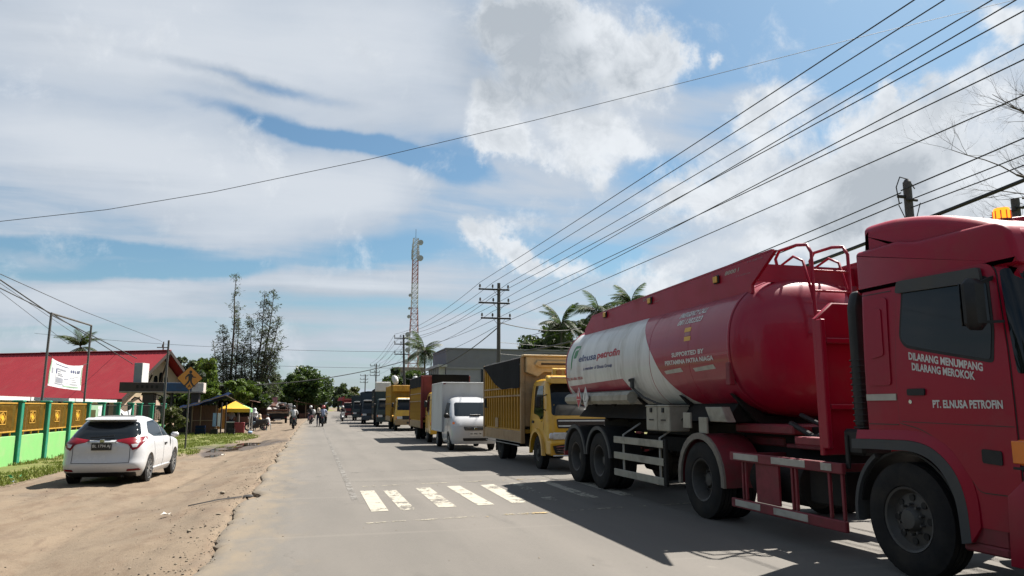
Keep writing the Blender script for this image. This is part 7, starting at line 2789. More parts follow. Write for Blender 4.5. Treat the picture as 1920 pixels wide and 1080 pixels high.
zl = [0.0]
while zl[-1] < TH - .6:
    zl.append(min(TH, zl[-1] + max(1.1, tw(zl[-1]) * 1.7)))
sect = 7
cnr = [(-1, -1), (1, -1), (1, 1), (-1, 1)]
for q in range(sect):
    mb = MB()
    for i in range(len(zl) - 1):
        if int(zl[i] / TH * sect * .9999) != q:
            continue
        a, b = tw(zl[i]), tw(zl[i + 1])
        for k in range(4):
            c0, c1 = cnr[k], cnr[(k + 1) % 4]
            mb.bar((c0[0] * a, c0[1] * a, zl[i]), (c0[0] * b, c0[1] * b, zl[i + 1]), .13)
            mb.bar((c0[0] * a, c0[1] * a, zl[i]), (c1[0] * b, c1[1] * b, zl[i + 1]), .08)
            mb.bar((c1[0] * a, c1[1] * a, zl[i]), (c0[0] * b, c0[1] * b, zl[i + 1]), .08)
            mb.bar((c0[0] * b, c0[1] * b, zl[i + 1]), (c1[0] * b, c1[1] * b, zl[i + 1]), .09)
    mb.build('lattice_section', 'tower_red' if q % 2 else 'tower_white', TW, smooth=0, recalc=False)
for x, z, r_ in ((1.1, 41.3, .62), (1.1, 37.4, .68), (-1.2, 28.2, .35), (-1.4, 23, .4), (-1.6, 18.7, .55), (-1.55, 16.5, .5), (-1.5, 15, .6), (-1.75, 12.2, .6), (1.5, 10, .5), (-1.3, 25, .3)):
    mb = MB()
    s = 1 if x > 0 else -1
    mb.lathe([(r_, .32), (r_ * .98, .05), (r_ * .7, -.12), (.001, -.2)], (x, -.9, z), 'y', 18)
    mb.cyl((x, -.9, z), (s * tw(z) * .9, -tw(z) * .8, z), .07, n=6)
    mb.cyl((x, -1.22, z), (x, -1.24, z), r_, n=18)
    mb.build('dish_antenna', 'dish_grey', TW, smooth=40)
for x, y in ((-.9, -.6), (.3, -1.0), (.9, .4), (-.8, .5)):
    mb = MB()
    mb.box((x, y, 38.4), (.3, .2, 2.2), .04)
    mb.cyl((x, y, 37), (x, y, 41), .05, n=6)
    mb.build('panel_antenna', 'dish_grey', TW)
mb = MB()
mb.cyl((0, 0, TH), (0, 0, TH + 2.2), .05, n=6)
mb.build('lightning_rod', 'pole_steel', TW)

# ------------------------------------------------------------------ grey two-storey building behind the lorries
GBX = thing('grey_building', 'unpainted grey concrete building with white fins behind the lorries', 'building', (11.7, 68, -.1))
mb = MB()
mb.box((7.5, 4.0, 2.6), (15, 7.9, 5.2))
wl = mb.build('wall', 'grey_wall', GBX)
mb = MB()
mb.box((7.52, 3.95, 6.08), (15.1, 8.1, 1.72))
mb.build('upper_wall', 'grey_wall_dark', GBX)
mb = MB()
mb.box((7.52, 3.95, 6.97), (15.3, 8.3, .08))
mb.build('parapet', 'grey_wall', GBX)
mb = MB()
mb.box((7.5, -.03, 5.17), (15.2, .12, .14))
mb.build('string_course', 'grey_wall', GBX)
for x in (3.4, 6.6, 10.5):
    mb = MB()
    mb.box((x, -.03, 4.2), (.22, .05, 1.7))
    mb.build('slit_window', 'glass_dark', GBX)
for k in range(6):
    mb = MB()
    mb.box((-.35, .35 + k * 1.25, 3.1), (.6, .18, 4.3), .01)
    mb.build('fin', 'fin_white', GBX)
    mb = MB()
    mb.box((-.02, .95 + k * 1.25, 3.2), (.06, .8, 3.6))
    mb.build('window', 'glass_dark', GBX)
mb = MB()
mb.box((-.4, 3.9, 5.35), (.9, 8.2, .22), .01)
mb.build('canopy_slab', 'fin_white', GBX)
GB2 = thing('small_building', 'low pale building with a green roof edge beside the leaning pole', 'building', (12.4, 119, -.1))
mb = MB()
mb.box((2.2, 3, 3.6), (4.3, 6, 7.2))
mb.build('wall', 'grey_wall', GB2)
mb = MB()
mb.box((2.2, 2.9, 7.5), (4.7, 6.6, .7), .02)
mb.build('roof_edge', 'gate_concrete', GB2)
for k in range(2):
    mb = MB()
    mb.box((1.2 + k * 2, -.03, 5.4), (1.1, .06, 1.4))
    mb.build('window', 'glass_dark', GB2)


# ------------------------------------------------------------------ trees
def tree(name, label, x, y, z0, trunk_h, trunk_r, crown, n, leaf, lsize, clumps, bark='bark', cat='tree', group=None, seed=1, spread=.55, droop=0.0, aspect=1.7, csz=.30, limbs=8):
    """crown: (cx, cy, cz, rx, ry, rz) relative to the base"""
    rnd = random.Random(seed)
    t = thing(name, label, cat, (x, y, z0), 0, group)
    cx, cy, cz, rx, ry, rz = crown
    cl = []
    tries = 0
    while len(cl) < clumps:
        tries += 1
        p = [rnd.uniform(-1, 1) for _ in range(3)]
        d = math.sqrt(sum(q * q for q in p))
        if d > 1 or (d < .35 and tries < 2000):
            continue
        k = rnd.uniform(.86, 1.1)
        cl.append((cx + p[0] * rx * k, cy + p[1] * ry * k, cz + p[2] * rz * k, rnd.uniform(.6, 1.25)))
    mb = MB()
    top = Vector((cx * .5, cy * .5, trunk_h))
    mb.tube([(0, 0, 0), tuple(top * .5 + Vector((rnd.uniform(-.1, .1), 0, 0))), tuple(top)], [trunk_r, trunk_r * .8, trunk_r * .6], 9)
    mb.build('trunk', bark, t, smooth=60)
    mb = MB()
    for c in rnd.sample(cl, min(limbs, len(cl))):
        e = Vector(c[:3])
        m_ = top.lerp(e, .5) + Vector((rnd.uniform(-.2, .2), rnd.uniform(-.2, .2), rnd.uniform(.0, .3)))
        mb.tube([top * rnd.uniform(.7, 1), m_, e], [trunk_r * .4, trunk_r * .25, trunk_r * .1], 6)
    mb.build('limbs', bark, t, smooth=60, recalc=False)
    P, Nn = [], []
    per = n // clumps
    for c in cl:
        s = csz * (rx + ry + rz) / 3 * c[3]
        q = RNG.normal(size=(per, 3))
        q /= np.linalg.norm(q, axis=1)[:, None]
        rr_ = s * RNG.random(per) ** .45
        pp = q * rr_[:, None] * np.array([1.15, 1.15, .8])
        if droop:
            pp[:, 2] -= droop * s * RNG.random(per) ** 2 * 1.4
        P.append(pp + np.array(c[:3]))
        Nn.append(q)
    P, Nn = np.concatenate(P), np.concatenate(Nn)
    S = lsize * (.6 + .8 * RNG.random(len(P)))
    me = leaves_mesh('crown', P, S, Nn, leaf, aspect, droop)
    link('crown', me, t)
    return t


def frond_mesh(L=3.6, nleaf=26, seed=0, dr=.62):
    rnd = random.Random(seed)
    mb = MB()
    pts = []
    for k in range(9):
        t = k / 8
        pts.append(Vector((L * t * (1 - .12 * t), 0, L * (.34 * t - dr * t * t))))
    mb.tube(pts, [.05 * (1 - .85 * k / 8) for k in range(9)], 5, 0)
    for k in range(nleaf):
        t = .10 + .88 * k / (nleaf - 1)
        i = min(int(t * 8), 7)
        p = pts[i].lerp(pts[i + 1], t * 8 - i)
        d = (pts[i + 1] - pts[i]).normalized()
        ll = L * .30 * (math.sin(math.pi * (.12 + .84 * t)) ** .6) * rnd.uniform(.85, 1.1)
        for s in (-1, 1):
            o = (d * .55 + Vector((0, s * .8, -.30 - .3 * rnd.random()))).normalized()
            w = d * .05
            m_ = p + o * ll * .5 + Vector((0, 0, .02))
            e = p + o * ll + Vector((0, 0, -ll * .22))
            mb.add([p - w * .6, p + w * .6, m_ + w, e, m_ - w], [(0, 1, 2, 4), (4, 2, 3)], 1)
    return mb


FROND = []
for q in range(4):
    o = frond_mesh((3.7, 3.3, 3.9, 3.5)[q], 28, q, (.62, .85, .48, 1.05)[q]).build('frond', ['bark', 'leaf_palm'], smooth=0, recalc=False)
    FROND.append(o.data)
    bpy.data.objects.remove(o)


def palm(x, y, h, label, seed, n=20, lean=(0, 0), size=1.0):
    rnd = random.Random(seed)
    t = thing('coconut_palm', label, 'palm tree', (x, y, -.3), 0, 'coconut palms')
    mb = MB()
    top = Vector((lean[0], lean[1], h + .3))
    mb.tube([(0, 0, 0), (lean[0] * .25, lean[1] * .25, h * .4), (lean[0] * .65, lean[1] * .65, h * .75), tuple(top)], [.24, .17, .14, .12], 9)
    mb.build('trunk', 'bark_grey', t, smooth=60)
    mb = MB()
    for k in range(7):
        a = rnd.uniform(0, 6.28)
        mb.lathe([(.001, -.13), (.1, -.08), (.12, .02), (.06, .12), (.001, .14)], (top.x + .28 * math.cos(a), top.y + .28 * math.sin(a), top.z - .25 - .15 * rnd.random()), 'z', 8)
    mb.build('coconuts', 'leaf_olive', t, smooth=60)
    for k in range(n):
        f = link('frond', FROND[rnd.randrange(4)], t, tuple(top))
        el_ = R(rnd.choice([62, 45, 30, 15, 0, -15, -30]) + rnd.uniform(-8, 8))
        f.rotation_euler = (rnd.uniform(-.3, .3), -el_, k * 2.399 + rnd.uniform(-.2, .2))
        q = size * rnd.uniform(.85, 1.1)
        f.scale = (q, q, q)
    return t


palm(26.7, 80, 10.6, 'full coconut palm rising left of the tanker, nearest of the pair', 1, 26, (.3, 0), .95)
palm(31.9, 82, 12.7, 'coconut palm with windswept fronds above the rear of the tanker', 2, 22, (.4, 0), .95)
palm(39.2, 88, 14.8, 'coconut palm of which only the crown shows above the walkway', 3, 20, (0, 0), .9)
palm(15.9, 110, 9.6, 'coconut palm beside the lattice tower and the grey building', 4, 22, (-.3, 0), .95)
palm(-25.0, 90, 7.9, 'coconut palm behind the long red roof', 5, 20, (.2, 0), .75)
palm(-40.5, 95, 6.9, 'coconut palm at the left edge of the photo behind the roof', 6, 16, (.2, 0), .8)

# scrubby trees round the palms and beyond the lorries
tree('leafy_tree', 'dark leafy tree under the palms behind the tanker', 25.0, 84, -.2, 4, .25, (0, 0, 6.6, 4.4, 3.5, 3.4), 7200, 'leaf_dark', .36, 34, seed=3)
tree('leafy_tree', 'dark tree filling in beside the tanker tail below the windswept palm', 31.5, 86, -.2, 5, .25, (0, 0, 9.0, 5.0, 3.5, 3.6), 7200, 'leaf_dark', .36, 34, seed=4)
tree('leafy_tree', 'small yellow green tree at the foot of the palm by the grey building', 15.2, 112, -.2, 2.2, .2, (0, 0, 4.9, 2.4, 2.2, 1.7), 3000, 'leaf_olive', .36, 18, seed=5)
tree('leafy_tree', 'dark green tree between the leaning pole and the pale low building', 11.6, 100, -.2, 2.2, .2, (0, 0, 4.9, 2.6, 2.4, 2.0), 3600, 'leaf_dark', .36, 18, seed=6)
tree('leafy_tree', 'low dark tree behind the second yellow lorry roof', 8.9, 92, -.2, 2, .2, (0, 0, 3.6, 2.3, 2, 1.5), 2600, 'leaf_dark', .34, 16, seed=7)
# round street tree and the far end of the road
tree('rain_tree', 'big round dark green tree at the bend of the road', -2.1, 150, -.2, 3.0, .42, (0, 0, 5.2, 4.9, 4.6, 3.75), 17000, 'leaf_mid', .33, 70, seed=8, csz=.26, droop=.3)
tree('leafy_tree', 'lighter green low tree left of the big round tree', -6.4, 146, -.2, 2, .3, (0, 0, 3.4, 2.6, 2.4, 2.0), 4200, 'leaf_mid', .33, 20, seed=9)
tree('leafy_tree', 'pale green tree at the very end of the road', 8.2, 262, -.2, 3.5, .5, (0, 0, 5.2, 5.0, 4.5, 3.7), 6500, 'leaf_far', .55, 34, seed=10, csz=.26)
tree('leafy_tree', 'olive tree right of the pale one at the end of the road', 14.2, 275, -.2, 3.5, .5, (0, 0, 5.2, 4.8, 4.5, 3.4), 5200, 'leaf_olive', .55, 28, seed=11, csz=.26)
tree('leafy_tree', 'small tree by the road end left of the pale one', 3.6, 240, -.2, 2, .3, (0, 0, 3.0, 2.4, 2.2, 1.9), 2400, 'leaf_far', .5, 16, seed=12)
# left side: trees behind stalls and school
tree('leafy_tree', 'bushy tree with grey green leaves right of the school gable', -14.0, 90, -.3, 3, .25, (0, 0, 5.6, 2.4, 2.2, 2.4), 5200, 'leaf_far', .28, 34, seed=13, csz=.25)
tree('leafy_tree', 'bright green weeping tree left of the tall casuarinas', -11.5, 88, -.3, 2.5, .22, (0, 0, 4.7, 1.55, 1.5, 2.2), 4600, 'leaf_lime', .30, 24, seed=14, droop=1.0)
tree('leafy_tree', 'dark tree behind the right corner of the school gable', -12.9, 84, -.3, 2.5, .22, (0, 0, 3.6, 2.0, 1.9, 1.9), 3600, 'leaf_dark', .30, 22, seed=15)
tree('leafy_tree', 'lime green shrubby tree above the blue tarpaulin roof', -8.6, 64, -.3, 1.5, .14, (0, 0, 2.95, 1.5, 1.3, .95), 3400, 'leaf_lime', .22, 22, seed=16)
tree('leafy_tree', 'lime green leafy tree above the yellow canopy', -6.0, 66, -.3, 1.5, .14, (0, 0, 3.0, 1.5, 1.3, .85), 3200, 'leaf_lime', .22, 22, seed=17)
tree('leafy_tree', 'dark tree filling the gap behind the yellow canopy', -6.6, 74, -.3, 1.5, .18, (0, 0, 2.8, 2.6, 1.6, 1.5), 4200, 'leaf_dark', .30, 24, seed=18)
tree('leafy_tree', 'dull green tree behind the scrap truck', -6.6, 116, -.2, 2.5, .2, (0, 0, 4.2, 2.8, 2.2, 1.9), 4200, 'leaf_far', .32, 24, seed=19)
tree('leafy_tree', 'low dark tree between gateway and brown shack', -10.2, 66, -.3, 1.2, .15, (0, 0, 2.1, 2.3, 1.6, 1.2), 3200, 'leaf_dark', .25, 20, seed=20)
tree('roadside_bush', 'yellow green bush on the verge left of the crossing sign pole', -8.15, 49, -.3, .5, .06, (0, 0, 1.0, .62, .55, .9), 2600, 'leaf_olive', .12, 26, cat='bush', seed=21, csz=.34)
tree('leafy_tree', 'dark tree far behind the gateway', -18, 120, -.3, 3, .25, (0, 0, 4.0, 4.5, 3, 2.4), 4200, 'leaf_far', .45, 24, seed=23)


# tall sparse casuarinas
def casuarina(x, y, label, seed, stems):
    rnd = random.Random(seed)
    t = thing('casuarina_tree', label, 'tree', (x, y, -.3))
    twigs = MB()
    P, A, S = [], [], []
    for (ox, oy, tx, ty, h, r, den) in stems:
        mb = MB()
        pts = [Vector((ox + (tx - ox) * k, oy + (ty - oy) * k, h * k)) for k in np.linspace(0, 1, 7)]
        for p in pts[1:-1]:
            p.x += rnd.uniform(-.12, .12)
        mb.tube(pts, [r * (1 - .9 * k / 6) + .01 for k in range(7)], 7)
        mb.build('trunk', 'bark', t, smooth=60)
        nb = int(h * den * .72)
        for k in range(nb):
            f = .14 + .85 * rnd.random() ** 1.15
            i = min(int(f * 6), 5)
            p = pts[i].lerp(pts[i + 1], f * 6 - i)
            a = rnd.uniform(0, 6.28)
            bl = (1.05 - f) * h * .22 + .35
            bl *= rnd.uniform(.5, 1.2)
            d = Vector((math.cos(a), math.sin(a), rnd.uniform(.5, 1.3))).normalized()
            e = p + d * bl
            twigs.tube([p, p.lerp(e, .5) + Vector((0, 0, -.04 * bl)), e], [.028, .018, .008], 4)
            m = int(6 + bl * 10)
            for j in range(m):
                q = p.lerp(e, rnd.uniform(.25, 1.0))
                P.append((q.x + rnd.gauss(0, .16), q.y + rnd.gauss(0, .16), q.z + rnd.gauss(0, .12)))
                A.append((d.x * .5 + rnd.gauss(0, .5), d.y * .5 + rnd.gauss(0, .5), rnd.uniform(-.9, .5)))
                S.append(rnd.uniform(.22, .5))
    twigs.build('branches', 'bark', t, smooth=60, recalc=False)
    P, A, S = np.array(P), np.array(A), np.array(S)
    A /= np.linalg.norm(A, axis=1)[:, None]
    B = np.cross(A, RNG.normal(size=A.shape))
    B /= np.linalg.norm(B, axis=1)[:, None]
    V = np.empty((len(P), 4, 3))
    V[:, 0] = P - B * .02
    V[:, 1] = P + A * S[:, None] * .5 - B * .045
    V[:, 2] = P + A * S[:, None]
    V[:, 3] = P + A * S[:, None] * .5 + B * .045
    link('crown', quads_mesh('crown', V, 'leaf_casuarina'), t)


casuarina(-9.6, 95, 'taller left casuarina with a bare pointed tip above the stalls', 31, [(0, 0, -.2, 0, 17.8, .2, 5.0), (.35, .2, .35, .3, 12.6, .14, 6.5), (-.8, .3, -2.5, .5, 9.8, .12, 7.5), (-.5, -.4, -1.4, -.5, 11.6, .12, 7), (.7, 0, 1.3, 0, 10.0, .11, 8), (-.2, .2, -.9, .2, 8.5, .1, 9)])
casuarina(-6.9, 95, 'right casuarina group with several stems fanning out to the right', 32, [(0, 0, .55, 0, 15.8, .17, 7), (.1, .2, 1.6, .3, 16.2, .16, 7), (.2, -.2, 2.4, -.3, 12.8, .14, 8), (-.3, .1, -.9, .2, 12.6, .13, 8), (-.1, -.4, 2.9, -.8, 10.2, .12, 8), (-.5, .2, -1.7, .3, 9.4, .11, 8), (.2, .1, 1.2, .2, 9.0, .1, 9)])


# bare tree leaning in from the right
def bare_tree():
    rnd = random.Random(11)
    t = thing('bare_tree', 'bare leafless tree reaching in at the right edge above the cab', 'tree', (24.4, 16.6, -.2))
    mbt = MB()
    mbt.tube([(0, 0, 0), (.1, 0, 3), (-.1, 0, 6), (-.3, .1, 9)], [.32, .26, .2, .14], 10)
    mbt.build('trunk', 'bark', t, smooth=60)
    mb = MB()
    tips = []

    def grow(p, d, ln, r, lv):
        pts, rs = [p], [r]
        q = p.copy()
        n = 4
        for k in range(n):
            d = (d + Vector((rnd.gauss(0, .12), rnd.gauss(0, .12), rnd.gauss(.05, .10)))).normalized()
            q = q + d * ln / n
            pts.append(q.copy())
            rs.append(r * (1 - .55 * (k + 1) / n))
        mb.tube(pts, rs, 5 if lv > 1 else 7)
        if lv >= 4:
            tips.append(q)
            return
        for k in range(rnd.randint(3, 5)):
            i = rnd.randint(1, n)
            dd = (d + Vector((rnd.gauss(0, .55), rnd.gauss(0, .45), rnd.gauss(.15, .5)))).normalized()
            grow(pts[i], dd, ln * rnd.uniform(.45, .72), rs[i] * .62, lv + 1)
    for p, d, ln, r in [((-.2, 0, 7.6), (-.62, .66, .42), 3.3, .085), ((-.3, 0, 8.6), (-.45, .5, .75), 3.0, .08), ((-.1, 0, 6.6), (-.66, .7, .12), 2.6, .07), ((0, 0, 5.4), (-.6, .62, .12), 2.4, .06), ((-.2, 0, 8.0), (-.66, .6, .30), 2.8, .07),
                        ((-.3, .1, 9), (-.1, .1, 1), 2.8, .09), ((-.2, 0, 7), (.7, -.3, .6), 2.5, .08), ((-.1, 0, 7.2), (-.5, .75, .5), 2.6, .07)]:
        grow(Vector(p), Vector(d).normalized(), ln, r, 0)
    mb.build('branches', 'bark', t, smooth=60, recalc=False)
    n = 260
    P = np.stack([RNG.normal(-.25, .35, n), RNG.normal(0, .4, n), 6.3 + RNG.choice([0, .9, 2.1], n) + RNG.normal(0, .2, n)], -1)
    link('leaves', leaves_mesh('leaves', P, .12 + .06 * RNG.random(n), None, 'leaf_mid', 1.6), t)


bare_tree()

# the wooded side of the road behind the viewer: it shows in the glass and paint of the tanker
n = 9000
ty = -34 + 50 * RNG.random(n)
tx = -17.5 + 2.6 * RNG.normal(size=n) * .6
hh = 6.2 + 2.6 * vnoise(ty * .22, ty * 0 + 3.3, 41) * 2 + 1.2 * vnoise(ty * .7, ty * 0 + 8.1, 42)
tz = -.3 + hh * RNG.random(n) ** .8
lw = link('roadside_wood', leaves_mesh('roadside_wood', np.stack([tx, ty, tz], -1), .55 + .5 * RNG.random(n), None, 'leaf_dark', 1.6))
tag(lw, 'dark wood along the left roadside, mirrored in the tanker cab window', 'wood', kind='stuff')
# ------------------------------------------------------------------ people and motorcycles
def person(label, loc, rz, J, bones, hair=None, helmet=None, shirt='cloth_white', trousers='cloth_black', shoes='cloth_black', sleeves='skin', group=None, scarf=None):
    """J: joint -> (x, y, z, radius); bones: (a, b, material)"""
    names = list(J)
    bm_v = [Vector(J[k][:3]) for k in names]
    ed = [(names.index(a), names.index(b)) for a, b, _ in bones]
    rad = [J[k][3] for k in names]
    mt_ = [m_ for _, _, m_ in bones]
    # five fingers on each hand
    for s in ('l', 'r'):
        w, e = Vector(J['wrist_' + s][:3]), Vector(J['elbow_' + s][:3])
        d = (w - e).normalized()
        side = d.cross(Vector((0, 0, 1)))
        if side.length < .1:
            side = Vector((0, 1, 0))
        side.normalize()
        pal = w + d * .055
        bm_v.append(pal)
        rad.append(.024)
        ip = len(bm_v) - 1
        ed.append((names.index('wrist_' + s), ip))
        mt_.append('skin')
        for q in range(5):
            o = side * (.034 * (q - 2) / 2)
            ln = (.035, .065, .072, .066, .05)[q]
            f = pal + o + d * ln + (side * -.03 if q == 0 else Vector((0, 0, -.02)))
            bm_v.append(f)
            rad.append(.0085)
            ed.append((ip, len(bm_v) - 1))
            mt_.append('skin')
    me = bpy.data.meshes.new('person')
    me.from_pydata([tuple(v) for v in bm_v], ed, [])
    o = bpy.data.objects.new('person', me)
    COL.objects.link(o)
    o.modifiers.new('skin', 'SKIN')
    for i, sv in enumerate(me.skin_vertices[0].data):
        sv.radius = (rad[i], rad[i])
        sv.use_root = (i == names.index('pelvis'))
    sb = o.modifiers.new('sub', 'SUBSURF')
    sb.levels = sb.render_levels = 1
    bpy.context.view_layer.update()
    nm = evaluated(o)
    o.modifiers.clear()
    o.data = nm
    mats = []
    for m_ in mt_:
        if m_ not in mats:
            mats.append(m_)
    nm.materials.clear()
    for m_ in mats:
        nm.materials.append(M[m_])
    segs = [(bm_v[a], bm_v[b], m_) for (a, b), m_ in zip(ed, mt_)]
    for p in nm.polygons:
        c = p.center
        best, bi = 9, 0
        for a, b, m_ in segs:
            ab = b - a
            t = max(0, min(1, (c - a).dot(ab) / max(ab.length_squared, 1e-9)))
            d = (a + ab * t - c).length
            if d < best:
                best, bi = d, mats.index(m_)
        p.material_index = bi
        p.use_smooth = True
    o.location = loc
    o.rotation_euler = (0, 0, rz)
    tag(o, label, 'person', group)
    hd = Vector(J['head'][:3])
    mb = MB()
    if helmet:
        mb.lathe([(.075, -.10), (.118, -.08), (.138, 0), (.128, .07), (.085, .125), (.001, .145)], tuple(hd), 'z', 16)
        mb.build('helmet', helmet, o, smooth=60)
        mb = MB()
        mb.box((hd.x, hd.y + .118, hd.z - .01), (.17, .05, .09), .02)
        mb.build('visor', 'glass_dark', o)
    elif scarf:
        mb.lathe([(.19, -.26), (.15, -.18), (.115, -.06), (.122, .02), (.09, .10), (.001, .125)], (hd.x, hd.y - .02, hd.z), 'z', 16)
        mb.build('headscarf', scarf, o, smooth=60)
    else:
        mb.lathe([(.088, -.05), (.106, 0), (.10, .06), (.06, .105), (.001, .118)], (hd.x, hd.y - .022, hd.z), 'z', 14)
        mb.build('hair', 'cloth_black', o, smooth=60)
    mb = MB()                                                    # nose, eyes, ears
    mb.tube([(hd.x, hd.y + .09, hd.z + .01), (hd.x, hd.y + .118, hd.z - .03)], [.01, .016], 6)
    for s in (-1, 1):
        mb.box((hd.x + s * .035, hd.y + .093, hd.z + .012), (.028, .012, .012), .003, 1)
        mb.box((hd.x + s * .10, hd.y, hd.z - .01), (.02, .04, .06), .008)
    mb.box((hd.x, hd.y + .093, hd.z - .062), (.045, .012, .01), .003, 2)
    mb.build('face', ['skin', 'cloth_black', 'cloth_red'], o)
    return o


def seated(seat=.78, lean=.06, arm_y=.52, arm_z=1.0, knee=.36, foot_z=.30, sp=.20):
    J = {'pelvis': (0, 0, seat + .08, .13), 'chest': (0, lean, seat + .36, .15), 'neck': (0, lean * 1.3, seat + .56, .055), 'head': (0, lean * 1.6 + .02, seat + .70, .098)}
    for s, k in (('l', -1), ('r', 1)):
        J['hip_' + s] = (k * .10, .04, seat + .05, .095)
        J['knee_' + s] = (k * sp, knee, seat - .04, .068)
        J['ankle_' + s] = (k * (sp - .02), knee - .06, foot_z, .045)
        J['toe_' + s] = (k * sp, knee + .10, foot_z - .05, .038)
        J['shoulder_' + s] = (k * .18, lean * 1.2, seat + .50, .065)
        J['elbow_' + s] = (k * .28, lean + .16, seat + .27, .045)
        J['wrist_' + s] = (k * .27, arm_y - .06, arm_z, .032)
    return J


def standing(h=1.62, step=.10, arms=0.0):
    k_ = h / 1.7
    J = {'pelvis': (0, 0, .93 * k_, .125), 'chest': (0, .01, 1.22 * k_, .145), 'neck': (0, .02, 1.44 * k_, .052), 'head': (0, .04, 1.585 * k_, .098)}
    for s, k in (('l', -1), ('r', 1)):
        st = step * k
        J['hip_' + s] = (k * .09, 0, .88 * k_, .09)
        J['knee_' + s] = (k * .10, st * .6 + .03, .49 * k_, .062)
        J['ankle_' + s] = (k * .10, st - .02, .075, .042)
        J['toe_' + s] = (k * .12, st + .13, .035, .034)
        J['shoulder_' + s] = (k * .18, .01, 1.38 * k_, .062)
        J['elbow_' + s] = (k * .24, -.02 - st * .4 + arms * .1, 1.10 * k_, .044)
        J['wrist_' + s] = (k * .23, .08 - st * .8 + arms * .28, (.86 + arms * .2) * k_, .031)
    return J


def bones(shirt, trousers, shoes='cloth_black', sleeve=None, head='skin'):
    sleeve = sleeve or shirt
    b = [('pelvis', 'chest', shirt), ('chest', 'neck', shirt), ('neck', 'head', head)]
    for s in 'lr':
        b += [('pelvis', 'hip_' + s, trousers), ('hip_' + s, 'knee_' + s, trousers), ('knee_' + s, 'ankle_' + s, trousers), ('ankle_' + s, 'toe_' + s, shoes),
              ('chest', 'shoulder_' + s, shirt), ('shoulder_' + s, 'elbow_' + s, shirt), ('elbow_' + s, 'wrist_' + s, sleeve)]
    return b


_scoot = {}


def scooter(label, loc, rz, col, lean=0.0, trim='black_plastic'):
    r = thing('motorcycle', label, 'motorcycle', loc, rz, 'motorcycles on the road')
    r.rotation_euler = (0, lean, rz)
    for y in (-.60, .62):
        mb = MB()
        mb.lathe([(.20, -.04), (.235, -.055), (.275, -.03), (.285, 0), (.275, .03), (.235, .055), (.20, .04)], (0, 0, 0), 'x', 24)
        t = mb.build('wheel', 'rubber', r, smooth=50)
        t.location = (0, y, .285)
        mb = MB()
        mb.lathe([(.20, -.035), (.205, 0), (.20, .035), (.18, .03), (.18, -.03), (.20, -.035)], (0, 0, 0), 'x', 20)
        for k in range(5):
            a = 2 * math.pi * k / 5
            mb.bar((0, 0, 0), (0, .19 * math.cos(a), .19 * math.sin(a)), .03, .02)
        mb.cyl((-.06, 0, 0), (.06, 0, 0), .04, n=10)
        mb.build('rim', 'rim_alloy', t, smooth=40)
    mb = MB()                                                    # tail and step-through body
    mb.loft([[(x * w, y, z0 + (z1 - z0) * (.5 + .5 * q)) for x, q in ((-.6, -1), (.6, -1), (1, -.2), (.8, 1), (-.8, 1), (-1, -.2))] for y, w, z0, z1 in
             ((-.88, .05, .66, .76), (-.72, .11, .50, .78), (-.35, .14, .40, .74), (.0, .14, .34, .68), (.18, .12, .30, .46), (.38, .12, .30, .42))])
    mb.build('body', col, r, smooth=50)
    mb = MB()
    mb.loft([[(x * w, y, z) for x, z in ((-1, z0), (1, z0), (1, z1), (-1, z1))] for y, w, z0, z1 in ((.36, .17, .34, .9), (.46, .19, .36, .98), (.56, .10, .5, .98))])
    mb.prism([(.42, .42), (.62, .60), (.86, .52), (.90, .46), (.62, .52), (.46, .36)], -.07, .07, 'x', .02)
    mb.build('front_shield', col, r, smooth=50)
    mb = MB()
    mb.loft([[(x * w, y, z) for x, z in ((-1, z0), (1, z0), (.9, z1), (-.9, z1))] for y, w, z0, z1 in ((-.80, .09, .77, .82), (-.6, .14, .76, .84), (-.2, .13, .72, .80), (.06, .10, .70, .77))])
    mb.build('seat', 'black_plastic', r, smooth=50)
    mb = MB()
    mb.tube([(-.33, .34, 1.0), (-.15, .46, 1.02), (.15, .46, 1.02), (.33, .34, 1.0)], .018, 6)
    mb.tube([(0, .46, 1.0), (0, .62, .30)], .03, 8)
    for s in (-1, 1):
        mb.bar((s * .07, .50, .55), (s * .07, .62, .28), .03)
    hb_ = mb.build('handlebar', trim, r, smooth=50)
    for s in (-1, 1):
        mb = MB()
        mb.cyl((s * .24, .40, 1.02), (s * .30, .38, 1.17), .008, n=5)
        mb.box((s * .31, .38, 1.19), (.10, .03, .06), .015)
        mb.build('mirror', 'black_plastic', hb_)
    mb = MB()
    mb.box((0, .60, .90), (.15, .06, .10), .03)
    mb.build('headlamp', 'lamp_white', r)
    mb = MB()
    mb.box((0, -.89, .70), (.12, .04, .07), .015)
    mb.build('tail_light', 'lamp_red', r)
    mb = MB()
    mb.box((0, -.88, .52), (.18, .015, .12), .004)
    mb.prism([(-.86, .62), (-.92, .42), (-.98, .30), (-.96, .30), (-.88, .44), (-.80, .60)], -.07, .07, 'x')
    mb.build('rear_mudguard', 'black_plastic', r)
    mb = MB()
    mb.tube([(.1, .1, .25), (.16, -.2, .24), (.17, -.78, .40)], [.03, .04, .055], 8)
    mb.box((0, .02, .30), (.24, .4, .22), .04)
    mb.build('engine', 'steel_dark', r, smooth=40)
    return r


def gz(x, y):
    return float(ground_z(x, y))


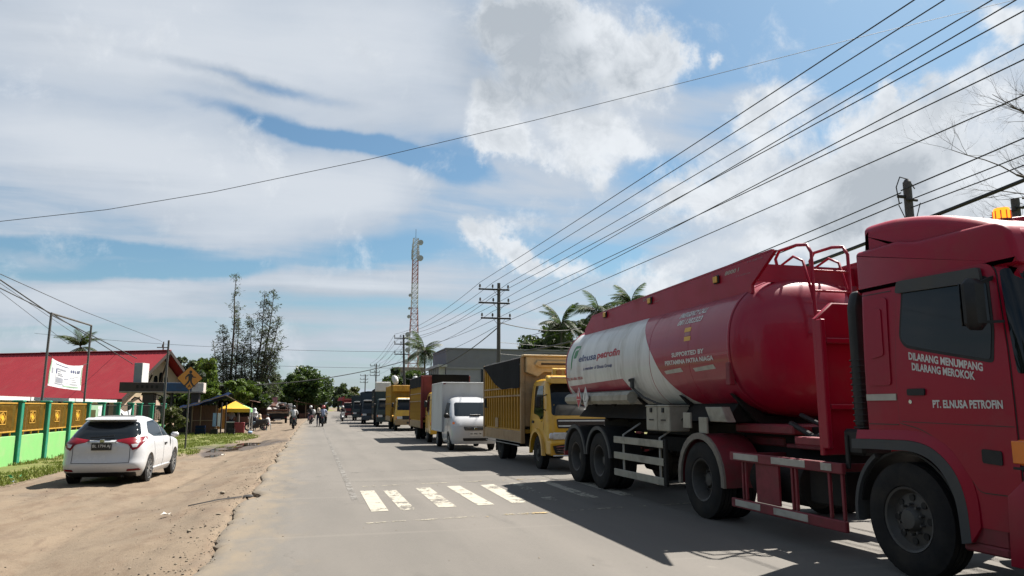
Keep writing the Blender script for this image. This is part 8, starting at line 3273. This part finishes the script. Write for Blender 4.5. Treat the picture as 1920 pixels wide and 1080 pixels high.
x, y = -1.32, 54.6
scooter('black motorcycle on the dirt edge ridden by a person in a white shirt', (x, y, gz(x, y) + .02), R(4), 'bed_teal')
person('person in white shirt and dark helmet riding away along the dirt edge', (x, y - .15, gz(x, y) + .02), R(4), seated(), bones('cloth_white', 'cloth_black'), helmet='helmet_black', group='people riding motorcycles')
x, y = -.22, 69.4
scooter('white and red scooter riding away at the left side of the asphalt', (x, y, .0), R(6), 'decal_faint', R(3))
person('person in black jacket and white helmet riding the white and red scooter', (x, y - .15, .0), R(6), seated(), bones('cloth_black', 'cloth_navy', sleeve='cloth_black'), helmet='helmet_white', group='people riding motorcycles')
mb = MB()
mb.loft([[(x + .26 + .13 * s * math.cos(a), y - .2 + .16 * s * math.sin(a), z) for a in np.linspace(0, 2 * math.pi, 10, endpoint=False)] for z, s in ((.85, .6), (.92, 1), (1.1, 1.05), (1.24, .8), (1.28, .3))])
tag(mb.build('white_sack', 'cloth_white', smooth=60, origin=(x + .26, y - .2, .85)), 'pale sack carried on the right side of the white and red scooter', 'sack')
x, y = .72, 59.9
scooter('black scooter carrying two people down the middle of the lane', (x, y, .0), R(-2), 'bed_blue')
person('person in pale blue shirt and red helmet on the back of the black scooter', (x + .02, y - .36, .0), R(-2), seated(sp=.24, arm_y=.30, arm_z=.95), bones('cloth_pale_blue', 'cloth_black', sleeve='cloth_black'), helmet='helmet_red', group='people riding motorcycles')
person('person in dark jacket driving the black scooter in front of the red helmeted passenger', (x + .02, y + .02, .0), R(-2), seated(), bones('cloth_navy', 'cloth_black'), helmet='helmet_red', group='people riding motorcycles')
x, y = .40, 60.6
person('person in dark clothes and cream headscarf beside the black scooter', (x, y, .0), R(8), standing(1.42, .14), bones('cloth_black', 'cloth_navy'), scarf='cloth_cream')
x, y = 2.85 + .1, 80.5
scooter('dark motorcycle with white front standing beside the lorry queue facing the viewer', (x, y, .0), R(180), 'cloth_white')
person('person in black with white helmet sitting on the motorcycle beside the lorries', (x, y + .15, .0), R(180), seated(), bones('cloth_black', 'cloth_black'), helmet='helmet_white', group='people riding motorcycles')
x, y = -4.0, 57.9
scooter('dark scooter parked in front of the stall table', (x, y, gz(x, y)), R(120), 'steel_dark')


def stool(x, y, lb):
    z = gz(x, y)
    t = thing('stool', lb, 'stool', (x, y, z), 0, 'stools at the stall')
    mb = MB()
    mb.box((0, 0, .40), (.32, .32, .04), .01)
    mb.build('seat', 'plastic_pale', t)
    for a in (-1, 1):
        for b in (-1, 1):
            mb = MB()
            mb.bar((a * .13, b * .13, .39), (a * .16, b * .16, 0), .03)
            mb.build('leg', 'plastic_pale', t)


x, y = -3.95, 59.1
stool(x, y, 'plastic stool under the person in yellow')
person('person in yellow top and pale headscarf seated at the stall table', (x, y, gz(x, y)), R(-70), seated(.36, .05, .42, .66, .40, .10, .12), bones('cloth_yellow', 'cloth_black', sleeve='cloth_yellow'), scarf='cloth_cream')
x, y = -3.2, 59.4
stool(x, y, 'plastic stool under the person in red trousers')
person('person with black hair and red trousers seated right of the stall table', (x, y, gz(x, y)), R(75), seated(.36, .08, .42, .66, .40, .10, .12), bones('cloth_white', 'cloth_red', sleeve='skin'))
x, y = -5.45, 55.0
person('vendor in pale blue shirt standing under the yellow canopy', (x, y, gz(x, y)), R(175), standing(1.6, .04, .6), bones('cloth_pale_blue', 'cloth_navy', sleeve='skin'))
x, y = -4.35, 60.8
person('person in white top standing behind the stall table', (x, y, gz(x, y)), R(170), standing(1.6, .05, .5), bones('cloth_white', 'cloth_navy', sleeve='cloth_white'), scarf='banner_white')
FLX = 4.3 + rb(104) - 1.0
cloth('flag', [(FLX - .5, 103.6, 2.75), (FLX + .3, 103.6, 2.95), (FLX + .2, 103.6, 2.35), (FLX - .7, 103.6, 2.3)], 6, 4, 'helmet_red', 'red flag flying on the far red lorry', 'flag', .05, .1)
